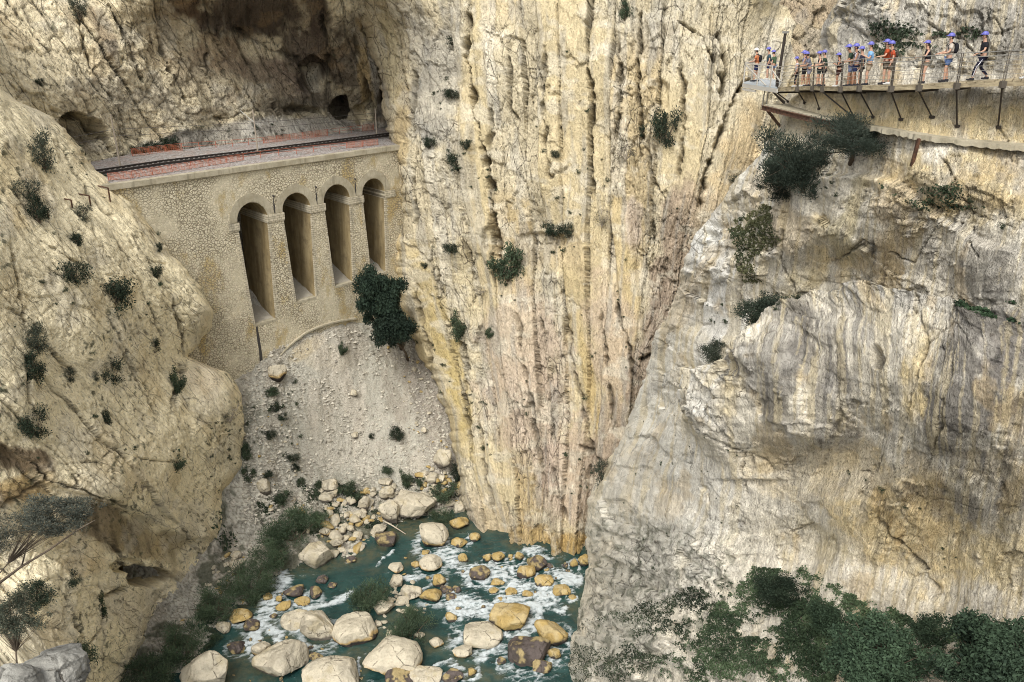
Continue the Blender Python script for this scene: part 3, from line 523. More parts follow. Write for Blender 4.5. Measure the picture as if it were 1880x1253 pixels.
patchB = [(450, 160, 110, 44, 12, (.84, .74, .53), .8), (470, 20, 190, 62, 5, DARK, .95), (340, 10, 50, 34, 0, (.20, .14, .09), .9), (360, 130, 50, 50, 30, (.22, .17, .12), .6), (560, 90, 60, 70, 10, (.17, .13, .10), .9), (630, 110, 46, 110, 0, (.15, .12, .085), .92), (420, 110, 70, 40, 25, (.42, .30, .18), .6), (490, 140, 80, 40, 25, (.34, .26, .19), .7),
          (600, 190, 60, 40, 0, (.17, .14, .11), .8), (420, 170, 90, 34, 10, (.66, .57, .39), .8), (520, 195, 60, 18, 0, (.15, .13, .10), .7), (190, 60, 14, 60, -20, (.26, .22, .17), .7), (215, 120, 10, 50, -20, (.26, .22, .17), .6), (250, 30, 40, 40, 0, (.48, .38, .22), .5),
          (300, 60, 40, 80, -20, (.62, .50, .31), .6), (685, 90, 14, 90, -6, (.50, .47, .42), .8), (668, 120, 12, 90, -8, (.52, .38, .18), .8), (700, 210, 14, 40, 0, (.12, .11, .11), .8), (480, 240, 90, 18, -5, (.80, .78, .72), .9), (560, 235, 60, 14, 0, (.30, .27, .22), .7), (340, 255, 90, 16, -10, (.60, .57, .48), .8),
          (660, 240, 40, 8, 25, (.40, .34, .27), .8), (150, 265, 50, 20, 25, (.30, .25, .17), .8)]  # dark blobs: brown stains with the cave's shadow painted into the colour
cracksB = [([(90, 208), (150, 212), (190, 250), (205, 285)], 4, 2.5), ([(130, 0), (170, 120), (230, 220), (240, 270)], 4, 1.2), ([(280, 40), (310, 130), (345, 200)], 5, 1.3), ([(200, 0), (230, 90), (290, 200)], 4, .9), ([(385, 90), (380, 140), (395, 150)], 4, 1.0),
           ([(380, 225), (460, 205), (540, 195), (600, 205)], 4, 1.5), ([(650, 60), (672, 150), (680, 220)], 4, 1.5), ([(690, 60), (708, 180), (712, 240)], 4, 3.0), ([(590, 20), (600, 120), (602, 215)], 5, 1.5), ([(420, 50), (500, 90), (560, 120)], 6, 1.5), ([(440, 30), (445, 90), (460, 120)], 4, 1.2)]
def dispB(X, Y, P, s):
    x, y, z = P[..., 0], P[..., 1], P[..., 2]; a = x*.8+y*.5; d = a*.92+z*.38; e = z*.92-a*.38; w1 = .6*fbm(a/4, z/4, o=3, seed=90)
    A, g1, k1 = slab_profile(d+w1, e, 91, 2.5, 7, 1.1, .2, .6); k, cr, _ = blocks(d/1.9+w1, e/3, 92, 1.1, .09); k2, cr2, _ = blocks(d/.8, e/1.1, 93, 1.1, .1)
    led = sst(Y-np.interp(X, [200, 250, 330, 450, 600, 700], [300, 270, 244, 216, 212, 224]), -2, 10)
    deck = sst(Y-np.interp(X, [200, 700], [305, 240]), -25, -8)
    o = (1.8*fbm(a/9, z/9, y/12, o=4, seed=94)+A+.55*k-.25*cr+.28*k2-.1*cr2+.3*ridged(a/2, z/2.6, o=4, seed=95))*(1-.72*led)*(1-.8*deck)
    o, dk = carve(X, Y, o, cracksB, 12)
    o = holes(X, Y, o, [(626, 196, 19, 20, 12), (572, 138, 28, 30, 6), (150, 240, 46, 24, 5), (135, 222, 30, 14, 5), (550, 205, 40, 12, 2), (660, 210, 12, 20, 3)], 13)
    col = base_col(X.shape, (.84, .735, .51)); col = blobs(X, Y, patchB, col, 14, .45)
    col = cmix(col, (.30, .25, .18), .45*sst(fbm(a/1.6+z/9, z/8, o=4, seed=96), .2, .45)); col = cmix(col, (.66, .61, .50), .45*sst(fbm(a/3, z/3, o=5, seed=97), .1, .35)*(col[..., 0] > .4)); col = cmix(col, (.42, .29, .15), .3*sst(fbm(a/3.3+4, z/3, o=4, seed=98), .2, .4))
    col = cmix(col, SOIL_SHADE, np.clip(.6*g1+.4*cr+.2*cr2+.9*dk, 0, .85)*.7*(1-.5*led)); col = cmix(col, (.66, .62, .54), led*.75*(Y > 200)*(X > 205))
    col = cmix(col, (.33, .30, .25), led*.8*sst(fbm(a/2, z/2+y/2, o=4, seed=99), .0, .25))
    return o, col, d+w1, e
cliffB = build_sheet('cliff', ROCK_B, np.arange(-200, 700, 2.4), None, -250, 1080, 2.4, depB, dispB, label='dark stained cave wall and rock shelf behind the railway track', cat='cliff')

# ---- brown wall closing the side gorge at the top
depF = rbf([(1250, -200, 165), (1250, 100, 160), (1250, 350, 155), (1450, -200, 160), (1450, 100, 150), (1450, 350, 140), (1700, -200, 160), (1700, 350, 150)])
def dispF(X, Y, P, s):
    x, y, z = P[..., 0], P[..., 1], P[..., 2]; d = x*.9+z*.4; e = z*.9-x*.4
    k, cr, _ = blocks(d/3.4+.3*fbm(x/3, z/3, o=2, seed=110), e/4.6, 111, 1.2, .07); k2, cr2, _ = blocks(d/1.2, e/1.6, 112, 1.1, .1)
    o = 1.6*fbm(x/10, z/10, o=4, seed=113)+1.3*k-.7*cr+.35*k2-.12*cr2
    col = base_col(X.shape, (.50, .40, .27)); col = cmix(col, (.60, .50, .32), .7*sst(fbm(x/5, z/6, o=4, seed=114), 0, .3)); col = cmix(col, (.36, .32, .26), .6*sst(fbm(x/4, z/4+5, o=4, seed=115), .1, .3))
    col = cmix(col, SOIL_SHADE, np.clip(.6*cr+.3*cr2, 0, .8)); return o, col
cliffF = build_sheet('cliff', ROCK_B, np.arange(-150, 420, 3.0), None, 1280, 380, 3.0, depF, dispF, label='brown blocky rock wall far behind the viewing platform', cat='cliff')

# ---- scree fan under the viaduct, running down to the river
SCREE = rock_mat('scree', 2.4, .28, .55, .1, 0, .3, .8)
depT = rbf([(300, 560, 122), (400, 640, 113), (430, 690, 111.6), (480, 683, 113.6), (520, 642, 117.2), (560, 607, 120.8), (600, 594, 123.6), (650, 584, 127.3), (700, 590, 131), (740, 600, 134), (470, 600, 117), (520, 560, 121.5), (600, 520, 128), (700, 500, 138), (800, 560, 142), (820, 650, 132), (760, 640, 131.5),
            (600, 700, 118.5), (700, 700, 123), (800, 740, 124), (520, 750, 110.5), (600, 800, 115.5), (700, 800, 117.8), (460, 800, 107), (480, 900, 104), (600, 880, 112), (700, 880, 113.5), (820, 850, 115), (850, 952, 107.6), (700, 925, 109.5), (700, 962, 105.2), (760, 935, 108.8), (800, 945, 108), (740, 962, 106.4), (600, 950, 106), (560, 1000, 99), (660, 1000, 99.4), (700, 1003, 101.2), (600, 1030, 95.8), (690, 1022, 98.3), (760, 1000, 103.5),
            (430, 980, 98.5), (420, 1060, 92), (520, 1042, 94.2), (540, 1050, 94.4), (600, 1062, 95.5), (400, 1120, 85.6), (330, 1150, 82), (440, 1105, 87), (500, 1120, 88.5), (400, 1152, 82), (300, 1230, 74.6), (350, 1222, 75.2), (440, 1180, 82.5), (410, 1260, 76), (250, 1000, 92), (250, 1300, 71), (900, 900, 122), (900, 1000, 108), (200, 800, 100)])
def dispT(X, Y, P, s):
    x, y, z = P[..., 0], P[..., 1], P[..., 2]
    lo = sst(Y, 840, 930); k, cr, cid = blocks(x/.55, y/.5, 121, .9, .2); k2, cr2, _ = blocks(x/1.7, y/1.6, 122, .9, .15); k4, cr4, _ = blocks(x/.3, y/.3, 124, .9, .2)
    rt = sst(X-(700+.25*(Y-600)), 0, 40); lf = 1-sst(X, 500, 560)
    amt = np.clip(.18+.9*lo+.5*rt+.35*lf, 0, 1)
    gul = fbm((x+y*.15)/1.4, y/14, o=4, seed=123)
    o = .75*fbm(x/6, y/6, o=3, seed=125)+.10*gul+.22*fbm(x/.8, y/1.2, o=5, seed=129, g=.6)+.25*blocks(x/3.5+fbm(x/2, y/2, o=3, seed=18), y/4, 118, .8, .06)[0]+amt*(.36*(k+.3)-.1*cr)+lo*.5*(k2)+.06*k4
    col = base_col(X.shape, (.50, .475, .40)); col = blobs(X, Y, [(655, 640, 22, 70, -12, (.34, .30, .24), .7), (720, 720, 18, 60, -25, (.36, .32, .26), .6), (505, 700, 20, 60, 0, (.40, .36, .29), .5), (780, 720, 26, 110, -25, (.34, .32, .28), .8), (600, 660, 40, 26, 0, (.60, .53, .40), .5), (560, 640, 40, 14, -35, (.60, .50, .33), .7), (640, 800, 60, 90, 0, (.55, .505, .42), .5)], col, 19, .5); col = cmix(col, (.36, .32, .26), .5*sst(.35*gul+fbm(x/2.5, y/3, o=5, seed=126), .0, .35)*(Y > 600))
    col = cmix(col, (.58, .52, .43), .5*sst(fbm(x/2, y/5, o=4, seed=127), .05, .3)); col = col*(1+amt[..., None]*.35*(cid-.5)[..., None])
    col = cmix(col, SOIL_SHADE, amt*cr*.65); gr = sst(fbm(x/2.2, y/2.2, o=4, seed=128), .06, .25)*np.clip(lo+.6*lf, 0, 1); col = cmix(col, (.075, .085, .05), gr*.75)
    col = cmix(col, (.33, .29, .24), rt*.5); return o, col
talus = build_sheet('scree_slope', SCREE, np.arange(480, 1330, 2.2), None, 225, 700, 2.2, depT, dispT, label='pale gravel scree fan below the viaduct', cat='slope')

# ---- river bed and river
bed = np_mesh('river_bed', [(-120, 30, -1.6), (60, 30, -1.6), (60, 150, -1.6), (-120, 150, -1.6)], [(0, 1, 2, 3)], cols=[(.1, .1, .08)]*4)
tag(link('river_bed', bed, SCREE), kind='structure')
# ================================================================== railway viaduct
ZD = H-20.7; vA = atZ(240, 333, ZD); vB = atZ(720, 268, ZD); vd = (vB-vA).normalized(); vn_ = Vector((vd.y, -vd.x, 0))   # n points out of the face, towards the river
def W(t, n, z): return vA+vd*t+vn_*n+Vector((0, 0, z-ZD))
ANG = math.atan2(vd.y, vd.x)
viaduct = tag(empty('railway_viaduct', W(20, -4.5, H-54), 0), 'rubble stone railway viaduct with four tall arches spanning between the cliffs', 'viaduct')
def place(o, par):                       # parent without moving
    o.parent = par; o.matrix_parent_inverse = Matrix.Translation(par.location).inverted() if par.parent is None else par.matrix_world.inverted()
    return o
MAS = M('rubble_masonry', rough=.92, spec=.15); k = NT(MAS)
v = k.coord(rot=(0, 0, -ANG)); nn = k.noise(v, .9, 4, .6); dv = k.n('VectorMath', operation='ADD'); sc2 = k.n('VectorMath', operation='SCALE'); sc2.inputs['Scale'].default_value = .25
nc_ = k.n('TexNoise'); nc_.inputs['Scale'].default_value = 1.7; k.l(v, nc_.inputs['Vector']); k.l(nc_.outputs[1], sc2.inputs[0]); k.l(v, dv.inputs[0]); k.l(sc2.outputs[0], dv.inputs[1]); vv = dv.outputs[0]
fl_ = k.n('Mapping'); fl_.inputs['Scale'].default_value = (1, .02, 1.12); k.l(vv, fl_.inputs[0]); vv = fl_.outputs[0]
ed = k.vor(vv, 2.35, 'DISTANCE_TO_EDGE'); idc = k.vor(vv, 2.35, 'F1', 1)
big = k.noise(v, .16, 5, .6); big2 = k.noise(k.coord(scale=(1, 1, .5)), .22, 6, .65); fine = k.noise(v, 9, 6, .7)
fade = k.ramp(big, (.38, .30), (.56, 1))
jm = k.mix(1, k.ramp(ed, (.03, 1), (.11, 0)), fade, 'MULTIPLY')
idb = k.n('RGBToBW'); k.l(idc, idb.inputs[0]); st = k.mix(k.ramp(idb.outputs[0], (.2, 0), (.8, 1)), (.56, .50, .36), (.70, .63, .47)); st = k.mix(.5, st, k.ramp(fine, (.3, .75), (.7, 1.15)), 'MULTIPLY')
st = k.mix(k.ramp(big2, (.54, 0), (.64, .75)), st, (.42, .30, .10)); st = k.mix(k.ramp(k.noise(v, .3, 6, .7), (.5, 0), (.75, .5)), st, (.40, .36, .27))
sx = k.n('SeparateXYZ'); tco = k.n('TexCoord'); k.l(tco.outputs['Object'], sx.inputs[0])
k.l(k.mix(jm, st, (.25, .215, .15)), k.b.inputs['Base Color'])
k.l(k.bump(k.mix(1, k.ramp(ed, (0, 0), (.16, 1)), fade, 'MULTIPLY'), .09, .8, k.bump(fine, .03, .8)), k.b.inputs['Normal'])
CONC = M('old_concrete', rough=.9, spec=.2); k = NT(CONC); v = k.coord()
c = k.mix(k.ramp(k.noise(v, .7, 8, .65), (.35, 0), (.65, 1)), (.34, .30, .21), (.50, .45, .34)); c = k.mix(k.ramp(k.noise(k.coord(scale=(1, 1, .12)), 2.2, 5, .6), (.52, 0), (.68, .6)), c, (.20, .18, .13))
k.l(k.mix(.5, c, k.ramp(k.noise(v, 12, 5, .6), (.3, .75), (.7, 1.1)), 'MULTIPLY'), k.b.inputs['Base Color']); k.l(k.bump(k.noise(v, 6, 6, .7), .03, .7), k.b.inputs['Normal'])
PLAS = M('stained_render', rough=.9, spec=.15); k = NT(PLAS); v = k.coord()
c = k.mix(k.ramp(k.noise(k.coord(scale=(1, 1, .16)), .8, 7, .6), (.38, 0), (.62, 1)), (.24, .18, .09), (.40, .32, .18)); c = k.mix(k.ramp(k.noise(v, .7, 6, .7), (.45, 0), (.65, .6)), c, (.17, .13, .075))
k.l(c, k.b.inputs['Base Color']); k.l(k.bump(k.noise(v, 5, 6, .7), .03, .6), k.b.inputs['Normal'])
OP = [(13.8, 18.7, H-28.75, H-45.0), (21.2, 26.1, H-28.45, H-43.1), (28.5, 33.4, H-28.2, H-42.2), (35.8, 40.3, H-28.0, H-42.0)]
T0, T1, ZT, ZB, TH, BT = -5.0, 46.0, ZD-.75, H-60, 9.0, .66
m = MB(); NS = 14
def side(i, z, s):                       # opening edge at height z: the piers get thicker downwards
    a, b, zs, zl = OP[i]; u = max(0, (zs-z)/(zs-zl)); return a+BT*u if s == 0 else b-BT*u
def vquad(m, a, b, c, d): m.add([a, b, c, d], [(0, 1, 2, 3)])
for n in (0, -TH):
    xs = [T0]
    for i, (a, b, zs, zl) in enumerate(OP):
        # solid to the left of this opening, from its sill line down to nothing is one piece below
        prev = T0 if i == 0 else None
        for j in range(8):
            z0 = zl+(zs-zl)*j/8; z1 = zl+(zs-zl)*(j+1)/8
            l0 = T0 if i == 0 else side(i-1, z0, 1); l1 = T0 if i == 0 else side(i-1, z1, 1)
            if i and z0 < OP[i-1][3]: l0 = l1 = side(i-1, OP[i-1][3], 1)
            vquad(m, W(l0, n, z0), W(side(i, z0, 0), n, z0), W(side(i, z1, 0), n, z1), W(l1, n, z1))
            if i == 3: vquad(m, W(side(3, z0, 1), n, z0), W(T1, n, z0), W(T1, n, z1), W(side(3, z1, 1), n, z1))
        l = T0 if i == 0 else OP[i-1][1]
        zs0 = zs if i == 0 else zs
        vquad(m, W(l, n, zs), W(a, n, zs), W(a, n, ZT), W(l, n, ZT))
        if i: # fill between the previous springing and this one
            pass
        c_, r_ = (a+b)/2, (b-a)/2
        for j in range(NS):
            p0, p1 = math.pi*(1-j/NS), math.pi*(1-(j+1)/NS)
            vquad(m, W(c_+r_*math.cos(p0), n, zs+r_*1.08*math.sin(p0)), W(c_+r_*math.cos(p1), n, zs+r_*1.08*math.sin(p1)), W(c_+r_*math.cos(p1), n, ZT), W(c_+r_*math.cos(p0), n, ZT))
        # below the sill
        la = T0 if i == 0 else side(i-1, OP[i-1][3], 1)
        vquad(m, W(la, n, ZB), W(side(i, zl, 0), n, ZB), W(side(i, zl, 0), n, zl), W(la, n, zl))
        vquad(m, W(side(i, zl, 0), n, ZB), W(side(i, zl, 1), n, ZB), W(side(i, zl, 1), n, zl), W(side(i, zl, 0), n, zl))
    vquad(m, W(OP[3][1], n, OP[3][2]), W(T1, n, OP[3][2]), W(T1, n, ZT), W(OP[3][1], n, ZT))
    vquad(m, W(side(3, OP[3][3], 1), n, ZB), W(T1, n, ZB), W(T1, n, OP[3][3]), W(side(3, OP[3][3], 1), n, OP[3][3]))
vquad(m, W(T0, 0, ZB), W(T0, -TH, ZB), W(T0, -TH, ZT), W(T0, 0, ZT)); vquad(m, W(T1, 0, ZB), W(T1, -TH, ZB), W(T1, -TH, ZT), W(T1, 0, ZT))
place(m.build('masonry_wall', MAS), viaduct)
for i, (a, b, zs, zl) in enumerate(OP):
    c_, r_ = (a+b)/2, (b-a)/2
    m = MB()                              # rendered faces of the opening and the vault
    for sdd in (0, 1):
        e = .003*(1 if sdd == 0 else -1)
        for j in range(6):
            z0 = zl+(zs-zl)*j/6; z1 = zl+(zs-zl)*(j+1)/6
            vquad(m, W(side(i, z0, sdd)+e, -.004, z0), W(side(i, z0, sdd)+e, -TH, z0), W(side(i, z1, sdd)+e, -TH, z1), W(side(i, z1, sdd)+e, -.004, z1))
    place(m.build('pier_face', PLAS), viaduct)
    m = MB()
    for j in range(24):
        p0, p1 = math.pi*(1-j/24), math.pi*(1-(j+1)/24); q0 = (c_+r_*.998*math.cos(p0), zs+r_*1.077*math.sin(p0)); q1 = (c_+r_*.998*math.cos(p1), zs+r_*1.077*math.sin(p1))
        vquad(m, W(q0[0], -.004, q0[1]), W(q1[0], -.004, q1[1]), W(q1[0], -TH, q1[1]), W(q0[0], -TH, q0[1]))
    place(m.build('vault', PLAS, smooth=True), viaduct)
    m = MB()                              # arch ring, a little proud
    for j in range(20):
        p0, p1 = math.pi*(1-j/20), math.pi*(1-(j+1)/20); P8 = []
        for n in (-.25, .06):
            for p_, rr in ((p0, r_-.003), (p1, r_-.003), (p1, r_+1.15), (p0, r_+1.15)):
                lim = c_+rr*math.cos(p_); P8.append(W(lim, n, zs+rr*1.06*math.sin(p_)+.12))
        m.hexa(P8)
    ring = place(m.build('arch_ring', CONC), viaduct)
    m = MB(); m.hexa([W(c_+dx*wd, n, z) for n in (-.2, .09) for dx, wd, z in ((-1, .5, zs+r_*1.09+.08), (1, .5, zs+r_*1.09+.08), (1, .62, zs+r_*1.09+1.38), (-1, .62, zs+r_*1.09+1.38))])
    place(m.build('keystone', CONC), viaduct)
    m = MB()                              # sill slab and the gravel behind it
    m.hexa([W(t, n, z) for z in (zl-.35, zl+.02) for t, n in ((side(i, zl, 0)+.004, .05), (side(i, zl, 1)-.004, .05), (side(i, zl, 1)-.004, -1.2), (side(i, zl, 0)+.004, -1.2))])
    place(m.build('sill', CONC), viaduct)
    g = []; 
    for jy in range(25):
        for jx in range(15):
            u = jx/14; n = -.9-jy*.36; zz = zl+.03+(.14+.02*i)*jy*.36*2.0+.28*float(fbm(np.array(u*5.+i*9), np.array(n*1.3)))*(1 if jy else 0)
            g.append(W(side(i, zl, 0)+.01+u*(side(i, zl, 1)-side(i, zl, 0)-.02), n, zz))
    gm = np_mesh('gravel_floor', [tuple(q) for q in g], [(r*15+c2, (r+1)*15+c2, (r+1)*15+c2+1, r*15+c2+1) for r in range(24) for c2 in range(14)], cols=[(.36, .33, .27)]*len(g))
    place(link('gravel_floor', gm, SCREE), viaduct)
# capitals
LIM = M('dressed_stone', rough=.9); k = NT(LIM); v = k.coord(rot=(0, 0, -ANG)); br = k.n('TexBrick'); br.inputs['Scale'].default_value = 1.0; br.inputs['Brick Width'].default_value = .7; br.inputs['Row Height'].default_value = .34; br.inputs['Mortar Size'].default_value = .03
br.inputs['Color1'].default_value = (.60, .54, .41, 1); br.inputs['Color2'].default_value = (.48, .43, .32, 1); br.inputs['Mortar'].default_value = (.22, .19, .13, 1)
mp = k.n('Mapping'); mp.inputs['Rotation'].default_value = (math.pi/2, 0, 0); k.l(v, mp.inputs[0]); k.l(mp.outputs[0], br.inputs['Vector'])
k.l(k.mix(k.ramp(k.noise(k.coord(scale=(1, 1, .4)), 1.2, 6, .7), (.5, 0), (.66, .6)), br.outputs[0], (.17, .155, .12)), k.b.inputs['Base Color']); k.l(k.bump(k.noise(v, 7, 4), .03, .8), k.b.inputs['Normal'])
caps = [(12.3, 14.05, 0)]+[(OP[i][1]-.22, OP[i+1][0]+.22, i+1) for i in range(3)]+[(40.1, 42.4, 3)]
for a, b, i in caps:
    zs = OP[i][2]; m = MB(); m.hexa([W(t, n, z) for z in (zs-1.05, zs+.02) for t, n in ((a, .16), (b, .16), (b, -TH+.3), (a, -TH+.3))])
    m.hexa([W(t, n, z) for z in (zs-1.22, zs-1.053) for t, n in ((a+.06, .10), (b-.06, .10), (b-.06, -TH+.35), (a+.06, -TH+.35))])
    place(m.build('pier_capital', LIM), viaduct)
# quoins: dressed edge of each pier
for i in range(4):
    for sdd in (0, 1):
        a, b, zs, zl = OP[i]; m = MB(); z = zl+.1; q = 0
        while z < zs-1.3:
            wq = .62 if q % 2 else .40; h_ = .36; d0, d1 = side(i, z, sdd), side(i, z+h_-.05, sdd); s_ = -1 if sdd == 0 else 1; e = .006*-s_
            m.hexa([W(d0+e, -.3, z), W(d0+s_*wq, -.3, z), W(d0+s_*wq, .035, z), W(d0+e, .035, z), W(d1+e, -.3, z+h_-.05), W(d1+s_*wq, -.3, z+h_-.05), W(d1+s_*wq, .035, z+h_-.05), W(d1+e, .035, z+h_-.05)]); z += h_; q += 1
        place(m.build('quoins', LIM), viaduct)
# coping along the top
m = MB(); m.hexa([W(t, n, z) for z in (ZT, ZD-.02) for t, n in ((-4.5, .38), (T1, .38), (T1, -.75), (-4.5, -.75))]); m.hexa([W(t, n, z) for z in (ZT-.14, ZT-.003) for t, n in ((0, .2), (T1, .2), (T1, -.3), (0, -.3))])
place(m.build('coping', CONC), viaduct)
# footing strip along the scree, drain pipes, seep crack
pts = [(445, 694), (480, 683), (500, 664), (520, 642), (540, 624), (560, 609), (580, 600), (600, 593), (625, 587), (652, 583)]
def onw(x, y, n=0.0):
    r = Vector([float(q) for q in ray(x, y)]); o_ = Vector((0, 0, H)); p0 = vA+vn_*n; s = (p0-o_).dot(vn_)/r.dot(vn_); return o_+r*s
m = MB()
for i in range(len(pts)-1):
    a = onw(*pts[i]); b = onw(*pts[i+1]); m.hexa([a-vn_*.5+Vector((0, 0, -.25)), b-vn_*.5+Vector((0, 0, -.25)), b+vn_*.45+Vector((0, 0, -.25)), a+vn_*.45+Vector((0, 0, -.25)), a-vn_*.5, b-vn_*.5, b+vn_*.45, a+vn_*.45])
place(m.build('footing', CONC), viaduct)
TAR = M('dark_seep', (.055, .05, .045), .8)
m = MB()
sp = [(471, 598, 3), (474, 620, 5), (478, 645, 5), (480, 668, 6), (482, 679, 5)]
for i in range(len(sp)-1):
    x0, y0, w0 = sp[i]; x1, y1, w1 = sp[i+1]
    m.add([onw(x0-w0/2, y0, .012), onw(x1-w1/2, y1, .012), onw(x1+w1/2, y1, .012), onw(x0+w0/2, y0, .012)], [(0, 1, 2, 3)])
place(m.build('seep_stain', TAR), viaduct)
for i in range(3):
    tc = (OP[i][1]+OP[i+1][0])/2; m = MB(); zz = OP[i][2]+3.1; m.tube([W(tc, -.3, zz), W(tc, .30, zz-.05)], .13, 8)
    place(m.build('drain_pipe', TAR), viaduct)
    m = MB(); ww = [.03, .06, .10, .16, .10, .05]
    for j in range(5):
        z0, z1 = zz-j*.62, zz-(j+1)*.62; n_ = .012 if z0 < OP[i][2]+2 else .012
        m.add([W(tc-ww[j], n_, z0), W(tc-ww[j+1], n_, z1), W(tc+ww[j+1], n_, z1), W(tc+ww[j], n_, z0)], [(0, 1, 2, 3)])
    place(m.build('drip_stain', TAR), viaduct)
# ------------------------------------------------------------------ track bed
BAL = M('ballast', rough=.95); k = NT(BAL); v = k.coord(); vb_ = k.n('RGBToBW'); k.l(k.vor(v, 5, 'F1', 1), vb_.inputs[0]); vo = vb_.outputs[0]; n = k.noise(v, .5, 5, .6); n2 = k.noise(v, 7, 6, .8)
c = k.mix(.35, (.24, .20, .17), vo); c = k.mix(k.ramp(n, (.48, 0), (.62, .35)), c, (.36, .22, .17)); k.l(k.mix(.6, c, k.ramp(n2, (.3, .5), (.7, 1.3)), 'MULTIPLY'), k.b.inputs['Base Color']); k.l(k.bump(n2, .08, 1), k.b.inputs['Normal'])
edge_f = [atZ(x, y, ZD-.05) for x, y in ((205, 337), (240, 332.5), (720, 267.6), (800, 257))]
edge_b = [atZ(x, y, ZD-.05) for x, y in ((150, 302), (240, 284), (640, 243), (800, 226))]
nn_ = 60; V_ = []; 
for i in range(nn_):
    u = i/(nn_-1)*3; a_ = int(min(u, 2)); f_ = u-a_; pf = edge_f[a_].lerp(edge_f[a_+1], f_); pb = edge_b[a_].lerp(edge_b[a_+1], f_)
    for j in range(13):
        q = pf.lerp(pb, j/12); q.z += .12*float(vn(np.array(q.x*1.3), np.array(q.y*1.3), seed=9))*(0 if j in (0,) else 1)+(.30*math.exp(-((j/12-.62)/.22)**2)); V_.append(tuple(q))
bm_ = np_mesh('track_bed', V_, [(i*13+j, (i+1)*13+j, (i+1)*13+j+1, i*13+j+1) for i in range(nn_-1) for j in range(12)])
tag(link('track_bed', bm_, BAL), 'reddish ballast bed of the railway on top of the viaduct', kind='structure')
RUST = M('rusty_steel', (.10, .055, .035), .75, .3); RAILM = M('dark_rail', (.045, .038, .034), .55, .5); k = NT(RUST); k.l(k.mix(k.ramp(k.noise(k.coord(), 6, 5), (.4, 0), (.6, 1)), (.07, .04, .03), (.17, .09, .055)), k.b.inputs['Base Color'])
SLP = M('sleeper_concrete', (.20, .18, .16), .9)
rc = [((170, 314.5), (170, 320.0)), ((300, 295.5), (300, 300.5)), ((470, 275.6), (470, 280.0)), ((700, 247.0), (700, 250.6)), ((790, 237.4), (790, 240.4))]
track = tag(empty('railway_track', atZ(470, 278, ZD+.3)), 'single railway track with two dark rails crossing the top of the viaduct', 'railway track')
for e in (0, 1):
    P_ = [atZ(*r[e], ZD+.42) for r in rc]; m = MB()
    for i in range(len(P_)-1): m.bar(P_[i], P_[i+1], .16, .26); m.bar(P_[i]-Vector((0, 0, .14)), P_[i+1]-Vector((0, 0, .14)), .34, .06)
    place(m.build('rail', RAILM), track)
m = MB(); 
P0 = [atZ(*r[0], ZD+.26) for r in rc]; P1 = [atZ(*r[1], ZD+.26) for r in rc]
for i in range(len(P0)-1):
    L_ = (P0[i+1]-P0[i]).length; q = int(L_/.75)
    for j in range(q):
        a = P0[i].lerp(P0[i+1], j/q); b = P1[i].lerp(P1[i+1], j/q); d = (a-b).normalized(); m.bar(a+d*.45, b-d*.45, .26, .14)
place(tag(m.build('sleepers', SLP), kind='stuff'), track)
# ------------------------------------------------------------------ fences, masts, wires
ORM = M('orange_mesh', (.55, .18, .09), .8); REDR = M('red_rail', (.40, .13, .08), .7)
def fence(name, label, line, mat, post_h, gap, infill=None):
    P_ = [atZ(x, y, ZD+.02) for x, y in line]; root = tag(empty(name, P_[0]), label, 'fence'); m = MB(); L = 0
    seg = [(P_[i], P_[i+1]) for i in range(len(P_)-1)]; tot = sum((b-a).length for a, b in seg); nP = int(tot/gap)+1; pos_ = []
    for i in range(nP):
        d = i*gap
        for a, b in seg:
            l = (b-a).length
            if d <= l: pos_.append(a.lerp(b, d/l)); break
            d -= l
    for p_ in pos_:
        q = MB(); q.bar(p_, p_+Vector((0, 0, post_h)), .07, .07, (1, 0, 0)); place(q.build('post', mat), root)
    q = MB()
    for hh in (post_h-.03, post_h*.5):
        for a, b in zip(pos_[:-1], pos_[1:]): q.bar(a+Vector((0, 0, hh)), b+Vector((0, 0, hh)), .05, .05)
    place(q.build('rail', mat), root)
    if infill:                            # sagging plastic barrier netting
        for i0, i1 in infill:
            q = MB()
            for i in range(i0, min(i1, len(pos_)-1)):
                a, b = pos_[i], pos_[i+1]; n_ = 7
                for j in range(n_):
                    u = (j+.5)/n_; p_ = a.lerp(b, u); sag = .10*math.sin(u*math.pi)+.05*math.sin(i*3+j); q.bar(p_+Vector((0, 0, .05)), p_+Vector((0, 0, post_h*.82-sag)), .03, .02, (1, 0, 0))
                for j in range(6):
                    z_ = .08+j*post_h*.75/5; q.bar(a+Vector((0, 0, z_)), b+Vector((0, 0, z_-.03)), .05, .035)
            place(q.build('netting', ORM), root)
    return root
fence('safety_fence', 'reddish post and rail fence with orange netting along the far side of the track', [(243, 287), (330, 277), (470, 267), (600, 250), (700, 237)], REDR, 1.15, 2.6, [(0, 3), (8, 13), (16, 24)])
fence('safety_fence', 'low thin fence with orange netting on the river side of the track above the coping', [(200, 332), (240, 328), (470, 291), (716, 264)], REDR, 1.0, 2.9, [(0, 7), (13, 16)])
GALV = M('galvanised_steel', (.42, .41, .38), .5, .6); POLE = M('weathered_pole', (.34, .29, .23), .8)
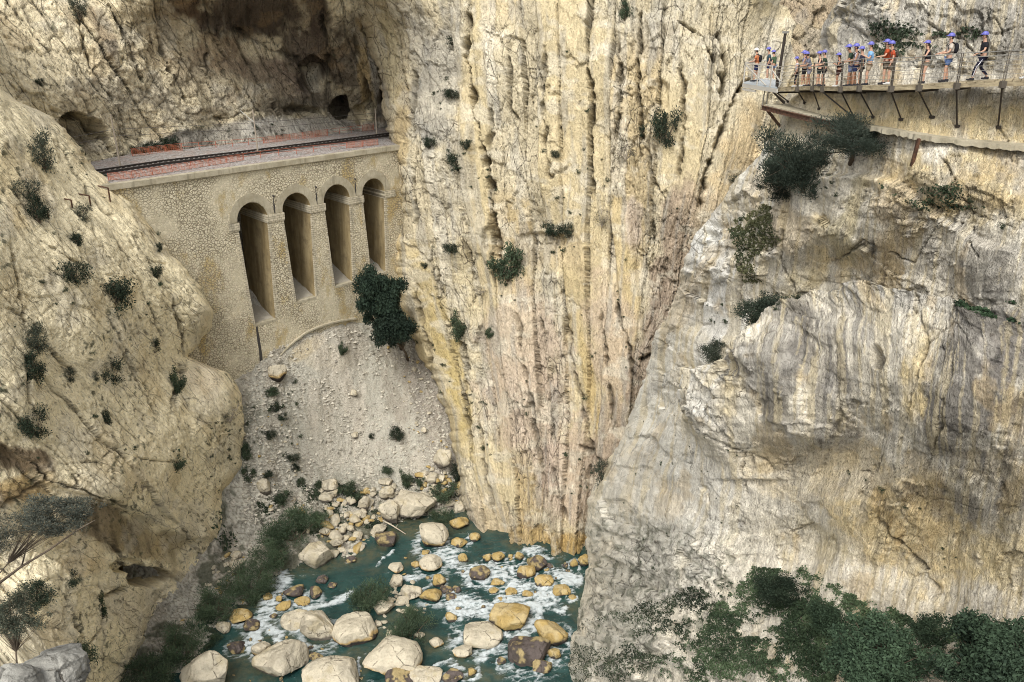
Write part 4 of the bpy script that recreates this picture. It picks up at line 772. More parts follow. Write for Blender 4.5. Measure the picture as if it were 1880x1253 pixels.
def mast(x, y, hgt, label, arm=True):
    b = atZ(x, y, ZD); r = tag(empty('catenary_mast', b), label, 'mast', None); m = MB(); m.tube([b, b+Vector((0, 0, hgt*.5)), b+Vector((0, 0, hgt))], [.14, .12, .09], 7); place(m.build('pole', POLE), r)
    if arm:
        t = b+Vector((0, 0, hgt*.93)); m = MB(); d = Vector((-vd.x*.15-vn_.x, -vd.y*.15-vn_.y, 0)); e = b+Vector((0, 0, hgt*.72)); m.tube([e, e+d*3.2+Vector((0, 0, 1.5))], .06, 5); m.tube([e+Vector((0, 0, .1)), e+d*1.6+Vector((0, 0, 0))], .05, 5)
        place(m.build('arm', GALV), r)
    m = MB(); m.box(b+Vector((0, 0, .1)), (.6, .6, .3), ANG); place(m.build('foot', CONC), r); return b+Vector((0, 0, hgt))
t1 = mast(474, 284, 6.8, 'tall slim pole with a slanting bracket arm beside the track, middle of the viaduct'); t2 = mast(692, 252, 4.9, 'slim pale pole beside the track at the far right end of the viaduct', False); t3 = mast(222, 311, 7.5, 'thin pole beside the track at the near left end of the viaduct', False)
m = MB()
for dz in (-2.0, -2.9): 
    m.tube([atZ(60, 235, ZD+7)+Vector((0, 0, dz)), t3+Vector((0, 0, dz)), t1+Vector((0, 0, dz)), t2+Vector((0, 0, dz+1.2))], .028, 4)
tag(m.build('overhead_wire', M('wire', (.12, .11, .10), .6, .5)), 'two thin overhead wires strung along the railway between the poles', 'wire')
# steel brackets left on the near cliff
for x, y, wx, hy, lab in ((150, 356, 26, 20, 'angled rusty bracket, second from the right on the left cliff, beside a small bush'), (187, 346, 20, 26, 'angled rusty bracket nearest the viaduct end, topmost on the left cliff'), (118, 366, 24, 16, 'angled rusty bracket, third from the right on the left cliff'), (78, 384, 18, 14, 'short rusty bracket, lowest and leftmost on the left cliff')):
    b = on(cliffL, x+wx*.6, y+hy); sc_ = mpp(x, y, b.y); r = tag(empty('rail_bracket', b), lab, 'bracket', 'rusty brackets on the left cliff'); top = b+Vector((.15, -.2, hy*sc_*1.0)); m = MB(); m.tube([b, top], .10, 5); place(m.build('post', RUST), r)
    m = MB(); m.tube([top, top+Vector((-wx*sc_*1.0, .3, .22))], .09, 5); place(m.build('arm', RUST), r)
# ================================================================== hanging walkway
TIMB = M('weathered_timber', rough=.9); k = NT(TIMB); k.l(k.mix(k.ramp(k.noise(k.coord(scale=(1, 1, 3)), 2.5, 7, .65), (.35, 0), (.68, 1)), (.20, .16, .10), (.50, .42, .27)), k.b.inputs['Base Color']); k.l(k.bump(k.noise(k.coord(), 14, 5), .01, .8), k.b.inputs['Normal'])
STEEL = M('grey_steel', (.17, .15, .125), .55, .6); DST = M('dark_steel', (.06, .05, .042), .6, .5); CABLE = M('steel_cable', (.55, .53, .48), .4, .7); PAINT = M('pale_steel', (.55, .52, .46), .5, .3)
wp = [(1427, 161, 48.5), (1467, 159, 46), (1495, 158, 44), (1513.5, 159.5, 42.5), (1547, 159, 40), (1581, 157, 38.3), (1639, 157.5, 36.6), (1690, 155.5, 35.6), (1759, 151.5, 34.4), (1843, 148.5, 33.3), (1990, 146, 32)]
WP = [atY(*q) for q in wp]
def inward(i):
    d = (WP[min(i+1, len(WP)-1)]-WP[max(i-1, 0)]); d.z = 0; d.normalize(); n = Vector((-d.y, d.x, 0)); return n if n.x > 0 else -n
IN = [inward(i) for i in range(len(WP))]
walk = tag(empty('hanging_walkway', WP[7]), 'timber plank walkway on steel struts pinned to the right cliff, with cable handrails', 'walkway')
for i in range(len(WP)-1):
    a, b = WP[i], WP[i+1]; L = (b-a).length; n = int(L/.28); m = MB()
    for j in range(n):
        u0, u1 = (j+.04)/n, (j+.94)/n; p0, p1 = a.lerp(b, u0), a.lerp(b, u1); q0, q1 = IN[i].lerp(IN[i+1], u0), IN[i].lerp(IN[i+1], u1); z = Vector((0, 0, .045)); c = [p0-q0*.03, p1-q1*.03, p1+q1*1.35, p0+q0*1.35]
        m.hexa([v_-z for v_ in c]+c)
    place(m.build('planks', TIMB), walk)
    m = MB(); off = IN[i]*.02; m.bar(a+off-Vector((0, 0, .13)), b+off-Vector((0, 0, .13)), .09, .16); m.bar(a+IN[i]*1.1-Vector((0, 0, .15)), b+IN[i+1]*1.1-Vector((0, 0, .15)), .09, .20)
    place(m.build('beam', TIMB), walk)
tops = []
strut_px = [(1452, 187), (1482, 189), (1508, 200), (1559, 211), (1564, 213), (1602, 215), (1655, 218), (1712, 215), (1759, 232), (1833, 233)]
for i in range(len(WP)-1):
    p = WP[i]; o_ = -IN[i]; top = p+o_*.16+Vector((0, 0, 1.15)); tops.append(top); m = MB()
    for s_ in (-.035, .035):
        dd = Vector((IN[i].y, -IN[i].x, 0))*s_; m.bar(p+o_*.05+dd-Vector((0, 0, .3)), top+dd, .03, .05)
    m.box(p+o_*.07-Vector((0, 0, .14)), (.2, .2, .26)); place(m.build('post', STEEL), walk)
    w_ = on(cliffR, *strut_px[i]); m = MB(); m.tube([p-Vector((0, 0, .3)), w_], .036, 6); m.box(w_, (.18, .18, .12)); place(m.build('strut', DST), walk)
    m = MB(); m.bar(p-Vector((0, 0, .28)), p+IN[i]*1.7-Vector((0, 0, .28)), .09, .1); place(m.build('joist', DST), walk)
tops.append(WP[-1]+Vector((0, 0, 1.15))-IN[-1]*.16)
for hh in (0, -.16, -.34, -.52, -.70, -.88):
    m = MB()
    for a, b in zip(tops[:-1], tops[1:]): 
        mid = a.lerp(b, .5)+Vector((0, 0, hh-.02)); m.tube([a+Vector((0, 0, hh)), mid, b+Vector((0, 0, hh))], .022 if hh > -.3 else .011, 4)
    place(m.build('handrail_cable' if hh > -.3 else 'side_cable', CABLE), walk)
pp = WP[0]+Vector((-.05, -.05, -.1)); m = MB(); m.tube([pp, pp+Vector((.12, 0, 3.1))], .085, 7); r = tag(empty('steel_pole', pp), 'tall leaning dark steel pole between the viewing platform and the walkway', 'pole'); place(m.build('shaft', DST), r)
m = MB(); m.box(pp+Vector((.12, 0, 3.12)), (.3, .2, .12), .4); place(m.build('cap', GALV), r)
# viewing platform
PZ = WP[0].z+.05; A_, B_, C2, D_ = [atZ(x, y, PZ) for x, y in ((1365, 151), (1427, 160.5), (1434, 147.5), (1393, 144.5))]
plat = tag(empty('viewing_platform', A_.lerp(C2, .5)), 'small steel viewing platform with pale grey floor and railings, at the walkway end', 'platform')
GLS = M('platform_floor', (.40, .44, .46), .35); m = MB(); z = Vector((0, 0, .08)); m.hexa([A_-z, B_-z, C2-z, D_-z, A_, B_, C2, D_]); place(m.build('floor', GLS), plat)
m = MB()
for a, b in ((A_, B_), (B_, C2), (C2, D_), (D_, A_)): m.bar(a-Vector((0, 0, .20)), b-Vector((0, 0, .20)), .12, .22)
m.bar(A_-Vector((0, 0, .42)), A_.lerp(B_, .4)-Vector((0, 0, .42)), .1, .12); place(m.build('frame', PAINT), plat)
up = Vector((0, 0, 1.12)); cs = [(A_, A_.lerp(B_, .8)), (A_, D_)]
Bp = A_.lerp(B_, .8)
for p in (A_, Bp, A_.lerp(Bp, .52), D_, A_.lerp(D_, .5), C2): m = MB(); m.bar(p-z, p+up, .07, .07, (1, 0, 0)); place(m.build('post', PAINT), plat)
m = MB()
for a, b in ((A_, Bp), (A_, D_), (D_, C2)):
    m.bar(a+up, b+up, .07, .07)
    for q in (.35, .7, .95): m.bar(a+Vector((0, 0, q)), b+Vector((0, 0, q)), .02, .02)
m.bar(A_+up*.93, A_.lerp(Bp, .85), .07, .05); m.bar(Bp+up*.8, Bp+(B_-Bp)*1.3+up*.3, .06, .05); place(m.build('railing', PAINT), plat)
m = MB()
for x in (1407, 1414): p = atZ(x, 158, PZ-.2)+Vector((0, .2, 0)); m.tube([p, p-Vector((0, -.1, 1.2))], .045, 5)
place(m.build('hanging_ladder', PAINT), plat)
for x, y in ((1420, 200), (1440, 205)):
    m = MB(); e = on(cliffR, max(x, 1442), y-14); m.tube([Bp.lerp(B_, .5)-Vector((0, 0, .3)), e], .05, 5); place(m.build('strut', DST), plat)
# old concrete path below
OLD = CONC; op_o = [(1402.6, 192, 48.7), (1450, 203, 46.2), (1494, 213, 43.4), (1534, 221.5, 41.0), (1611, 234.5, 37.6), (1686, 247.5, 35.6), (1779, 259.5, 34.1), (1880, 268.5, 33.0), (2000, 276, 32)]
O_ = [atY(*q) for q in op_o]; oldp = tag(empty('old_walkway', O_[4]), 'crumbling old concrete ledge path with a rusty edge beam, below the timber walkway', 'walkway')
def inw(L, i):
    d = (L[min(i+1, len(L)-1)]-L[max(i-1, 0)]); d.z = 0; d.normalize(); n = Vector((-d.y, d.x, 0)); return n if n.x > 0 else -n
rs = random.Random(4)
for (i0, i1, nm, mt, th) in ((0, 3, 'broken_slab', OLD, .10), (3, 8, 'slab', OLD, .24)):
    m = MB(); fine_ = []
    for i in range(i0, i1):
        for j in range(14): fine_.append((O_[i].lerp(O_[i+1], j/14), inw(O_, i).lerp(inw(O_, i+1), j/14)))
    fine_.append((O_[i1], inw(O_, i1)))
    w0 = [rs.uniform(-.09, .03) for _ in fine_]; t0 = [th*rs.uniform(.75, 1.1) for _ in fine_]
    for j in range(len(fine_)-1):
        (p, n), (q, n2) = fine_[j], fine_[j+1]; a, b = p-n*w0[j], q-n2*w0[j+1]; c_, d_ = q+n2*1.7, p+n*1.7
        m.hexa([a-Vector((0, 0, t0[j])), b-Vector((0, 0, t0[j+1])), c_-Vector((0, 0, th)), d_-Vector((0, 0, th)), a, b, c_, d_])
    place(m.build(nm, mt), oldp)
m = MB()
for i in range(0, 3): 
    for dz in (-.02, -.24): m.bar(O_[i]-inw(O_, i)*.1+Vector((0, 0, dz-.05)), O_[i+1]-inw(O_, i+1)*.1+Vector((0, 0, dz-.05)), .16, .03)
    m.bar(O_[i]-inw(O_, i)*.1+Vector((0, 0, -.17)), O_[i+1]-inw(O_, i+1)*.1+Vector((0, 0, -.17)), .03, .22)
place(m.build('edge_beam', RUST), oldp)
for (x0, y0, Y0), (x1, y1) in (((1688, 251, 35.4), (1681, 306)), ((1408, 198, 48.6), (1432, 232))):
    a = atY(x0, y0, Y0)-Vector((0, 0, .1)); b = on(cliffR, x1, y1); m = MB(); m.bar(a, b, .13, .13, (1, 0, 0)); place(m.build('support_post', RUST), oldp)

# ================================================================== people
def skin_obj(name, V_, E_, mat, parent, sub=1):
    me = bpy.data.meshes.new(name); me.from_pydata([v_[0] for v_ in V_], E_, []); me.update(); o = link(name, me, mat, parent)
    md = o.modifiers.new('Skin', 'SKIN'); md.use_smooth_shade = True; md.branch_smoothing = .3
    sv = me.skin_vertices[0].data
    for i, (p, r) in enumerate(V_): r2 = r if hasattr(r, '__len__') else (r, r); sv[i].radius = r2; sv[i].use_root = (i == 0)
    if sub: s_ = o.modifiers.new('Sub', 'SUBSURF'); s_.levels = sub; s_.render_levels = sub
    return o
def MC(name, c, r=.8): return M(name, c, r, spec=.2)
SKIN = [MC('skin_light', (.50, .30, .21), .6), MC('skin_tan', (.38, .21, .135), .6)]
HELM = M('blue_helmet', (.12, .12, .42), .45, spec=.5); WHELM = M('white_helmet', (.75, .72, .70), .35, spec=.5); SHOE = MC('pale_shoe', (.55, .55, .53)); DSHOE = MC('dark_shoe', (.03, .03, .035)); HAIR = MC('dark_hair', (.025, .018, .012)); EYE = MC('eye', (.02, .02, .02), .3)
_cloth = {}
def cloth(c):
    if c not in _cloth:
        m_ = MC('fabric', c, .9); k_ = NT(m_); n_ = k_.noise(k_.coord(), 9, 4, .6); k_.l(k_.mix(.5, c, k_.ramp(n_, (.3, .6), (.7, 1.2)), 'MULTIPLY'), k_.b.inputs['Base Color']); k_.l(k_.bump(n_, .02, .8), k_.b.inputs['Normal']); _cloth[c] = m_
    return _cloth[c]
def ell(m, c, r, nu=12, nv=8, zmin=-1.0, R=None):   # ellipsoid or dome
    b = len(m.v); R = R or Matrix.Identity(3)
    for i in range(nv+1):
        ph = math.asin(max(-1, zmin))+(math.pi/2-math.asin(max(-1, zmin)))*i/nv
        for j in range(nu):
            th = 2*math.pi*j/nu; m.v.append(tuple(Vector(c)+R @ Vector((r[0]*math.cos(ph)*math.cos(th), r[1]*math.cos(ph)*math.sin(th), r[2]*math.sin(ph)))))
    for i in range(nv):
        for j in range(nu): j2 = (j+1) % nu; m.f.append((b+i*nu+j, b+i*nu+j2, b+(i+1)*nu+j2, b+(i+1)*nu+j))
def person(feet, h, face, label, shirt, short, skin=0, helm=HELM, shoe=DSHOE, pose='rail', lean=.12, legs='shorts', pack=None, sleeve=True, hair=False, stripe=False, turn=0.0):
    """local frame: +X is where the person faces, +Y is the person's left; a joint skeleton scaled to the standing height"""
    root = tag(empty('person', feet, face), label, 'person', 'walkers in helmets on the cliff walkway'); s = h/1.78; SK = SKIN[skin]
    def Vv(x, y, z): return Vector((x, y, z))*s
    hip = Vv(-.02, 0, .93); ln = lean
    if pose == 'walk': ft = [Vv(.30, .09, .0), Vv(-.36, -.09, .04)]; kn = [Vv(.24, .09, .50), Vv(-.06, -.09, .47)]
    elif pose == 'rail': ft = [Vv(.06, .11, 0), Vv(-.10, -.12, 0)]; kn = [Vv(.06, .10, .50), Vv(-.02, -.11, .49)]
    else: ft = [Vv(.04, .13, 0), Vv(-.02, -.13, 0)]; kn = [Vv(.05, .11, .49), Vv(.02, -.11, .49)]
    def up_(a): return hip+Vector((math.sin(ln)*a, 0, math.cos(ln)*a))*s
    waist, chest, neck = up_(.16), up_(.38), up_(.56); hb, ht = up_(.64)+Vv(.02, 0, 0), up_(.76)+Vv(.035, 0, 0)
    V_ = [(hip, (.125*s, .15*s)), (waist, (.10*s, .13*s)), (chest, (.11*s, .16*s)), (neck, .055*s), (hb, (.075*s, .07*s)), (ht, (.085*s, .075*s)), (ht+Vv(.015, 0, .06), .06*s)]; E_ = [(0, 1), (1, 2), (2, 3), (3, 4), (4, 5), (5, 6)]
    def addv(p, r, par): V_.append((p, r)); E_.append((par, len(V_)-1)); return len(V_)-1
    arms = []
    for sd_ in (1, -1):
        sh = chest+Vv(0, .18*sd_, .10)
        if pose == 'rail': el = chest+Vv(.08, .26*sd_, -.18); wr = chest+Vv(.33, .19*sd_, -.24)
        elif pose == 'phone': el = chest+Vv(.06, .25*sd_, -.17); wr = chest+Vv(.30, .06*sd_, -.05)
        elif pose == 'walk': el = chest+Vv(.10*(1 if sd_ > 0 else -1.2), .26*sd_, -.18); wr = chest+(Vv(.34, .26*sd_, -.28) if sd_ > 0 else Vv(-.10, .25*sd_, -.42))
        elif pose == 'one': el = chest+(Vv(.12, .26, -.14) if sd_ > 0 else Vv(-.03, -.26, -.19)); wr = chest+(Vv(.38, .24, -.18) if sd_ > 0 else Vv(.06, -.26, -.42))
        else: el = chest+Vv(-.03, .25*sd_, -.19); wr = chest+Vv(.05, .26*sd_, -.42)
        a = addv(sh, .052*s, 2); b = addv(el, .041*s, a); c = addv(wr, .028*s, b); d = (wr-el).normalized(); lat = Vector((0, 1, 0)) if abs(d.x) > .4 else Vector((1, 0, 0)); dn = (Vector((0, 0, -1)) if abs(d.z) < .7 else Vector((0, -sd_, 0)))
        pm = addv(wr+d*.05*s, (.034*s, .022*s), c)
        for fi, (of, ll) in enumerate(((-.027, .072), (-.009, .082), (.009, .077), (.027, .060))):
            k1 = addv(wr+d*.085*s+lat*of*s, .009*s, pm); k2 = addv(wr+d*(.085+ll*.55)*s+lat*of*s+dn*.012*s, .008*s, k1); addv(wr+d*(.085+ll*.85)*s+lat*of*s+dn*.045*s, .007*s, k2)
        t_ = addv(wr+d*.045*s-lat*.040*s*1, .010*s, pm); addv(wr+d*.085*s-lat*.058*s+dn*.02*s, .009*s, t_); arms.append((sh, el, wr))
    for i, sd_ in enumerate((1, -1)):
        hj = addv(hip+Vv(0, .085*sd_, -.06), .085*s, 0); kk = addv(kn[i], .062*s, hj); cf = addv(kn[i].lerp(ft[i]+Vv(0, 0, .1), .35)+Vv(-.02, 0, 0), .06*s, kk); an = addv(ft[i]+Vv(-.02, 0, .09), .036*s, cf); hl = addv(ft[i]+Vv(0, 0, .04), .036*s, an); addv(ft[i]+Vv(.13, 0, .03), .03*s, hl)
    skin_obj('body', V_, E_, SK, root)
    # shirt
    sv = [(hip+Vv(0, 0, .03), (.15*s, .178*s)), (waist, (.132*s, .168*s)), (chest, (.145*s, .195*s)), (up_(.50), (.085*s, .10*s))]; se = [(0, 1), (1, 2), (2, 3)]
    for (sh, el, wr) in arms:
        sv.append((sh, .078*s)); se.append((2, len(sv)-1))
        if sleeve: sv.append((sh.lerp(el, .66), .07*s)); se.append((len(sv)-2, len(sv)-1))
    skin_obj('shirt', sv, se, cloth(shirt), root)
    fr = {'shorts': .72, 'trousers': 2.0, 'leggings': 2.0, 'short': .42}[legs]; r0 = .08 if legs == 'leggings' else .10
    pv = [(hip+Vv(0, 0, .05), (.142*s, .162*s))]; pe = []
    for i, sd_ in enumerate((1, -1)):
        pv.append((hip+Vv(0, .088*sd_, -.07), (r0+.02)*s)); pe.append((0, len(pv)-1))
        pv.append(((hip+Vv(0, .088*sd_, -.07)).lerp(kn[i], min(fr, 1)), (r0-.003 if fr < 1 else .065)*s)); pe.append((len(pv)-2, len(pv)-1))
        if fr > 1: pv.append((ft[i]+Vv(-.01, 0, .14), .055*s)); pe.append((len(pv)-2, len(pv)-1))
    skin_obj('trousers' if fr > 1 else 'shorts', pv, pe, cloth(short), root)
    if stripe:
        m = MB(); m.tube([hip+Vv(.0, .165, 0), kn[0]+Vv(0, .07, 0), ft[0]+Vv(0, .06, .15)], .016*s, 5); m.build('side_stripe', cloth((.75, .73, .78)), root)
    for i in (0, 1):
        m = MB(); f0 = ft[i]; 
        for (x0, x1, z1, w_) in ((-.09, .08, .10, .095), (.06, .19, .065, .10)):
            m.hexa([f0+Vv(x, y*w_/2, zz) for zz in (0, z1) for x, y in ((x0, -1), (x1, -1), (x1, 1), (x0, 1))])
        m.build('shoe', shoe, root, bevel=.02)
    hc = hb.lerp(ht, .75)+Vv(.01, 0, .03); m = MB(); ell(m, hc+Vv(-.012, 0, .03), (.135*s, .112*s, .125*s), 14, 7, -.08); he = m.build('helmet', helm, root, True)
    m = MB(); ell(m, hc+Vv(.10, 0, .035), (.09*s, .08*s, .02*s), 10, 4); m.build('visor', helm, he, True)
    m = MB()
    for sd_ in (1, -1): m.tube([hc+Vv(.02, .10*sd_, .02), hc+Vv(.03, .06*sd_, -.13)], .007*s, 4)
    m.build('chin_strap', cloth((.05, .05, .06)), he)
    m = MB()
    for sd_ in (1, -1): ell(m, hc+Vv(.078, .032*sd_, -.03), (.014*s, .014*s, .010*s), 6, 4)
    m.build('eyes', EYE, root); m = MB(); m.add([hc+Vv(.08, 0, -.025), hc+Vv(.108, 0, -.065), hc+Vv(.08, .016, -.07), hc+Vv(.08, -.016, -.07)], [(0, 1, 2), (0, 3, 1), (1, 3, 2)]); m.build('nose', SK, root)
    m = MB(); m.bar(hc+Vv(.083, -.022, -.09), hc+Vv(.083, .022, -.09), .008*s, .01*s); m.build('mouth', MC('lips', (.30, .12, .10)), root)
    m = MB()
    for sd_ in (1, -1): ell(m, hc+Vv(0, .082*sd_, -.04), (.02*s, .012*s, .032*s), 6, 4)
    m.build('ears', SK, root)
    m = MB(); ell(m, hc+Vv(-.035, 0, -.04), (.075*s, .085*s, .085*s), 10, 6)
    if hair: m.tube([hc+Vv(-.09, 0, -.02), hc+Vv(-.12, 0, -.16), hc+Vv(-.10, 0, -.28)], [.04*s, .035*s, .02*s], 6)
    m.build('hair', HAIR, root, True)
    if pack:
        m = MB(); pc = chest+Vv(-.20, 0, -.05); ell(m, pc, (.10*s*pack[1], .15*s*pack[1], .22*s*pack[1]), 12, 8)
        bp = m.build('backpack', cloth(pack[0]), root, True); m = MB()
        for sd_ in (1, -1): m.tube([chest+Vv(-.15, .09*sd_, .10), chest+Vv(-.02, .10*sd_, .19), chest+Vv(.135, .10*sd_, .05), chest+Vv(.05, .15*sd_, -.18), pc+Vv(.02, .10*sd_, -.12)], .018*s, 5)
        m.build('straps', cloth(pack[0]), bp)
    return root
L_ = math.pi
BLK = (.018, .018, .022); NAVY = (.025, .035, .10)
def pf(x, y):                              # foot point on the walkway or platform for a photo pixel
    if x < 1424: return atZ(x, y, PZ)
    xs = [q[0] for q in wp]; Yo = float(np.interp(x, xs, [q[2] for q in wp])); e = atY(x, float(np.interp(x, xs, [q[1] for q in wp])), Yo)
    i = int(np.clip(np.searchsorted(xs, x), 1, len(xs)-1)); n = IN[i]; 
    # walk inward from the outer edge until the picture height fits
    best = None
    for d in np.linspace(.15, 1.2, 22):
        p = e+n*d; dp = p.y*CP-(p.z-H)*SP; qy = 626.5-F*(p.y*SP+(p.z-H)*CP)/dp
        if best is None or abs(qy-y) < best[0]: best = (abs(qy-y), p)
    p = best[1]; dp = p.y*CP-(p.z-H)*SP; sx_ = 940+F*p.x/dp; t_ = (x-sx_)*dp/F; dd = (WP[i]-WP[i-1]).normalized()
    return p+dd*(t_/dd.x if abs(dd.x) > .25 else 0)*.0+Vector((t_, 0, 0))*.5+Vector((0, 0, .0))
PPL = [
 (1386, 150, 88, 2.6, 'person in a white helmet and orange top, leftmost on the viewing platform', (.50, .17, .07), NAVY, dict(helm=WHELM, pose='rail', pack=(BLK, .9))),
 (1408, 147, 86, 2.9, 'person in a dark teal shirt and navy shorts, middle of the three on the platform', (.05, .09, .11), NAVY, dict(pose='stand', shoe=SHOE)),
 (1417, 148, 92, 2.4, 'person in a dark green top and denim shorts, rightmost of the three on the platform', (.07, .12, .07), (.16, .22, .33), dict(pose='stand', shoe=SHOE, legs='short')),
 (1441, 155, 104, 2.9, 'short person in a white top and black leggings beside the leaning pole', (.62, .58, .60), BLK, dict(shoe=SHOE, legs='leggings', pose='stand')),
 (1454, 157, 93, 2.8, 'person in a pale sleeveless top with navy bag and black shorts at the rail', (.45, .47, .58), BLK, dict(shoe=SHOE, sleeve=False, pack=((.03, .05, .16), .7), hair=True)),
 (1463, 156, 94, 2.9, 'bearded person in a grey tee and grey shorts leaning forward on the rail', (.16, .17, .22), (.26, .26, .32), dict(lean=.3, skin=1, shoe=DSHOE)),
 (1480, 154, 94, 2.9, 'person in a black tank top and black shorts with an arm stretched to the rail', BLK, (.02, .03, .03), dict(sleeve=False, pose='rail')),
 (1506, 154, 92, 2.9, 'person in a dark green tee and black shorts holding the rail', (.03, .05, .035), BLK, dict(pose='rail', shoe=DSHOE)),
 (1514, 155, 97, 2.8, 'person in a black sleeveless top and brown shorts beside the dark green tee', (.03, .02, .02), (.07, .03, .025), dict(sleeve=False, pose='phone', skin=1, shoe=SHOE, hair=True)),
 (1535, 152, 73, 2.8, 'tall person in green tee and grey blue shorts bending over behind the white tank', (.04, .07, .05), (.17, .20, .32), dict(lean=.28, skin=1)),
 (1543, 153, 80, 2.9, 'person in a white tank with a small black backpack and navy shorts', (.60, .55, .60), (.03, .04, .11), dict(pack=(BLK, .65), pose='rail', sleeve=False, skin=1)),
 (1556, 152, 85, 2.9, 'person in dark clothes mostly hidden between the white tank top and the light blue tee', (.035, .035, .06), BLK, dict(pose='stand')),
 (1569, 154, 77, 2.9, 'bearded person in a light blue tee and beige shorts looking at a phone', (.22, .42, .70), (.45, .36, .26), dict(pose='phone', lean=.05)),
 (1604, 152, 72, 2.9, 'person in an orange red tee and khaki shorts at the rail, in front', (.42, .075, .025), (.15, .125, .095), dict(pose='one', shoe=DSHOE)),
 (1613, 152, 75, 2.9, 'person in an orange tee and a dark pack partly behind the one in orange red', (.40, .07, .03), (.15, .125, .095), dict(pose='stand', pack=((.06, .05, .04), .7), shoe=SHOE)),
 (1681, 152, 74, 2.9, 'person in a black top and beige shorts reaching out to the rail', BLK, (.55, .50, .42), dict(pose='one', hair=True, legs='short', sleeve=False)),
 (1723, 150, 61, 2.9, 'person in a beige tee and blue shorts wearing a black backpack', (.50, .44, .37), (.10, .16, .33), dict(pose='rail', pack=(BLK, 1.0), lean=.05)),
 (1793, 148, 58, 3.1, 'person in a black tee and black trousers with white side stripes walking left', BLK, (.015, .015, .03), dict(pose='walk', lean=.10, legs='trousers', stripe=True)),
 (1893, 145, 52, 3.1, 'person whose white shoe and shin just enter the photo at its right edge', (.5, .5, .5), (.1, .1, .12), dict(pose='walk', shoe=SHOE)),
]
for x, y, yt, fa, lab, sh_, so_, kw in PPL:
    f_ = pf(x, y); hh = (y-yt)*F*0+(y-yt)*mpp(x, (y+yt)/2, f_.y)*1.0/ (CP*CP*0+1)
    # picture height of an upright figure: solve for the height that reaches the helmet top
    ry0 = ray(x, yt); tz = H+f_.y/float(ry0[1])*float(ry0[2]); hgt = min(max((tz-f_.z-.03), 1.5), 1.95)
    person(f_, hgt/1.01, fa, lab, sh_, so_, **kw)
# ================================================================== boulders and stones
BOUL = M('boulder_limestone', rough=.92, spec=.15); k = NT(BOUL); v = k.coord(); c = k.attr('Col')[0]
_g = k.noise(v, .8, 6, .6, .3); _f = k.noise(v, 4.5, 5, .65); _c = k.math('ADD', k.vor(v, .45, 'DISTANCE_TO_EDGE'), k.math('MULTIPLY', k.math('SUBTRACT', _f, .5), .12)); _cm = k.mix(1, k.ramp(_c, (0, 1), (.022, 0)), k.ramp(k.noise(v, .5, 3, .5), (.45, 0), (.6, .8)), 'MULTIPLY')
c = k.mix(.8, c, k.ramp(_g, (.3, .74), (.5, 1.0), (.72, 1.14)), 'MULTIPLY'); c = k.mix(.6, c, k.ramp(_f, (.28, .68), (.5, 1.0), (.75, 1.12)), 'MULTIPLY'); c = k.mix(_cm, c, (.09, .075, .055)); k.l(c, k.b.inputs['Base Color'])
_b = k.bump(_g, .35, 1); _b = k.bump(_cm, -.08, 1, _b); _b = k.bump(_f, .05, 1, _b); k.l(_b, k.b.inputs['Normal'])
LM += [(581, 1019, 'the upright cream boulder by the bushes', 30), (757, 925, 'the wide pale boulder at the scree foot', 38), (717, 938, 'the blocky boulder at the scree foot', 20), (609, 897, 'the two stacked boulders', 18), (485, 893, 'the tall narrow boulder', 18), (811, 840, 'the sharp-edged block', 22), (512, 684, 'the round boulder under the viaduct', 18), (842, 945, 'the square block by the centre cliff', 18), (794, 987, 'the boulder in the upper pool', 26), (650, 799, 'the flat stone on the scree', 8), (650, 722, 'the high stone on the scree', 8), (670, 924, 'the tilted cream boulder', 12), (729, 795, 'the round dark bush on the scree', 13), (748, 875, 'the upright green bush', 12), (541, 1086, 'the dark boulder of the left rapid', 18), (411, 1152, 'the lower left bank boulder', 15), (435, 1187, 'the smooth purplish boulder', 18), (380, 1232, 'the big pointed boulder', 42), (585, 1150, 'the leaning cream boulder', 30), (515, 1212, 'the huge cream boulder', 46), (657, 1157, 'the wide boulder in the river centre', 40), (714, 1208, 'the broadest boulder', 52), (680, 1085, 'the left river bush', 36), (757, 1137, 'the right river bush', 38), (790, 1036, 'the sloping cream boulder', 22), (926, 1022, 'the little waterfall', 16), (985, 1037, 'the mossy boulder', 18), (880, 1056, 'the purplish boulder in white water', 20), (932, 1136, 'the big golden boulder', 36), (879, 1163, 'the large pale boulder', 36), (973, 1195, 'the hollowed purplish boulder', 36), (1010, 1160, 'the golden brown boulder', 28), (1060, 1032, 'the golden rocks in the gap', 14), (791, 1092, 'the long yellow boulder', 20), (970, 1091, 'the flat ochre rocks', 12), (435, 1030, 'the blocks at the left cliff foot', 16), (657, 985, 'the rounded bank stone', 12), (709, 992, 'the dark bedrock lump', 20), (560, 760, 'the bare middle of the scree', 30), (600, 640, 'the top of the scree', 30), (780, 720, 'the dark gully by the centre cliff', 20)]
_ico = {}
def ico(n):
    if n not in _ico:
        bm = bmesh.new(); bmesh.ops.create_icosphere(bm, subdivisions=n, radius=1); bm.verts.ensure_lookup_table()
        _ico[n] = (np.array([v_.co[:] for v_ in bm.verts]), np.array([[v_.index for v_ in f.verts] for f in bm.faces])); bm.free()
    return _ico[n]
